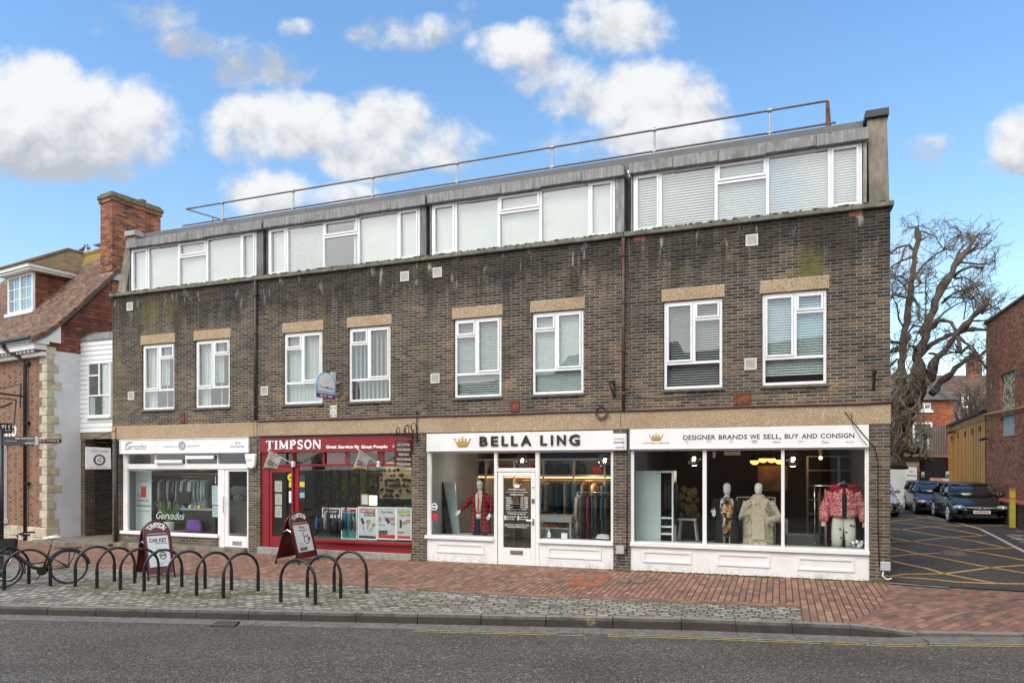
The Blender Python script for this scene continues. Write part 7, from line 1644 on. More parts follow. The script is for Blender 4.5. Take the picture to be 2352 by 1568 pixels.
# ------------------------------------------------------------------ cars, bollard and barrier in the yard
def car_paint(nm, col): return M(nm, col, .35, .05, 2, metal=.05, coat=.35)
m_carblack = car_paint('black car paint', (.012, .011, .012)); m_carglass = M('car window glass', (.02, .022, .024), .05, .05, 2, spec=.8, coat=.3); m_rim = M('alloy rim', (.60, .60, .61), .35, .1, 6, metal=.4); m_cbar = M('bright trim', (.72, .72, .73), .25, .05, 6, metal=.4); m_lens = M('head lamp lens', (.55, .55, .54), .15, .2, 20, metal=.4, coat=1.0); m_trim = M('black car trim', (.012, .012, .012), .6)
def hatchback(label, s, d, plate=True, paint=None, k_=.94, cat='car'):
 z0 = drive_z(s, d); t = thing('parked_car', label, cat, (s, d, z0), FM, 'cars parked in the yard'); pa = paint or m_carblack
 tilt = .0165
 P = lambda x, y, z: (s + x * k_, d + y * k_, z0 + z * k_ + y * tilt)
 st = [(.0, .60, .30, .50), (.05, .74, .22, .60), (.22, .83, .19, .69), (.55, .865, .18, .78), (1.0, .875, .18, .89), (1.3, .875, .18, .95), (2.2, .875, .18, .97), (3.3, .87, .18, .99), (3.85, .84, .2, .98), (4.12, .76, .25, .92), (4.22, .66, .32, .80)]
 rings = []
 for y, hw, zb, zt in st:
  half = [(.0, zb), (hw * .80, zb), (hw * .97, zb + .07), (hw, zb + .2), (hw * 1.0, zt - .22), (hw * .985, zt - .10), (hw * .90, zt - .015), (hw * .6, zt + .012), (.0, zt + .03)]
  ring = half + [(-x, z) for x, z in half[-2:0:-1]]; rings.append([P(x, y, z) for x, z in ring])
 m = MB().loft(rings); bo = part('body', m, pa, t, smooth=True)
 def ringat(hx, y0, y1, z, n=28, e=3.4):
  out = []
  for i in range(n):
   a = 2 * math.pi * i / n; c, q = math.cos(a), math.sin(a); out.append(P(hx * math.copysign(abs(c) ** (2 / e), c), (y0 + y1) / 2 + (y1 - y0) / 2 * math.copysign(abs(q) ** (2 / e), q), z))
  return out
 m = MB().loft([ringat(.80, .98, 4.05, .93), ringat(.74, 1.28, 3.97, 1.12), ringat(.655, 1.66, 3.80, 1.34)]); gh = part('windows', m, m_carglass, t, smooth=True)
 m = MB().loft([ringat(.665, 1.63, 3.84, 1.335), ringat(.63, 1.72, 3.78, 1.385), ringat(.52, 1.95, 3.5, 1.42), ringat(.3, 2.3, 3.0, 1.435)]); part('roof', m, pa, t, smooth=True)
 m = MB()
 for sx in (-1, 1):
  m.tube([P(sx * .80, 1.08, .94), P(sx * .735, 1.36, 1.14), P(sx * .65, 1.74, 1.36)], .035, 6); m.tube([P(sx * .815, 2.35, .96), P(sx * .66, 2.38, 1.37)], .03, 6); m.tube([P(sx * .79, 3.7, .98), P(sx * .65, 3.62, 1.36)], .09, 6); m.tube([P(sx * .655, 1.74, 1.36), P(sx * .66, 2.6, 1.385), P(sx * .65, 3.6, 1.37)], .03, 6); m.tube([P(sx * .825, 1.1, .945), P(sx * .835, 2.4, .975), P(sx * .82, 3.7, .99)], .022, 6)
 part('pillars', m, pa, gh, smooth=True)
 for y in (.86, 3.46):
  for sx in (-1, 1):
   x0 = sx * .70; m = MB()
   for rr, ys in (((.315, .18),)): pass
   prof = [(.24, -.10), (.295, -.105), (.318, -.08), (.32, .0), (.318, .08), (.295, .105), (.24, .10)]
   m.loft([[P(x0 + sx * .07 + w, y + r_ * math.cos(a), .32 + r_ * math.sin(a)) for a in [2 * math.pi * i / 24 for i in range(24)]] for r_, w in prof], cap=True); w_ = part('wheel', m, m_tyre, t, smooth=True)
   m = MB(); xo = x0 + sx * .182
   m.tube([P(xo, y + .205 * math.cos(a), .32 + .235 * math.sin(a)) for a in [2 * math.pi * i / 20 for i in range(21)]], .020, 5)
   for k in range(5):
    a = 2 * math.pi * k / 5 + .3; m.tube([P(xo, y + .02 * math.cos(a), .32 + .02 * math.sin(a)), P(xo, y + .23 * math.cos(a), .32 + .23 * math.sin(a))], .034, 5)
   part('rim', m, m_rim, w_)
   m = MB(); m.loft([[P(sx * (.66), y + .39 * math.cos(a), .33 + .39 * math.sin(a)) for a in [math.pi * i / 14 for i in range(15)]] + [P(sx * .66, y - .39, .17), P(sx * .66, y + .39, .17)], [P(sx * .880, y + .37 * math.cos(a), .33 + .37 * math.sin(a)) for a in [math.pi * i / 14 for i in range(15)]] + [P(sx * .880, y - .37, .17), P(sx * .880, y + .37, .17)]]); part('wheel_arch', m, m_trim, bo)
 for sx in (-1, 1):
  m = MB(); m.ellipsoid(P(sx * .665, .13, .60), .19, .24, .092, 14, 8); hl = part('headlight', m, m_lens, t, smooth=True)
  m = MB()
  for q in (.60, .72): m.ellipsoid(P(sx * q, .0 if q < .7 else .06, .59), .042, .05, .042, 10, 6)
  part('lamp', m, m_cbar, hl)
  m = MB(); m.ellipsoid(P(sx * .93, 1.32, 1.0), .10, .07, .075, 10, 6); m.tube([P(sx * .82, 1.30, .95), P(sx * .9, 1.32, .98)], .025, 5); part('door_mirror', m, pa, t, smooth=True)
  m = MB(); m.ellipsoid(P(sx * .62, .05, .30), .10, .06, .045, 10, 6); part('fog_lamp', m, m_trim, t)
 m = MB(); m.loft([[P(x, -.025, .555), P(x, -.025, .595), P(x, .05, .595), P(x, .05, .555)] for x in (-.46, .46)]); gr = part('grille', m, m_trim, t)
 m = MB(); m.loft([[P(x, -.035 + abs(x) * .05, .60 - .02 * (abs(x) < .12)), P(x, -.035 + abs(x) * .05, .625), P(x, .05, .625), P(x, .05, .60)] for x in (-.47, -.11, 0, .11, .47)]); m.loft([[P(-.11, -.04, .62), P(.11, -.04, .62), P(.05, -.04, .535), P(-.05, -.04, .535)][::-1], [P(-.11, .02, .62), P(.11, .02, .62), P(.05, .02, .535), P(-.05, .02, .535)][::-1]]); m.map(lambda x, y, z: (x, y - .03, z)); part('chrome_bar', m, m_cbar, gr)
 m = MB().ellipsoid(P(0, -.085, .59), .05, .012, .05, 12, 6); part('badge', m, M('red silver badge', (.4, .08, .09), .3, .4, 40, metal=.4), gr)
 m = MB(); m.loft([[P(-.52, -.01, .25), P(.52, -.01, .25), P(.42, -.005, .37), P(-.42, -.005, .37)][::-1], [P(-.52, .1, .25), P(.52, .1, .25), P(.42, .1, .37), P(-.42, .1, .37)][::-1]]); part('air_intake', m, m_trim, t)
 if plate:
  m = MB(); m.loft([[P(-.26, -.045, .40), P(.26, -.045, .40), P(.26, -.045, .51), P(-.26, -.045, .51)][::-1], [P(-.26, .0, .40), P(.26, .0, .40), P(.26, .0, .51), P(-.26, .0, .51)][::-1]]); np_ = part('number_plate', m, m_letterwhite, t)
  m = MB(); letters(m, 'HD59 FNT', -.225, .225, .425, .488, -.05, .02, thick=.003, fn=lambda x, y, z: P(x, y, z)); part('lettering', m, m_black, np_)
 m = MB(); m.loft([[P(-.84, 1.0, .0 + z), P(.84, 1.0, z), P(.84, 3.3, z), P(-.84, 3.3, z)] for z in (.17, .181)]); part('floor_pan', m, m_trim, t)
 return t
s_, d_ = dp(2181, 1199); hatchback('black hatchback with plate HD59 FNT, nearest of the cars in the yard', s_ + .77, d_ - .80)
s_, d_ = dp(2103, 1180); hatchback('dark grey hatchback behind and left of the one with plate HD59 FNT', s_ + .72, d_ - .77, False, car_paint('graphite car paint', (.035, .034, .04)), .885)
s_, d_ = dp(2056, 1185); hatchback('pale car half hidden behind the corner of the terrace', s_ - .74, d_ - .86, False, car_paint('white car paint', (.55, .55, .55)))
bs, bd_ = dp(2325, 1213); zt = drive_z(bs, bd_); pz = at(2326, 1122, (FM @ Vector((bs, bd_, 0))).y).z
t = thing('yellow_bollard', 'tall square yellow bollard with orange bands at the edge of the yard', 'bollard', (bs, bd_, zt), FM)
h = pz - zt; w = .075; m = MB().box(bs - w, bs + w, bd_ - w, bd_ + w, zt - .05, pz); part('post', m, M('faded yellow paint', (.52, .42, .05), .6, .15, 5, dirt=(.4, .2, .05), dirt_amt=.5), t, bevel=.008)
for f_ in (.995, .78): m = MB().box(bs - w - .003, bs + w + .003, bd_ - w - .003, bd_ + w + .003, zt + h * f_ - .06, zt + h * f_); part('orange_band', m, M('orange band', (.50, .14, .05), .6), t)
m = MB().box(bs - .2, bs + .2, bd_ - .16, bd_ + .16, zt + .016, zt + .035); part('base_plate', m, m_rust, t)
bs, bd_ = dp(2346, 1181); zt = drive_z(bs, bd_)
t = thing('wheel_barrier', 'low yellow tubular barrier at the right edge beside the brick wall', 'barrier', (bs, bd_, zt), FM)
m = MB().tube([(bs, bd_, zt), (bs + .12, bd_ - .05, zt + .55), (bs + .3, bd_ - .1, zt + .62), (bs + 1.2, bd_ - .45, zt + .62), (bs + 1.35, bd_ - .5, zt)], .045, 8); part('hoop', m, MATS['faded yellow paint'], t, smooth=True)
m = MB().box(bs - .1, bs + .15, bd_ - .1, bd_ + .1, zt + .014, zt + .03); part('foot_plate', m, m_rust, t)
a = dp(2322, 1203); b = dp(2352, 1200)
# ------------------------------------------------------------------ inside the shop windows
ri_ = random.Random(3)
def cloth(nm, col): return M(nm, col, .9, .18, 5, stretch=(5, 1, .5))
def garment_proto(name, L, w, col, label, group, frame_base=(0, 0, 0), thick=.05):
 """one garment on a hanger, hung across a rail that runs along the frontage"""
 t = thing(name, label, 'garment', (0, 0, 0), FM, group); rings = []
 prof = [(-.02, .35, .3), (-.06, .75, .6), (-.12, 1, 1), (-.35, .92, 1.1), (-.7, .95, 1.0), (-1.0, 1.05, .9)]
 for z, a, b in prof: rings.append([(thick / 2 * b * math.cos(q), w / 2 * a * math.sin(q), z * L if z < -.13 else z * .6) for q in [2 * math.pi * i / 12 for i in range(12)]])
 m = MB().loft(rings)
 for sy in (-1, 1): m.tube([(0, sy * w * .45, -.08), (.01, sy * w * .52, -.3), (.0, sy * w * .5, -.60)], [.035, .04, .03], 6)
 part('cloth', m, col, t, smooth=True)
 m = MB().tube([(0, -w * .4, -.05), (0, 0, .0), (0, w * .4, -.05)], .008, 5).tube([(0, 0, 0), (0, 0, .04), (0, .02, .07)], .004, 4); part('hanger', m, M('wooden hanger', (.35, .17, .06), .5), t)
 return t
def hang(protos, pts, dz=0.0):
 used = set()
 for k, (s, d, z) in enumerate(pts):
  p = protos[ri_.randrange(len(protos))] if k >= len(protos) else protos[k]
  if p.name in used: o = copy_tree(p)
  else: o = p; used.add(p.name)
  o.location = FM @ Vector((s, d, z)); o.rotation_euler = (0, 0, -TH + ri_.gauss(0, .18)); o.scale = (ri_.uniform(.8, 1.25), ri_.uniform(.9, 1.05), ri_.uniform(.85, 1.12))
def rail(name, label, s0, s1, d, z, z0, frame=True, mat=None):
 t = thing(name, label, 'clothes rail', (s0, d, z0), FM); mt = mat or m_chrome
 part('bar', MB().tube([(s0, d, z), (s1, d, z)], .014, 8), mt, t, smooth=True)
 if frame:
  for s in (s0, s1): m = MB().tube([(s, d, z0), (s, d, z)], .014, 8).tube([(s, d - .22, z0 + .03), (s, d + .22, z0 + .03)], .014, 6); part('upright', m, mt, t, smooth=True)
 return t
# --- dry cleaner
b1 = .31
cols = [('grey', (.16, .16, .16)), ('cream', (.50, .47, .40)), ('pale blue', (.34, .42, .46)), ('charcoal', (.05, .05, .055)), ('brown', (.16, .11, .075)), ('white', (.62, .63, .62))]
pr_ = [garment_proto('cleaned_garment', .95 if k % 2 else 1.15, .42, cloth('%s wool' % n, c), '%s garment on the full rail behind the dry cleaner window' % n, 'garments on the dry cleaner rail') for k, (n, c) in enumerate(cols)]
RDp = .95; zr_ = Zf(*q3(600, 545), RDp); sA, sB = max(.36, S(q3(345, 0)[0], RDp)), S(q3(905, 0)[0], RDp)
rail('clothes_rail', 'long rail of cleaned clothes behind the dry cleaner window', sA, sB, RDp, zr_, b1)
hang(pr_, [(sA + .06 + (sB - sA - .1) * k / 29, RDp + ri_.gauss(0, .03), zr_ - .05) for k in range(30)])
zz_ = Zf(*q3(600, 530), 1.1); t = thing('valance', 'yellowish shelf edge above the dry cleaner rail', 'shelf', (sA, 1.1, zz_), FM); part('board', MB().box(sA, sB - .1, 1.05, 1.5, zz_, zz_ + .07), M('yellow shelf edge', (.38, .30, .12), .7), t)
(sa, za), (sb, zb) = fq(q3, 203, 985, .45), fq(q3, 342, 490, .45)
t = thing('banner', 'tall white banner about repairs and alterations in the dry cleaner window', 'banner', (sa, .45, za), FM); m = MB().box(sa, sb, .45, .46, za - .1, zb); part('sheet', m, M('pale mint banner', (.60, .70, .69), .6, .03, 2), t)
w_ = sb - sa; hgt = zb - za; mr = M('coral print', (.62, .04, .03), .6); m = MB(); letters(m, 'on site', sa + w_ * .3, sa + w_ * .75, za + hgt * .80, za + hgt * .84, .444); part('lettering', m, m_lettergrey, t)
m = MB().box(sa + w_ * .36, sa + w_ * .68, .440, .448, za + hgt * .53, za + hgt * .72); part('red_print', m, mr, t); m = MB().ellipsoid((sa + w_ * .2, .445, za + hgt * .56), .07, .004, .06, 10, 6); part('button_print', m, m_grey, t)
m = MB(); letters(m, 'repairs &', sa + w_ * .08, sa + w_ * .80, za + hgt * .44, za + hgt * .50, .444); letters(m, 'alterations', sa + w_ * .08, sa + w_ * .95, za + hgt * .36, za + hgt * .41, .444); letters(m, 'sewing and tailoring', sa + w_ * .08, sa + w_ * .9, za + hgt * .28, za + hgt * .30, .444); part('lettering', m, m_dgrey, t)
t = thing('shirt_display', 'white shirts stacked at the left inside the dry cleaner window', 'garment', (sa - .3, .7, b1), FM)
m = MB()
for k in range(7): m.box(sa - .42, sa - .06, .6, .9, 1.0 + k * .17, 1.13 + k * .17)
part('folded_shirts', m, m_paper, t, bevel=.03); m = MB().box(sa - .44, sa - .04, .55, .95, b1, .985); part('shelf_unit', m, m_shopwall, t)
t = thing('counter', 'black shop counter inside the dry cleaner', 'counter', (3.0, 1.5, b1), FM); c0, c1 = S(q3(640, 0)[0], .5), S(q3(905, 0)[0], .5); zc_ = Zf(*q3(700, 822), .5)
m = MB().box(c0, c1, .5, .78, b1, zc_ - .05); part('body', m, m_black, t); m = MB().box(c0 - .3, c1 + .02, .46, .80, zc_ - .048, zc_); part('counter_top', m, m_shopwall, t)
t = thing('computer_screen', 'dark computer screen on the dry cleaner counter', 'monitor', (c0, 1.5, zc_), FM); a = S(q3(565, 0)[0], .65); m = MB().box(a, a + .5, .64, .67, zc_ + .12, zc_ + .46); part('screen', m, m_black, t); m = MB().box(a + .2, a + .3, .645, .68, zc_ + .002, zc_ + .119).box(a + .1, a + .4, .58, .74, zc_ + .001, zc_ + .012); part('stand', m, m_black, t)
for k, (x, c) in enumerate(((625, (.1, .4, .5)), (690, (.5, .5, .45)), (735, (.5, .3, .1)), (770, (.6, .55, .1)))):
 s = S(q3(x, 0)[0], .55); t = thing('counter_item', ('teal', 'pale', 'orange', 'yellow')[k] + ' small item lying on the dry cleaner counter', 'shop item', (s, .55, zc_), FM); part('box', MB().box(s - .05, s + .05, .50, .60, zc_ + .001, zc_ + .06 + .03 * (k % 2)), M('counter item %d' % k, c, .6), t, bevel=.008)
s = S(q3(490, 0)[0], .4); zp = Zf(*q3(490, 1025), .4); t = thing('potted_plant', 'green leafy plant in a ribbed white pot inside the dry cleaner window', 'plant', (s, .4, zp), FM)
n = 28; m = MB().loft([[(s + (r + .006 * (i % 2)) * math.cos(q), .4 + (r + .006 * (i % 2)) * math.sin(q), zp + z) for i, q in enumerate([2 * math.pi * i / n for i in range(n)])] for r, z in ((.14, 0), (.17, .26), (.155, .265))]); part('pot', m, m_paper, t)
m = MB()
for k in range(60):
 a = ri_.uniform(0, 6.28); l = ri_.uniform(.25, .75); p0 = Vector((s, .4, zp + .25)); d_ = Vector((math.cos(a) * .6, math.sin(a) * .35, 1.1)).normalized(); p1 = p0 + d_ * l * .6; p2 = p0 + d_ * l + Vector((math.cos(a) * .12, 0, -.05)); sd = Vector((-math.sin(a), math.cos(a), 0)) * .022
 m.add([p0 - sd * .3, p0 + sd * .3, p1 + sd, p2, p1 - sd], [(0, 1, 2, 3, 4)])
part('foliage', m, M('plant leaves', (.11, .17, .045), .6, .5, 8), t)
s = S(q3(720, 0)[0], .32); zp = Zf(*q3(720, 1030), .32); t = thing('purple_bag', 'purple cloth bag at the foot of the dry cleaner counter', 'bag', (s, .32, zp), FM); m = MB().loft([[(s + w * math.cos(q), .32 + .10 * math.sin(q), zp + z) for q in [2 * math.pi * i / 12 for i in range(12)]] for w, z in ((.28, 0), (.27, .15), (.22, .3), (.20, .33))]); part('bag', m, M('purple cloth', (.16, .06, .28), .85, .2, 6), t, smooth=True)
def paper(label, q, x0, x1, y0, y1, d, mat=None, lines=4, cat='notice', nm='paper_notice', title=None):
 (a, z0) = fq(q, x0, y1, d); b = fq(q, x1, y1, d)[0]; z1 = fq(q, x0, y0, d)[1]; t = thing(nm, label, cat, (a, d, z0), FM); part('sheet', MB().box(a, b, d, d + .004, z0, z1), mat or m_paper, t)
 m = MB()
 for k in range(lines): z = z1 - (z1 - z0) * (.28 + .6 * k / max(1, lines)); m.box(a + (b - a) * .15, b - (b - a) * (.15 + .1 * (k % 2)), d - .002, d - .0002, z - (z1 - z0) * .02, z + (z1 - z0) * .02)
 if title: letters(m, title, a + (b - a) * .12, b - (b - a) * .12, z1 - (z1 - z0) * .2, z1 - (z1 - z0) * .07, -.003 + d, thick=.002)
 if m.v: part('lettering', m, m_lettergrey, t)
 return t
paper('upper of two pale notices taped inside the dry cleaner window edge', q3, 876, 930, 622, 790, .10, M('pale blue paper', (.50, .66, .68), .7), 5, title='HOURS'); paper('lower of two pale notices taped inside the dry cleaner window edge', q3, 880, 928, 797, 897, .10, M('pale blue paper', (.5, .66, .68)), 3)
t = thing('window_lettering', 'pale script name on the dry cleaner window glass', 'lettering', (2, .09, 1), FM); m = MB(); (a, z0), b, z1 = fq(q3, 385, 915, .092), fq(q3, 635, 900, .092)[0], fq(q3, 385, 848, .092)[1]; letters(m, 'Gervades', a, b, z0, z1, .092, -.004, .45, thick=.002); part('script', m, M('frosted lettering', (.55, .62, .6), .6), t)
sd0 = S(q3(1100, 0)[0], 1.2); t = thing('laundry_trolley', 'grey bagged laundry on a trolley behind the dry cleaner door', 'trolley', (sd0, 1.2, b1), FM); m = MB()
for k in range(9): m.ellipsoid((sd0 + ri_.uniform(-.35, .35), 1.3 + ri_.uniform(-.15, .15), 1.35 + ri_.uniform(-.12, .2)), .2, .16, .13, 8, 5)
part('bags', m, M('grey laundry', (.25, .26, .26), .9, .3, 4), t, smooth=True); m = MB().box(sd0 - .45, sd0 + .45, 1.1, 1.5, b1, 1.2); part('trolley', m, m_roomdark, t)
# --- key cutter
m_slat = M('tan slat wall', (.36, .28, .17), .7, .1, 3); zt2, b2 = 2.68, .26
t = thing('slat_wall', 'tan slatted display wall behind the red shop door', 'display wall', (5.3, 1.2, b2), FM); m = MB(); s0, s1 = 5.26, S(q4(640, 0)[0], 1.3); z = b2
while z < 2.35: m.box(s0, s1 - .9, 1.3, 1.33, z, z + .115); z += .125
part('slats', m, m_slat, t); m = MB().box(s0, s1 - .9, 1.331, 1.34, b2, 2.4); part('backing', m, m_dark, t)
s0, s1 = S(q4(480, 0)[0], 2.2), S(q4(1500, 0)[0], 2.2)
t = thing('key_display', 'back wall of the red shop hung with rows of dark keys and yellow green panels', 'display wall', (s0, 2.2, b2), FM); m = MB().box(s0, 9.55, 2.3, 2.35, b2, 2.6); part('panel', m, M('dark olive panel', (.05, .05, .035), .8, .2, 3), t)
m = MB(); m2 = MB()
for r_ in range(5):
 for k in range(40):
  s = s0 + .05 + k * (9.4 - s0) / 40; z = .95 + r_ * .32
  if ri_.random() < .82: (m if ri_.random() < .65 else m2).box(s, s + .055, 2.25, 2.29, z, z + ri_.uniform(.09, .2))
part('keys', m, M('dark key blanks', (.03, .03, .03), .5, .4, 20), t); part('silver_keys', m2, M('dull metal keys', (.28, .28, .25), .4, .3, 20, metal=.5), t)
m = MB()
for k in range(6): s = S(q4(690 + k * 88, 0)[0], 2.15); m.box(s, s + .20, 2.20, 2.21, 1.25 + .4 * (k % 2), 2.3)
m3 = MB()
for k in range(110): s = ri_.uniform(s0, 9.3); z = 1.2 + .17 * ri_.randrange(7); m3.box(s, s + ri_.uniform(.05, .12), 2.16, 2.19, z, z + ri_.uniform(.06, .13))
part('hanging_packets', m3, M('dark packets', (.06, .055, .045), .6, .7, 9, dirt=(.3, .3, .26), dirt_amt=.6), t)
part('yellow_panels', m, M('yellow green panel', (.17, .17, .03), .7, .3, 4), t)
s0, s1 = S(q4(1215, 0)[0], 1.8), S(q4(1520, 0)[0], 1.8); t = thing('tool_board', 'lit tan wall of tools at the right inside the red shop', 'display wall', (s0, 1.8, b2), FM); m = MB(); z = 1.3
while z < 2.3: m.box(s0, s1, 1.9, 1.93, z, z + .115); z += .125
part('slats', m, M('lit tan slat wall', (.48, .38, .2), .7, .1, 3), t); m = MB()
for k in range(70): s = ri_.uniform(s0, s1 - .06); z = 1.33 + .14 * ri_.randrange(7) + ri_.uniform(0, .03); m.box(s, s + ri_.uniform(.02, .06), 1.84, 1.89, z, z + ri_.uniform(.04, .1))
part('tools', m, m_dark, t)
def poster(label, x0, x1, y0, y1, d, title, tw, tmat, fills, nm='window_poster'):
 (a, z0), b, z1 = fq(q4, x0, y1, d), fq(q4, x1, y1, d)[0], fq(q4, x0, y0, d)[1]; t = thing(nm, label, 'poster', (a, d, z0), FM); part('sheet', MB().box(a, b, d, d + .008, z0, z1), M('pale grey poster', (.56, .60, .62), .5, .05, 2), t); part('white_frame', MB().frame(a - .02, b + .02, z0 - .02, z1 + .02, .03, d - .012, d - .001), m_letterwhite, t)
 w, h = b - a, z1 - z0
 for (ua, va, ub, vb, mt, k) in fills: part('print', MB().prism([(a + w * ua, z0 + h * va), (a + w * ub, z0 + h * va), (a + w * (ub + k), z0 + h * vb), (a + w * (ua + k), z0 + h * vb)], d - .004 - k * .01, d - .0005), mt, t)
 for txt, ua, ub, va, vb, mt in title: part('lettering', letters(MB(), txt, a + w * ua, a + w * ub, z0 + h * va, z0 + h * vb, d - .009, .012, thick=.002), mt, t)
 return t, a, b, z0, z1
m_skin = M('skin tone print', (.5, .27, .2), .7); m_brass = M('brass print', (.35, .23, .06), .5); m_pr = M('red print', (.5, .02, .03), .6); m_navy = M('navy print', (.03, .04, .06), .5)
T = poster('half price key deal poster with three keys, leftmost of three framed posters', 1037, 1205, 872, 1165, .18, [('HALF PRICE', .14, .9, .86, .93, m_letterwhite), ('KEY DEAL', .38, .88, .75, .81, m_letterwhite)], 0, m_black, [(.1, .84, .93, .95, m_pr, .0), (.33, .73, .92, .83, m_dgrey, .0), (0, 0, 1, .10, m_navy, .0)])
t, a, b, z0, z1 = T; w, h = b - a, z1 - z0
m = MB(); stroke(m, [(a + w * .17, z0 + h * .66), (a + w * .28, z0 + h * .48)], .07, .172, .003); stroke(m, [(a + w * .25, z0 + h * .45), (a + w * .3, z0 + h * .3)], .012, .172, .003); part('black_key_print', m, m_navy, t)
m = MB(); stroke(m, circle_pts(a + w * .56, z0 + h * .55, .04, 14), .03, .172, .003, True); stroke(m, [(a + w * .55, z0 + h * .5), (a + w * .5, z0 + h * .33)], .022, .172, .003); stroke(m, circle_pts(a + w * .85, z0 + h * .46, .03, 14), .024, .172, .003, True); stroke(m, [(a + w * .82, z0 + h * .42), (a + w * .6, z0 + h * .24)], .018, .172, .003); part('brass_key_print', m, m_brass, t)
T = poster('car keys poster with a hand holding a fob, middle of three framed posters', 1222, 1388, 875, 1165, .18, [('Car Keys', .16, .84, .82, .90, m_dgrey), ('from only', .05, .4, .42, .48, m_lettergrey), ('£19.99', .08, .45, .17, .22, m_brass)], 0, m_black, [(0, 0, 1, .13, m_pr, .0), (.02, .14, .5, .27, m_dgrey, .04)])
t, a, b, z0, z1 = T; w, h = b - a, z1 - z0
m = MB(); stroke(m, [(a + w * .99, z0 + h * .66), (a + w * .75, z0 + h * .64), (a + w * .5, z0 + h * .66)], .075, .172, .003); stroke(m, [(a + w * .98, z0 + h * .5), (a + w * .72, z0 + h * .5)], .06, .173, .003); stroke(m, [(a + w * .02, z0 + h * .62), (a + w * .18, z0 + h * .66)], .09, .172, .003); part('hand_print', m, m_skin, t)
m = MB(); stroke(m, [(a + w * .44, z0 + h * .66), (a + w * .64, z0 + h * .52)], .075, .169, .003); stroke(m, [(a + w * .34, z0 + h * .72), (a + w * .45, z0 + h * .65)], .015, .169, .003); part('fob_print', m, m_navy, t)
T = poster('key fobs poster with a fingertip, rightmost of three framed posters', 1402, 1534, 878, 1168, .18, [('key fobs', .18, 1.0, .73, .81, m_pr), ('NOW', .06, .5, .18, .25, m_pr)], 0, m_black, [(.05, .84, .98, .92, M('lime print', (.35, .5, .05), .6), .0), (0, 0, 1, .10, m_pr, .0), (.17, .36, .33, .62, m_navy, .0)])
t, a, b, z0, z1 = T; w, h = b - a, z1 - z0; m = MB(); stroke(m, [(a + w * .98, z0 + h * .6), (a + w * .7, z0 + h * .58), (a + w * .38, z0 + h * .50)], .075, .172, .003); part('finger_print', m, m_skin, t)
T = poster('teal price list poster behind the shoe care stands in the red shop window', 880, 1018, 880, 1165, .45, [('KEY TAGS', .0, .6, .92, .97, m_letterwhite)], 0, m_black, [(0, .0, 1, .86, M('teal print', (.03, .22, .20), .6), .0), (0, .88, 1, 1, m_pr, .0)])
T = poster('dark red shelf sign above the shoe care stands in the red shop window', 700, 858, 880, 960, .45, [('SHOE CARE', .1, .9, .5, .75, m_letterwhite)], 0, m_black, [(0, .3, 1, 1, m_maroon, .0), (0, .86, 1, 1, m_letterwhite, .0)])
m_blue = M('blue product', (.03, .10, .30), .4)
for k in range(14):
 x = 640 + k * 27; d = .30 + .12 * (k % 3); s, z0 = fq(q4, x, 1160, d); z0 = max(z0, b2 + .3); hh = ri_.uniform(.25, .62); c = (m_blue, m_black, m_black, M('silver product', (.35, .35, .36), .35, .1, 6, metal=.6), m_black)[k % 5]; cn = ('blue', 'black', 'black', 'silver', 'black')[k % 5]
 t = thing('umbrella', cn + ' folded umbrella standing low in the red shop window', 'umbrella', (s, d, z0), FM, 'folded umbrellas in the red shop window'); m = MB().lathe([(.012, 0), (.045, .06), (.05, hh * .6), (.022, hh * .85), (.012, hh)], (s, d, z0), 8); part('canopy', m, c, t, smooth=True); m = MB().tube([(s, d, z0 + hh), (s, d, z0 + hh + .08), (s + .03, d, z0 + hh + .10), (s + .05, d, z0 + hh + .06)], .010, 5); part('handle', m, m_dark, t)
pl0, pl1 = S(q4(480, 0)[0], .2), 9.55; zpl_ = Zf(*q4(700, 1165), .3); t = thing('window_shelf', 'low dark display shelf inside the red shop window', 'shelf', (pl0, .2, zpl_), FM); part('board', MB().box(pl0, pl1, .16, .9, zpl_ - .06, zpl_ - .005), m_roomdark, t)
(a, z0), b, z1 = fq(q4, 1060, 848, .4), fq(q4, 1130, 848, .4)[0], fq(q4, 1060, 745, .4)[1]
t = thing('brochure_holder', 'gold framed price card leaning beside the lit panel in the red shop', 'frame', (a, .4, z0), FM); part('frame', MB().frame(a, b, z0, z1, .02, .39, .41), m_gold, t); part('card', MB().box(a + .02, b - .02, .398, .402, z0 + .02, z1 - .02), m_paper, t)
(a, z0), b, z1 = fq(q4, 1140, 850, .42), fq(q4, 1210, 850, .42)[0], fq(q4, 1140, 760, .42)[1]
t = thing('light_panel', 'bright white lit panel above the posters in the red shop window', 'lamp', (a, .42, z0), FM); part('panel', MB().box(a, b, .41, .425, z0, z1), glow('lit white panel', (1, .97, .94), 2.2), t)
for k, (x0, x1, y0, y1, lb) in enumerate(((245, 312, 620, 725, 'top sheet of three notices on the red shop door'), (247, 312, 742, 848, 'middle sheet of three notices on the red shop door'), (247, 310, 858, 965, 'bottom sheet of three notices on the red shop door'))): paper(lb, q4, x0, x1, y0, y1, .105, M('grey paper', (.45, .44, .42), .7), 5)
(s, z) = fq(q4, 395, 588, .06); t = thing('round_sticker', 'round yellow roundel on the red door glass', 'sticker', (s, .06, z), FM); part('disc', MB().add([(p[0], .06, p[1]) for p in circle_pts(s, z, .10, 20)], [tuple(range(20))]), m_yel, t); part('lettering', letters(MB(), 'AA', s - .05, s + .06, z - .03, z + .03, .055, .02, thick=.002), m_black, t)
paper('square yellow sticker below the roundel on the red door glass', q4, 378, 405, 630, 682, .06, m_yel, 1, 'sticker', 'square_sticker'); paper('white strip notice on the red door edge', q4, 378, 405, 718, 828, .06, None, 0)
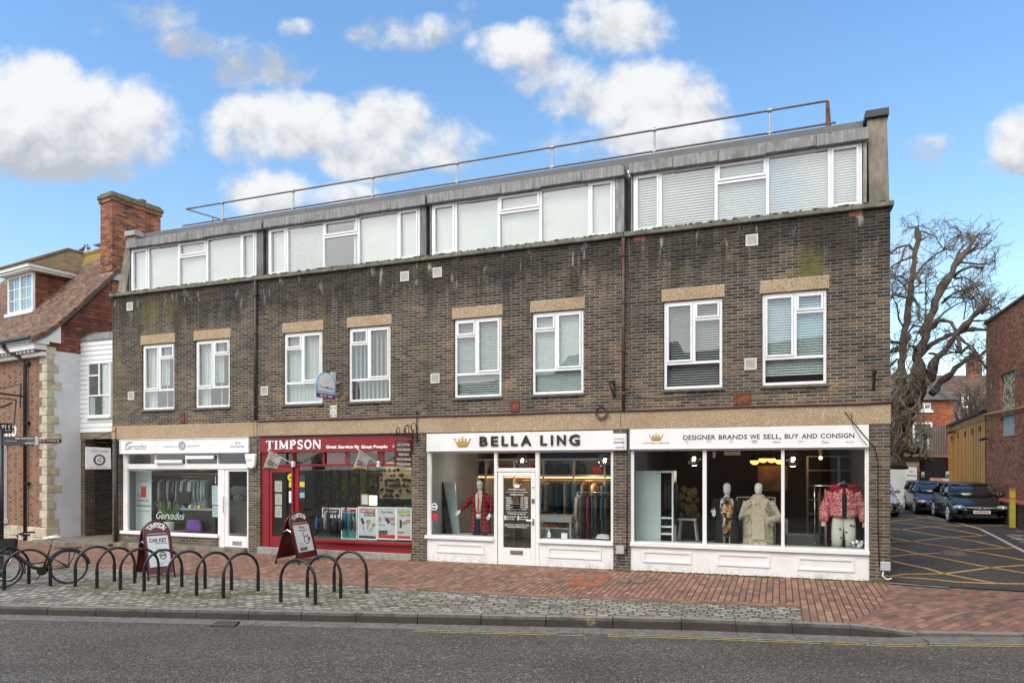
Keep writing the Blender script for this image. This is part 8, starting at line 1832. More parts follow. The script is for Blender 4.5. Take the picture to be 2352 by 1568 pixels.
for (y0, y1, lb) in ((568, 690, 'upper dark opening hours panel on the red shop window'), (695, 792, 'lower dark phone repair panel on the red shop window')):
 paper(lb, q4, 476, 530, y0, y1, .085, m_navy, 0, 'sticker', 'window_sticker'); (a, z0), b, z1 = fq(q4, 480, y1 - 12, .08), fq(q4, 526, y1, .08)[0], fq(q4, 480, y1 - 60, .08)[1]; t = thing('small_print', ('yellow' if y0 < 600 else 'blue') + ' picture on a dark panel of the red shop window', 'sticker', (a, .08, z0), FM); part('picture', MB().box(a, b, .080, .083, z0, z1), m_yel if y0 < 600 else M('sky print', (.2, .45, .6), .6), t)
# --- fashion shops: shelving, rails, lamps
m_wood = M('white shelving', (.50, .51, .51), .6, .04, 2); m_warm = glow('warm shelf light', (1, .52, .2), 3.0)
s0, s1 = S(q5(410, 0)[0], 3.0), 14.40; zsh = Zf(*q5(700, 570), 3.0); zto = Zf(*q5(700, 430), 3.0)
t = thing('shelf_unit', 'long white shelf unit with warm lit niches at the back of the fashion shop', 'shelving', (s0, 3, .21), FM); m = MB(); m.box(s0, s1, 2.99, 3.45, zto, zto + .05); m.box(s0, s1, 2.99, 3.45, zsh - .03, zsh + .03)
for k in range(7): s = s0 + (s1 - s0) * k / 6; m.box(s - .02, s + .02, 2.98, 3.46, .21, zto)
part('boards', m, m_wood, t); part('back_board', MB().box(s0, s1, 3.47, 3.5, .21, zto), m_wood, t); part('light_strip', MB().box(s0 + .05, s1 - .05, 3.05, 3.08, zsh - .06, zsh - .032), m_warm, t)
for k in range(11):
 s = s0 + .25 + k * (s1 - s0 - .4) / 10.0; c = [(.02, .02, .022), (.03, .03, .03), (.45, .03, .03), (.03, .05, .06), (.5, .10, .04), (.02, .02, .02)][k % 6]; cn = ('black', 'charcoal', 'scarlet', 'navy', 'orange', 'jet black')[k % 6]
 t = thing('handbag', cn + ' handbag on the top shelf of the fashion shop, ' + ('left half' if k < 6 else 'right half'), 'handbag', (s, 3.15, zsh + .03), FM); w = ri_.uniform(.13, .2); h = ri_.uniform(.2, .3)
 m = MB().loft([[(s + a * w, 3.17 + .07 * b, zsh + .032 + h * z) for a, b in ((-1, -1), (1, -1), (1, 1), (-1, 1))] for z, _ in ((0, 0), (1, 0))]); m.v = [(s + (x - s) * (1 - .25 * ((z - zsh) / h)), y, z) for x, y, z in m.v]; part('body', m, M(cn + ' leather', c, .45, .15, 6), t, bevel=.02)
 m = MB().tube([(s + w * .5 * math.cos(R(a)), 3.16, zsh + .03 + h + .10 * math.sin(R(a))) for a in range(0, 181, 20)], .010, 5); part('strap', m, M(cn + ' leather', c), t)
colset = [('rose', (.38, .18, .17)), ('pale denim', (.22, .30, .38)), ('black', (.015, .015, .016)), ('cream', (.52, .47, .39)), ('charcoal', (.04, .04, .042)), ('brown', (.13, .07, .04)), ('navy', (.02, .035, .07)), ('teal', (.02, .10, .12))]
pr_ = [garment_proto('hanging_garment', .85, .42, cloth('%s cloth' % n, c), '%s garment on the warm lit back rail of the fashion shop' % n, 'garments on the fashion shop back rail') for n, c in colset]
zr_ = zsh - .12; rail('clothes_rail', 'back rail under the warm shelf light in the fashion shop', s0 + .1, s1 - .05, 3.1, zr_, .21, False)
xs_ = S(q5(1170, 0)[0], 3.1); hang(pr_, [(xs_ + .05 + k * (s1 - xs_ - .1) / 34, 3.1, zr_ - .05) for k in range(35)])
pr_ = [garment_proto('hanging_garment', 1.0, .42, cloth('%s cloth' % n, c), '%s garment on the front silver rail of the fashion shop' % n, 'garments on the fashion shop front rail') for n, c in (('cream', (.52, .47, .39)), ('olive', (.10, .09, .05)), ('black', (.015, .015, .016)), ('crimson', (.35, .02, .06)), ('teal', (.02, .10, .12)), ('brown', (.13, .07, .04)))]
f0, zf_ = fq(q5, 1535, 728, 1.3); f1 = S(q5(1850, 0)[0], 1.3); rail('clothes_rail', 'silver free standing rail at the right of the fashion shop window', f0, f1 + .3, 1.3, zf_, .21); hang(pr_, [(f0 + .06 + k * (f1 - f0 + .2) / 13, 1.3 + ri_.gauss(0, .03), zf_ - .05) for k in range(14)])
(a, z1), b = fq(q5, 1180, 950, 1.4), fq(q5, 1480, 950, 1.4)[0]; t = thing('display_table', 'white display table with folded clothes in the fashion shop', 'table', (a, 1.4, .21), FM); part('table_top', MB().box(a - .1, b, 1.4, 2.1, z1 - .14, z1), m_wood, t)
for s in (a - .08, b - .06):
 for d in (1.42, 2.04): part('leg', MB().box(s, s + .05, d, d + .05, .21, z1 - .141), m_wood, t)
zz_ = Zf(*q5(1300, 1040), 1.5); part('lower_shelf', MB().box(a - .06, b - .08, 1.45, 2.05, zz_ - .08, zz_ - .05), m_wood, t)
for k in range(5): s = a + .1 + k * .2; t = thing('folded_garment', ('orange', 'red', 'charcoal', 'brown', 'rose')[k] + ' folded garment on the lower table shelf', 'garment', (s, 1.6, zz_), FM); part('cloth', MB().box(s - .09, s + .09, 1.5, 1.8, zz_ - .049, zz_ + .04), M('folded cloth %d' % k, ((.5, .12, .03), (.4, .03, .03), (.05, .05, .05), (.16, .08, .04), (.4, .2, .2))[k], .9), t, bevel=.02)
for x0, x1, x2, x3, lb, mt in ((222, 262, 352, 262, 'tall dark framed mirror leaning at the left of the fashion window', m_dark), (285, 375, 425, 352, 'tall pale leaning mirror beside the plaid coat mannequin', M('pale mirror', (.42, .52, .52), .2, .05, 2))):
 d = .8 if mt is m_dark else .95; q = [fq(q5, x3, 1138, d), fq(q5, x2, 1138, d), fq(q5, x1, 630, d), fq(q5, x0, 630, d)]
 t = thing('leaning_mirror', lb, 'mirror', (q[0][0], d, q[0][1]), FM); part('panel', MB().prism(q, d, d + .04), mt, t)
def pendant(px, py, q, d, label, lit=True):
 s, z = fq(q, px, py, d); t = thing('pendant_lamp', label, 'lamp', (s, d, z), FM, 'clear glass pendant lamps'); r = .155
 part('glass_globe', MB().ellipsoid((s, d, z), r, r, r * .95, 20, 12), glass('pendant glass', (.80, .82, .82), 3.0, .02, .08), t, smooth=True)
 bl = MB()
 for k in range(5): a = 2 * math.pi * k / 5; bl.ellipsoid((s + .03 * math.cos(a), d + .03 * math.sin(a), z + .02 * (-1) ** k), .011, .011, .035, 6, 5)
 part('bulb', bl, glow('pendant bulb', (1, .86, .62), 9.0), t); part('cord', MB().tube([(s, d, z + r * .9), (s, d, 2.74)], .006, 5), m_dark, t)
pendant(1015, 430, q5, .9, 'clear glass pendant lamp above the lettered shop door'); pendant(1795, 430, q5, .8, 'clear glass pendant lamp in the right pane of the fashion shop'); pendant(655, 372, q6, .8, 'clear glass pendant lamp in the left pane of the wide display window'); pendant(1492, 375, q6, .8, 'clear glass pendant lamp in the right pane of the wide display window')
(s, z), = [fq(q6, 1725, 362, 2.0)]; t = thing('spot_lamp', 'small warm spot lamp on the ceiling above the pink puffer jacket', 'lamp', (s, 2, z), FM); part('bulb', MB().ellipsoid((s, 2, z), .035, .035, .035, 10, 6), glow('warm spot', (1, .5, .3), 9), t); part('holder', MB().lathe([(.03, .03), (.045, .12), (.02, .4)], (s, 2, z), 8), m_wood, t)
for k, (x, y) in enumerate(((1168, 385), (1240, 368), (1312, 368), (1378, 380))):
 s, z = fq(q6, x, y, 3.6); t = thing('globe_lamp', ('leftmost', 'second', 'third', 'rightmost')[k] + ' of four glowing orange globe lamps above the picture', 'lamp', (s, 3.6, z), FM, 'orange globe lamps'); part('globe', MB().ellipsoid((s, 3.6, z), .11, .11, .10, 14, 8), glow('orange globe', (1, .42, .09), 3.2), t, smooth=True); part('cap', MB().lathe([(.112, .0), (.112, .03), (.08, .10), (.02, .2)], (s, 3.6, z), 12), m_dark, t)
def pt_light(nm, s, d, z, e, col, r=.1):
 l = bpy.data.lights.new(nm, 'POINT'); l.energy = e; l.color = col; l.shadow_soft_size = r; o = bpy.data.objects.new(nm, l); COL.objects.link(o); o.location = FM @ Vector((s, d, z))
pt_light('shelf_glow', 11.2, 2.8, zsh - .15, 5, (1, .55, .25)); pt_light('shelf_glow', 13.3, 2.8, zsh - .15, 5, (1, .55, .25)); pt_light('globe_glow', S(1830, 3.3), 3.2, 2.3, 5, (1, .5, .2)); pt_light('pendant_glow', S(q6(655, 0)[0], .8), 1.0, 2.05, 6, (1, .86, .7)); pt_light('pendant_glow', S(q6(1492, 0)[0], .8), 1.0, 2.05, 6, (1, .86, .7)); pt_light('pendant_glow', S(q5(1500, 0)[0], .9), 1.0, 2.1, 8, (1, .88, .72)); pt_light('pendant_glow', S(q5(500, 0)[0], .9), 1.2, 2.1, 8, (1, .9, .78)); pt_light('shop_light', 3.0, 1.6, 2.4, 12, (1, .97, .92), .2); pt_light('shop_light', 8.0, 1.2, 2.4, 14, (1, .95, .85), .2); pt_light('shop_light', 9.1, 1.2, 2.4, 6, (1, .9, .7), .2)  # the lights of the two left shops are bare points, no fitting modelled
for x0, x1, y0, y1, lb in ((162, 212, 838, 892, 'round white sticker on the left pane of the fashion shop'), ):
 s, z = fq(q5, 183, 866, .078); t = thing('round_sticker', lb, 'sticker', (s, .078, z), FM); m = MB(); stroke(m, circle_pts(s, z, .075, 20), .025, .078, .003, True); stroke(m, [(s - .06, z), (s + .06, z)], .03, .078, .003); part('ring', m, m_letterwhite, t)
paper('red and white square sticker low on the left pane of the fashion shop', q5, 162, 214, 932, 990, .078, M('sticker red', (.5, .02, .04), .5), 1, 'sticker', 'square_sticker'); paper('tiny dark sticker under the round white sticker', q5, 170, 193, 897, 925, .078, m_navy, 0, 'sticker', 'square_sticker')
s, z = fq(q5, 1268, 1155, .3); t = thing('pump_bottle', 'white pump bottle on the fashion shop window ledge', 'bottle', (s, .3, z), FM); part('bottle', MB().lathe([(.04, 0), (.045, .02), (.045, .1), (.015, .13), (.015, .16)], (s, .3, z), 10), m_paper, t); part('pump', MB().box(s - .05, s + .01, .29, .31, z + .161, z + .18), m_paper, t)
s, z = fq(q5, 1412, 1165, .3); t = thing('price_card', 'small white folded card on the fashion shop window ledge', 'card', (s, .3, z), FM); part('card', MB().prism([(s - .07, z), (s + .07, z), (s + .07, z + .12), (s - .07, z + .12)], .3, .31), m_paper, t)
s, z = fq(q5, 1780, 1165, .35); t = thing('shoe_pair', 'silver trainer on the fashion shop window ledge', 'shoe', (s, .35, z), FM); part('shoe', MB().ellipsoid((s, .35, z + .05), .15, .07, .05, 12, 6), M('pale trainer', (.5, .5, .46), .6, .3, 20), t); part('sole', MB().box(s - .15, s + .14, .29, .41, z, z + .025), m_paper, t)
for nm, a, b, zt in (('fashion', SB[2][0], X(0), 0), ):
 pass
t = thing('display_plinth', 'low pale plinth behind the left pane of the fashion shop', 'plinth', (10.2, .2, .21), FM); part('top', MB().box(10.04, S(q5(750, 0)[0], .2), .14, 1.2, .5, Zf(*q5(300, 1142), .3)), m_wood, t)
wz = Zf(*q6(400, 1078), .2); t = thing('display_plinth', 'long dark plinth behind the wide display window', 'plinth', (15, .2, .21), FM); part('top', MB().box(14.86, 19.30, .14, 1.15, .22, wz - .02), m_roomdark, t)
# --- wide window furniture
(a, z0), b, z1 = fq(q6, 150, 1075, .5), fq(q6, 375, 1075, .5)[0], fq(q6, 150, 470, .5)[1]; c_ = fq(q6, 460, 1075, .5)[0]
t = thing('wardrobe', 'tall pale grey wardrobe with open shelved side in the wide display window', 'wardrobe', (a, .5, z0), FM); dpt = 1.1; part('side_panel', MB().box(a - .1, b, .5, .54, z0 - .05, z1), M('pale sage panel', (.42, .50, .50), .6, .03, 2), t)
m = MB(); m.box(b + .0, c_ + .05, .541, 1.0, z1 - .04, z1); m.box(b, c_ + .05, .541, 1.0, z0 - .05, z0); m.box(c_ + .02, c_ + .05, .50, 1.0, z0, z1 - .041)
for f_ in (.12, .22, .34): m.box(b, c_ + .02, .545, 1.0, z0 + (z1 - z0) * f_, z0 + (z1 - z0) * f_ + .03)
part('shelves', m, m_paper, t); part('dark_inside', MB().box(b - .0, c_, .98, 1.0, z0, z1 - .05), m_roomdark, t)
pr_ = [garment_proto('hanging_garment', .9, .40, cloth('black cloth', (.015, .015, .016)), 'black garment hanging inside the pale wardrobe', 'garments in the wardrobe')]; hang(pr_, [(b + .12 + .05 * k, .78, z1 - .22) for k in range(4)])
s, z = fq(q6, 605, 870, 1.6); t = thing('bar_stool', 'white bar stool with an olive fur throw in the left display pane', 'stool', (s, 1.6, .21), FM); part('seat', MB().box(s - .2, s + .2, 1.45, 1.8, z - .04, z), m_paper, t)
for sx in (-1, 1):
 for sy in (0, 1): part('leg', MB().tube([(s + sx * .15, 1.5 + sy * .25, z - .04), (s + sx * .24, 1.44 + sy * .36, .21)], .02, 6), m_paper, t)
part('foot_rail', MB().tube([(s - .22, 1.45, .42), (s + .22, 1.45, .42)], .016, 6), m_paper, t); t = thing('fur_throw', 'olive fur throw heaped over the white bar stool', 'throw', (s, 1.6, z), FM); m = MB()
for k in range(46): a_ = ri_.uniform(0, 6.28); q = ri_.random() ** .5; m.ellipsoid((s + .2 * q * math.cos(a_), 1.6 + .12 * q * math.sin(a_), z + .05 + ri_.uniform(0, .62)), .09, .08, .10, 6, 4)
part('fur', m, M('olive fur', (.085, .07, .025), .95, .5, 30, bmp=.8), t, smooth=True)
(a, z0), b, z1 = fq(q6, 1195, 640, 3.9), fq(q6, 1390, 640, 3.9)[0], fq(q6, 1195, 425, 3.9)[1]; t = thing('wall_picture', 'large plain beige and brown picture under four orange globe lamps', 'picture', (a, 3.9, z0), FM); part('canvas', MB().box(a, b + .15, 3.9, 3.93, z0, z1), M('beige abstract canvas', (.16, .12, .085), .8, .6, 1.8), t); part('frame', MB().frame(a - .03, b + .18, z0 - .03, z1 + .03, .03, 3.88, 3.94), m_dark, t)
(a, z), b = fq(q6, 1020, 692, 2.0), fq(q6, 1340, 692, 2.0)[0]; rail('clothes_rail', 'short white rail behind the cream fur coat mannequin', a, b, 2.0, z, .21, True, m_paper)
pr_ = [garment_proto('hanging_garment', 1.0, .4, cloth('%s cloth' % n, c), '%s garment on the short white rail behind the fur coat' % n, 'garments on the short white rail') for n, c in (('black', (.015, .015, .016)), ('crimson', (.35, .02, .06)), ('charcoal', (.04, .04, .042)), ('lilac', (.25, .18, .3)))]; hang(pr_, [(a + .06 + k * (b - a - .1) / 11, 2.0, z - .05) for k in range(12)])
(a, z1), b = fq(q6, 1340, 880, 2.0), fq(q6, 1450, 880, 2.0)[0]; t = thing('side_table', 'white side table behind the middle mullion of the wide window', 'table', (a, 2, .21), FM); part('table_top', MB().box(a - .3, b, 1.95, 2.5, z1 - .05, z1), m_wood, t)
for s in (a - .28, b - .05):
 for d in (1.97, 2.43): part('leg', MB().box(s, s + .045, d, d + .045, .21, z1 - .051), m_wood, t)
s, z = fq(q6, 1595, 1050, 1.3); t = thing('low_chair', 'dim grey low armchair in the right pane of the wide window', 'chair', (s, 1.4, .21), FM); part('backrest', MB().box(s - .4, s + .4, 1.3, 1.45, wz - .1, z + .12), M('grey upholstery', (.12, .12, .12), .9), t, bevel=.05); part('seat', MB().box(s - .4, s + .4, 1.46, 2.0, wz - .1, z - .1), M('grey upholstery', (.12, .12, .12), .9), t, bevel=.05)
paper('white framed notice at the top of the middle display pane', q6, 912, 1048, 306, 340, .6, None, 2); paper('small white card at the top left of the middle display pane', q6, 815, 838, 308, 360, .6, None, 2)
s, z = fq(q6, 2035, 1130, .4); t = thing('silver_ornament', 'crumpled silver ornament at the right end of the wide window', 'ornament', (s, .4, z), FM); m = MB()
for k in range(14): m.ellipsoid((s + ri_.uniform(-.1, .1), .4 + ri_.uniform(-.06, .06), z + ri_.uniform(.0, .14)), .05, .05, .05, 6, 4)
part('body', m, m_chrome, t)
(a, z0), b, z1 = fq(q6, 1615, 830, 3.5), fq(q6, 1990, 830, 3.5)[0], fq(q6, 1615, 345, 3.5)[1]; t = thing('dark_shelving', 'dim dark shelving at the back right of the wide display shop', 'shelving', (a, 3.5, .21), FM); m = MB()
for f_ in (0, .25, .5, .76, 1): m.box(a, b + .3, 3.5, 3.9, z0 + (z1 - z0) * f_ - .03, z0 + (z1 - z0) * f_ + .0)
for f_ in (0, .55, 1): m.box(a + (b + .3 - a) * f_ - .02, a + (b + .3 - a) * f_ + .02, 3.49, 3.91, .21, z1)
part('boards', m, m_shopwall, t)
# ------------------------------------------------------------------ mannequins and displayed outfits
m_mann = M('white mannequin', (.74, .74, .72), .35, .03, 3)
def pattern_mat(name, kind):
 if name in MATS: return MATS[name]
 m, N, b, out = new_mat(name); tc = N.n('ShaderNodeTexCoord'); o = tc.outputs['Object']; x, y, z = N.sep(o)
 if kind == 'plaid':
  fx = N.m('FRACT', N.m('MULTIPLY', N.m('ADD', x, N.m('MULTIPLY', y, .6)), 11.0)); fz = N.m('FRACT', N.m('MULTIPLY', z, 10.0))
  k = N.m('ADD', N.m('MULTIPLY', N.m('GREATER_THAN', fx, .5), .5), N.m('MULTIPLY', N.m('GREATER_THAN', fz, .5), .5))
  c = N.ramp(k, [(0, (.008, .008, .012)), (.5, (.14, .008, .014)), (1, (.40, .018, .025))], 'CONSTANT')
  lx = N.m('LESS_THAN', N.m('ABSOLUTE', N.m('SUBTRACT', fx, .25)), .04); c = N.mix(N.m('MULTIPLY', lx, .6), c, (.5, .06, .06))
 elif kind == 'floral':
  v = N.n('ShaderNodeTexVoronoi', i_Scale=17.0); N.l(o, v.inputs[0]); r, g, bb = N.sep(v.outputs['Color'])
  c = N.ramp(r, [(0, (.01, .01, .012)), (.2, (.5, .5, .48)), (.38, (.45, .09, .02)), (.52, (.10, .12, .03)), (.66, (.5, .27, .05)), (.8, (.45, .46, .46)), (.92, (.02, .02, .03))], 'CONSTANT')
 elif kind == 'fur':
  n = N.noise(o, 22, 6, .7); c = N.ramp(n, [(.32, (.33, .27, .17)), (.5, (.64, .56, .42)), (.68, (.78, .72, .6))])
  bump(N, b, N.noise(N.comb(N.m('MULTIPLY', x, 3.0), N.m('MULTIPLY', y, 3.0), z), 16, 5, .7), 1.0, .04)
 elif kind == 'knit':
  n = N.noise(o, 60, 3, .6); c = N.ramp(n, [(.35, (.40, .31, .23)), (.65, (.60, .49, .38))]); bump(N, b, n, .6, .01)
 elif kind == 'puffer':
  v = N.n('ShaderNodeTexVoronoi', i_Scale=70.0); N.l(o, v.inputs[0]); r, g, bb = N.sep(v.outputs['Color']); band = N.ss(N.noise(N.comb(0.0, 0.0, N.m('MULTIPLY', z, 6.0)), 2.0, 2), .35, .65)
  c = N.mix(N.m('GREATER_THAN', N.m('ADD', r, N.m('MULTIPLY', band, .25)), .74), (.44, .03, .04), (.68, .40, .38))
 elif kind == 'buttons':
  v = N.n('ShaderNodeTexVoronoi', i_Scale=7.0); N.l(o, v.inputs[0]); c = N.mix(N.m('LESS_THAN', v.outputs['Distance'], .16), (.62, .60, .53), (.10, .02, .02))
 N.l(c, b.inputs['Base Color']); b.inputs['Roughness'].default_value = .9; MATS[name] = m; return m
def ell(c, rx, ry, z, n=18, a0=0, a1=360, fold=0.0, fk=7, power=2.0):
 k = n if a1 - a0 == 360 else n + 1; out = []
 for i in range(k):
  a = R(a0 + (a1 - a0) * i / n); f = 1 + fold * math.sin(fk * a); ca, sa = math.cos(a), math.sin(a)
  out.append((c[0] + rx * f * math.copysign(abs(ca) ** (2 / power), ca), c[1] + ry * f * math.copysign(abs(sa) ** (2 / power), sa), z))
 return out
def hand(mb, p, d, side, r=1.0):
 """palm, four bent fingers of different lengths and a thumb, hanging along d"""
 d = Vector(d).normalized(); a = d.cross(Vector((0, 1, 0))); a = a.normalized() if a.length > .01 else Vector((1, 0, 0)); n = a.cross(d).normalized(); p = Vector(p)
 mb.loft([[p + d * z + a * (w * math.cos(q)) + n * (t * math.sin(q)) for q in [2 * math.pi * i / 8 for i in range(8)]] for z, w, t in ((-.01, .022, .02), (.03, .036, .018), (.075, .040, .015), (.092, .034, .010))])
 for k, l in enumerate((.065, .078, .072, .055)):
  o = p + d * .085 + a * (-.030 + .020 * k) * side; mb.tube([o, o + d * l * .5 + n * .004, o + d * l * .85 - n * .014, o + d * l - n * .026], [.0095, .009, .008, .006], 6)
 o = p + d * .02 - a * .034 * side; mb.tube([o, o + d * .03 - a * .022 * side, o + d * .06 - a * .026 * side - n * .012], [.011, .010, .007], 6)
def mannequin_base(label, s, d, ztop, face=False):
 """head, neck, shoulders and legs of a 1.76 m figure whose crown is at ztop; returns thing and floor height"""
 t = thing('mannequin', label, 'mannequin', (s, d, ztop - 1.76), FM); z0 = ztop - 1.76; m = MB(); c = (s, d)
 rings = [ell((s, d - .012), rx, ry, z0 + z, 16) for rx, ry, z in ((.012, .015, 1.505), (.042, .050, 1.515), (.062, .078, 1.545), (.072, .092, 1.60), (.076, .096, 1.65), (.072, .090, 1.70), (.052, .064, 1.74), (.015, .02, 1.76))]
 m.loft(rings); m.loft([ell(c, rx, ry, z0 + z, 14) for rx, ry, z in ((.052, .05, 1.56), (.048, .048, 1.50), (.056, .055, 1.45), (.14, .08, 1.43), (.185, .10, 1.38), (.17, .11, 1.25), (.145, .10, 1.08), (.175, .12, .92), (.17, .11, .84))])
 for sx in (-1, 1): m.loft([ell((s + sx * x, d + y), rx, rx * 1.05, z0 + z, 12) for x, y, rx, z in ((.09, 0, .088, .86), (.095, -.01, .072, .62), (.095, -.01, .052, .48), (.095, .01, .054, .36), (.095, .015, .035, .12), (.095, 0, .04, .06))]); m.ellipsoid((s + sx * .1, d - .06, z0 + .035), .042, .11, .035, 10, 6)
 if face:
  m.tube([(s, d - .108, z0 + 1.655), (s, d - .122, z0 + 1.605), (s, d - .104, z0 + 1.598)], [.008, .013, .008], 6)
  for sx in (-1, 1): m.ellipsoid((s + sx * .077, d + .0, z0 + 1.62), .010, .02, .03, 8, 5)
 return t, z0, m
s, zt = fq(q5, 618, 610, .62); d = .62; t, z0, m = mannequin_base('mannequin with dark hair in a red and black plaid coat', s, d, zt, True)
LH, RH = fq(q5, 428, 905, .45), fq(q5, 708, 935, .52); l0 = Vector((s - .19, d, z0 + 1.37)); r0 = Vector((s + .19, d, z0 + 1.37)); lh = Vector((LH[0], .45, LH[1])); rh = Vector((RH[0], .52, RH[1]))
le = l0.lerp(lh, .48) + Vector((-.04, .05, -.04)); re = r0.lerp(rh, .5) + Vector((.09, .06, .0))
hand(m, lh, lh - le, 1); hand(m, rh, rh - re, -1); part('figure', m, m_mann, t, smooth=True)
m = MB(); m.loft([ell((s, d + .004), rx, ry, z0 + z, 16) for rx, ry, z in ((.080, .07, 1.56), (.086, .092, 1.62), (.085, .102, 1.68), (.070, .085, 1.745), (.02, .025, 1.785))]); m.map(lambda x, y, z: (x, y if y > d - .03 or z > z0 + 1.715 else d - .03, z)); part('hair', m, M('dark hair', (.02, .018, .018), .5, .3, 30), t, smooth=True)
m = MB()
for sx in (-1, 1): m.ellipsoid((s + sx * .03, d - .102, z0 + 1.645), .014, .008, .008, 8, 5)
m.ellipsoid((s, d - .103, z0 + 1.565), .022, .008, .007, 8, 5); part('painted_face', m, M('dark painted features', (.05, .03, .03), .5), t)
m = MB(); m.loft([ell((s, d), rx, ry, z0 + z, 18, fold=.04, fk=9) for rx, ry, z in ((.062, .066, 1.47), (.14, .10, 1.41), (.165, .125, 1.3), (.155, .12, 1.1), (.165, .125, .98))]); part('cream_blouse', m, M('cream blouse', (.58, .50, .38), .8, .12, 9), t, smooth=True); m = MB().tube([(s, d - .085, z0 + 1.46), (s + .01, d - .135, z0 + 1.25), (s - .005, d - .14, z0 + 1.05)], .012, 5); m.loft([ell((s, d), .170, .130, z0 + z, 16) for z in (.965, 1.0)]); part('red_tie_belt', m, M('red ribbon', (.45, .02, .03), .6), t)
m = MB()
for sx in (-1, 1): m.loft([ell((s + sx * x, d), rx, rx * 1.1, z0 + z, 12) for x, rx, z in ((.085, .10, .97), (.095, .098, .8), (.10, .085, .5), (.10, .08, .25))])
part('navy_trousers', m, M('navy cloth', (.02, .022, .04), .9), t, smooth=True)
pl_ = pattern_mat('red and black plaid', 'plaid'); m = MB(); zh = fq(q5, 600, 1112, .6)[1]
rings = [ell((s, d + .015), rx, ry, z, 22, -90 + g, 270 - g, .02, 8) for rx, ry, z, g in ((.10, .085, z0 + 1.46, 32), (.20, .12, z0 + 1.42, 30), (.225, .145, z0 + 1.33, 26), (.225, .16, z0 + 1.1, 20), (.25, .175, z0 + .85, 17), (.27, .19, z0 + .6, 18), (.285, .2, zh, 22))]
m.loft(rings, cap=False, close=False); inn = [[(s + (x - s) * .94, d + (y - d) * .94, z) for x, y, z in r_] for r_ in rings]; m.loft([r_[::-1] for r_ in inn], cap=False, close=False); m.tube([l0, le, lh - (lh - le).normalized() * .03], [.085, .072, .058], 10); m.tube([r0, re, rh - (rh - re).normalized() * .03], [.085, .072, .058], 10); part('plaid_coat', m, pl_, t, smooth=True)
s, zt = fq(q6, 935, 572, .75); d = .75; t, z0, m = mannequin_base('egg headed white mannequin in a black cardigan over a printed dress', s, d, zt)
hl = Vector((fq(q6, 826, 770, .7)[0], .68, fq(q6, 826, 770, .7)[1] - .05)); hand(m, hl, (0, 0, -1), 1); part('figure', m, m_mann, t, smooth=True)
m = MB(); zb_ = fq(q6, 930, 1030, .7)[1]; m.loft([ell((s, d - .01), rx, ry, z, 18) for rx, ry, z in ((.06, .075, z0 + 1.47), (.125, .11, z0 + 1.40), (.15, .15, z0 + 1.2), (.13, .145, z0 + 1.0), (.135, .16, z0 + .7), (.10, .16, zb_ + .12), (.05, .14, zb_))]); part('printed_dress', m, pattern_mat('multicolour print', 'floral'), t, smooth=True)
m_blk = M('black knit', (.012, .013, .015), .95, .3, 20); m = MB(); rings = [ell((s, d + .02), rx, ry, z, 20, -90 + g, 270 - g) for rx, ry, z, g in ((.12, .085, z0 + 1.45, 38), (.20, .125, z0 + 1.40, 40), (.225, .16, z0 + 1.2, 40), (.22, .17, z0 + 1.0, 28), (.24, .18, z0 + .6, 18), (.26, .19, z0 + .2, 8))]; m.loft(rings, cap=False, close=False)
m.tube([(s - .19, d, z0 + 1.38), (s - .30, d + .05, z0 + 1.12), hl + Vector((0, 0, .02))], [.08, .066, .05], 10); m.tube([(s + .19, d, z0 + 1.38), (s + .28, d + .05, z0 + 1.1), (s + .26, d - .02, z0 + .86)], [.08, .066, .05], 10); part('black_cardigan', m, m_blk, t, smooth=True)
s, zt = fq(q6, 1200, 572, .62); d = .62; t, z0, m = mannequin_base('egg headed mannequin in a shaggy cream coat with knitted scarf', s, d, zt)
hl = Vector((*fq(q6, 1140, 832, .45)[:1], .45, fq(q6, 1140, 832, .45)[1])); hand(m, hl, (.15, 0, -1), 1, 1.1); part('figure', m, m_mann, t, smooth=True)
fur = pattern_mat('cream shaggy fur', 'fur'); zb_ = fq(q6, 1200, 1108, .6)[1]; m = MB(); rings = [ell((s, d), rx, ry, z, 44, fold=.035, fk=11) for rx, ry, z in ((.11, .10, z0 + 1.45), (.22, .15, z0 + 1.40), (.26, .18, z0 + 1.28), (.27, .19, z0 + 1.0), (.28, .20, z0 + .8), (.30, .21, z0 + .55), (.31, .22, zb_))]
m.loft(rings); le = Vector((s - .30, d + .02, z0 + 1.05)); m.tube([(s - .2, d, z0 + 1.36), le, hl + Vector((-.01, 0, .03))], [.10, .10, .085], 12); re = Vector((s + .37, d + .02, z0 + 1.05)); m.tube([(s + .2, d, z0 + 1.36), re, (s + .12, d - .2, z0 + .98)], [.105, .11, .09], 12)
for k in range(520):          # tufts
 a = ri_.uniform(0, 2 * math.pi); z = ri_.uniform(zb_, z0 + 1.4); rr_ = .27 + (.31 - .27) * (z0 + 1.3 - z); p = Vector((s + rr_ * math.cos(a), d + rr_ * .7 * math.sin(a), z)); q = p + Vector((math.cos(a) * .03, math.sin(a) * .03 - .01, -.05)); sd_ = Vector((-math.sin(a), math.cos(a), 0)) * .028; q.z -= .03; m.add([p - sd_, p + sd_, q], [(0, 1, 2)])
for k in range(160):
 f_ = ri_.random(); b0, b1_ = ((Vector((s - .2, d, z0 + 1.36)), le), (le, hl), (Vector((s + .2, d, z0 + 1.36)), re), (re, Vector((s + .12, d - .2, z0 + .98))))[k % 4]; c_ = b0.lerp(b1_, f_); v = Vector((ri_.gauss(0, 1), ri_.gauss(-.3, 1), ri_.gauss(0, 1))).normalized(); p = c_ + v * .095; q = p + v * .02 + Vector((0, 0, -.05)); sd_ = v.cross(Vector((0, 0, 1))) * .018; m.add([p - sd_, p + sd_, q], [(0, 1, 2)])
part('fur_coat', m, fur, t)
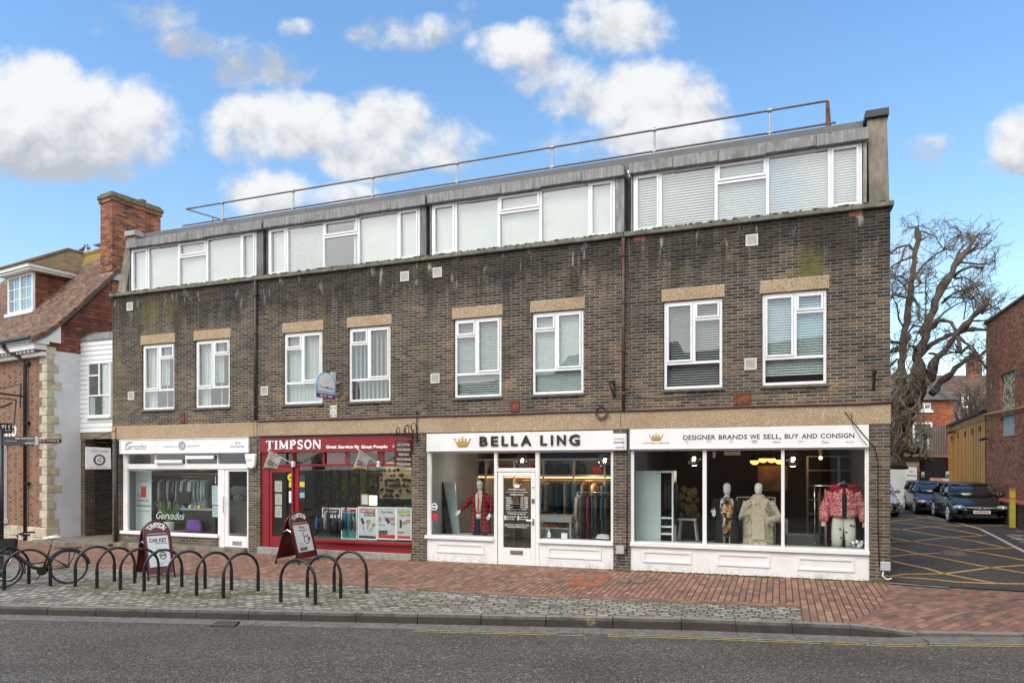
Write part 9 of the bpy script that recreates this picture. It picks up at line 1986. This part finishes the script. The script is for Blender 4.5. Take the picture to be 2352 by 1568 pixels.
kn = pattern_mat('beige knit', 'knit'); m = MB(); m.loft([ell((s, d), .10, .10, z0 + 1.52, 16), ell((s, d), .14, .13, z0 + 1.47, 16), ell((s, d), .17, .15, z0 + 1.40, 16), ell((s, d), .13, .14, z0 + 1.36, 16)])
def ribbon(pts, w, th=.03): m.loft([[(x - w / 2, y, z), (x + w / 2, y, z), (x + w / 2, y + th, z), (x - w / 2, y + th, z)] for x, y, z in pts])
ribbon([(s - .06, d - .16, z0 + 1.42), (s + .02, d - .20, z0 + 1.25), (s + .10, d - .22, z0 + 1.05)], .19); ribbon([(s + .08, d - .15, z0 + 1.44), (s + .0, d - .22, z0 + 1.2), (s + .0, d - .24, z0 + .9), (s + .01, d - .25, z0 + .62)], .24); ribbon([(s + .06, d - .215, z0 + .64), (s + .09, d - .23, z0 + .3), (s + .08, d - .24, zb_ + .02)], .15); part('knitted_scarf', m, kn, t)
s, zt = fq(q6, 1922, 575, .5); d = .55; zb_ = fq(q6, 1922, 1132, .45)[1]; zj = fq(q6, 1922, 855, .5)[1]; zc_ = zt
t = thing('jacket_display', 'pink red puffer jacket with crimson fur collar above cream button print trousers', 'outfit display', (s, d, zb_), FM); pf = pattern_mat('pink speckled puffer', 'puffer')
m = MB(); L_ = zc_ - .1 - zj; n = 30; gx = []
for i in range(n + 1):
 f_ = i / n; z = zc_ - .1 - L_ * f_; puff = 1 + .075 * abs(math.sin(f_ * math.pi * 4)); rx = (.13 + .13 * min(1, f_ * 4)) * puff * (1 - .05 * max(0, f_ - .8) * 5); ry = (.10 + .06 * min(1, f_ * 4)) * puff; gx.append(ell((s, d), rx, ry, z, 26, -90 + 9, 270 - 9))
m.loft(gx, cap=False, close=False)
for sx in (-1, 1):
 p0 = Vector((s + sx * .20, d, zc_ - .19)); p1 = Vector((s + sx * .34, d + .02, zc_ - .50)); p2 = Vector((s + sx * .365, d - .04, zj - .10)); pts = [p0.lerp(p1, k / 8) for k in range(8)] + [p1.lerp(p2, k / 8) for k in range(9)]; m.tube(pts, [(.105 - .02 * k / 16) * (1 + .09 * abs(math.sin(k * math.pi / 4))) for k in range(17)], 12)
part('jacket', m, pf, t, smooth=True); m = MB()
for k in range(300):
 a = ri_.uniform(-70, 250); r_ = .17 + ri_.gauss(0, .025); p = Vector((s + 1.45 * r_ * math.cos(R(a)), d + r_ * .75 * math.sin(R(a)), zc_ - .12 + ri_.gauss(0, .045) - (.10 if a < 0 or a > 180 else 0) * abs(math.cos(R(a))) * .6)); v = Vector((ri_.gauss(0, 1), ri_.gauss(0, 1), ri_.gauss(.2, 1))).normalized() * .03; w = v.cross(Vector((0, 1, .2))).normalized() * .02; m.add([p - w, p + w, p + v], [(0, 1, 2)])
m.loft([ell((s, d), .22, .12, zc_ - .13, 18, -70, 250), ell((s, d), .245, .15, zc_ - .07, 18, -70, 250), ell((s, d), .20, .11, zc_ - .03, 18, -70, 250)], cap=False, close=False); part('fur_collar', m, M('crimson fur', (.36, .012, .02), .9, .4, 30), t)
m = MB().box(s - .012, s + .012, d - .172, d - .160, zj, zc_ - .2); part('zip', m, m_dark, t); m = MB().box(s - .05, s + .05, d - .12, d - .1, zj - .02, zc_ - .22); part('dark_lining', m, m_dark, t)
m = MB()
for sx in (-1, 1): m.loft([ell((s + sx * x, d), rx, .08, z, 14, power=2.6) for x, rx, z in ((.085, .105, zj + .04), (.10, .115, zj - .15), (.115, .105, (zj + zb_) / 2), (.125, .095, zb_ + .01))])
part('trousers', m, pattern_mat('cream button print', 'buttons'), t, smooth=True)
m = MB()
for sx in (-1, 1): m.tube([(s + sx * .37, d - .04, zj - .10), (s + sx * .37, d - .04, zj - .2)], .045, 8)
part('cream_cuffs', m, M('cream cuff', (.55, .47, .33), .9), t); m = MB().tube([(s, d, zc_ - .05), (s, d, zc_ + .05)], .012, 6).tube([(s - .16, d, zc_ - .06), (s, d, zc_ + .02), (s + .16, d, zc_ - .06)], .014, 6); part('clear_hanger', m, m_chrome, t)
pr_ = [garment_proto('hanging_garment', 1.15, .4, cloth('%s cloth' % n, c), '%s garment hanging just behind the pink puffer jacket' % n, 'garments behind the puffer jacket') for n, c in (('brown', (.13, .07, .04)), ('cream', (.52, .47, .39)), ('crimson', (.35, .02, .06)), ('charcoal', (.04, .04, .042)))]; hang(pr_, [(s - .40 + .10 * k if k < 3 else s + .28 + .08 * (k - 3), 1.1, zc_ - .12) for k in range(6)])
rail('clothes_rail', 'rail running behind the pink puffer jacket display', s - .5, s + .5, 1.1, zc_ - .07, wz)
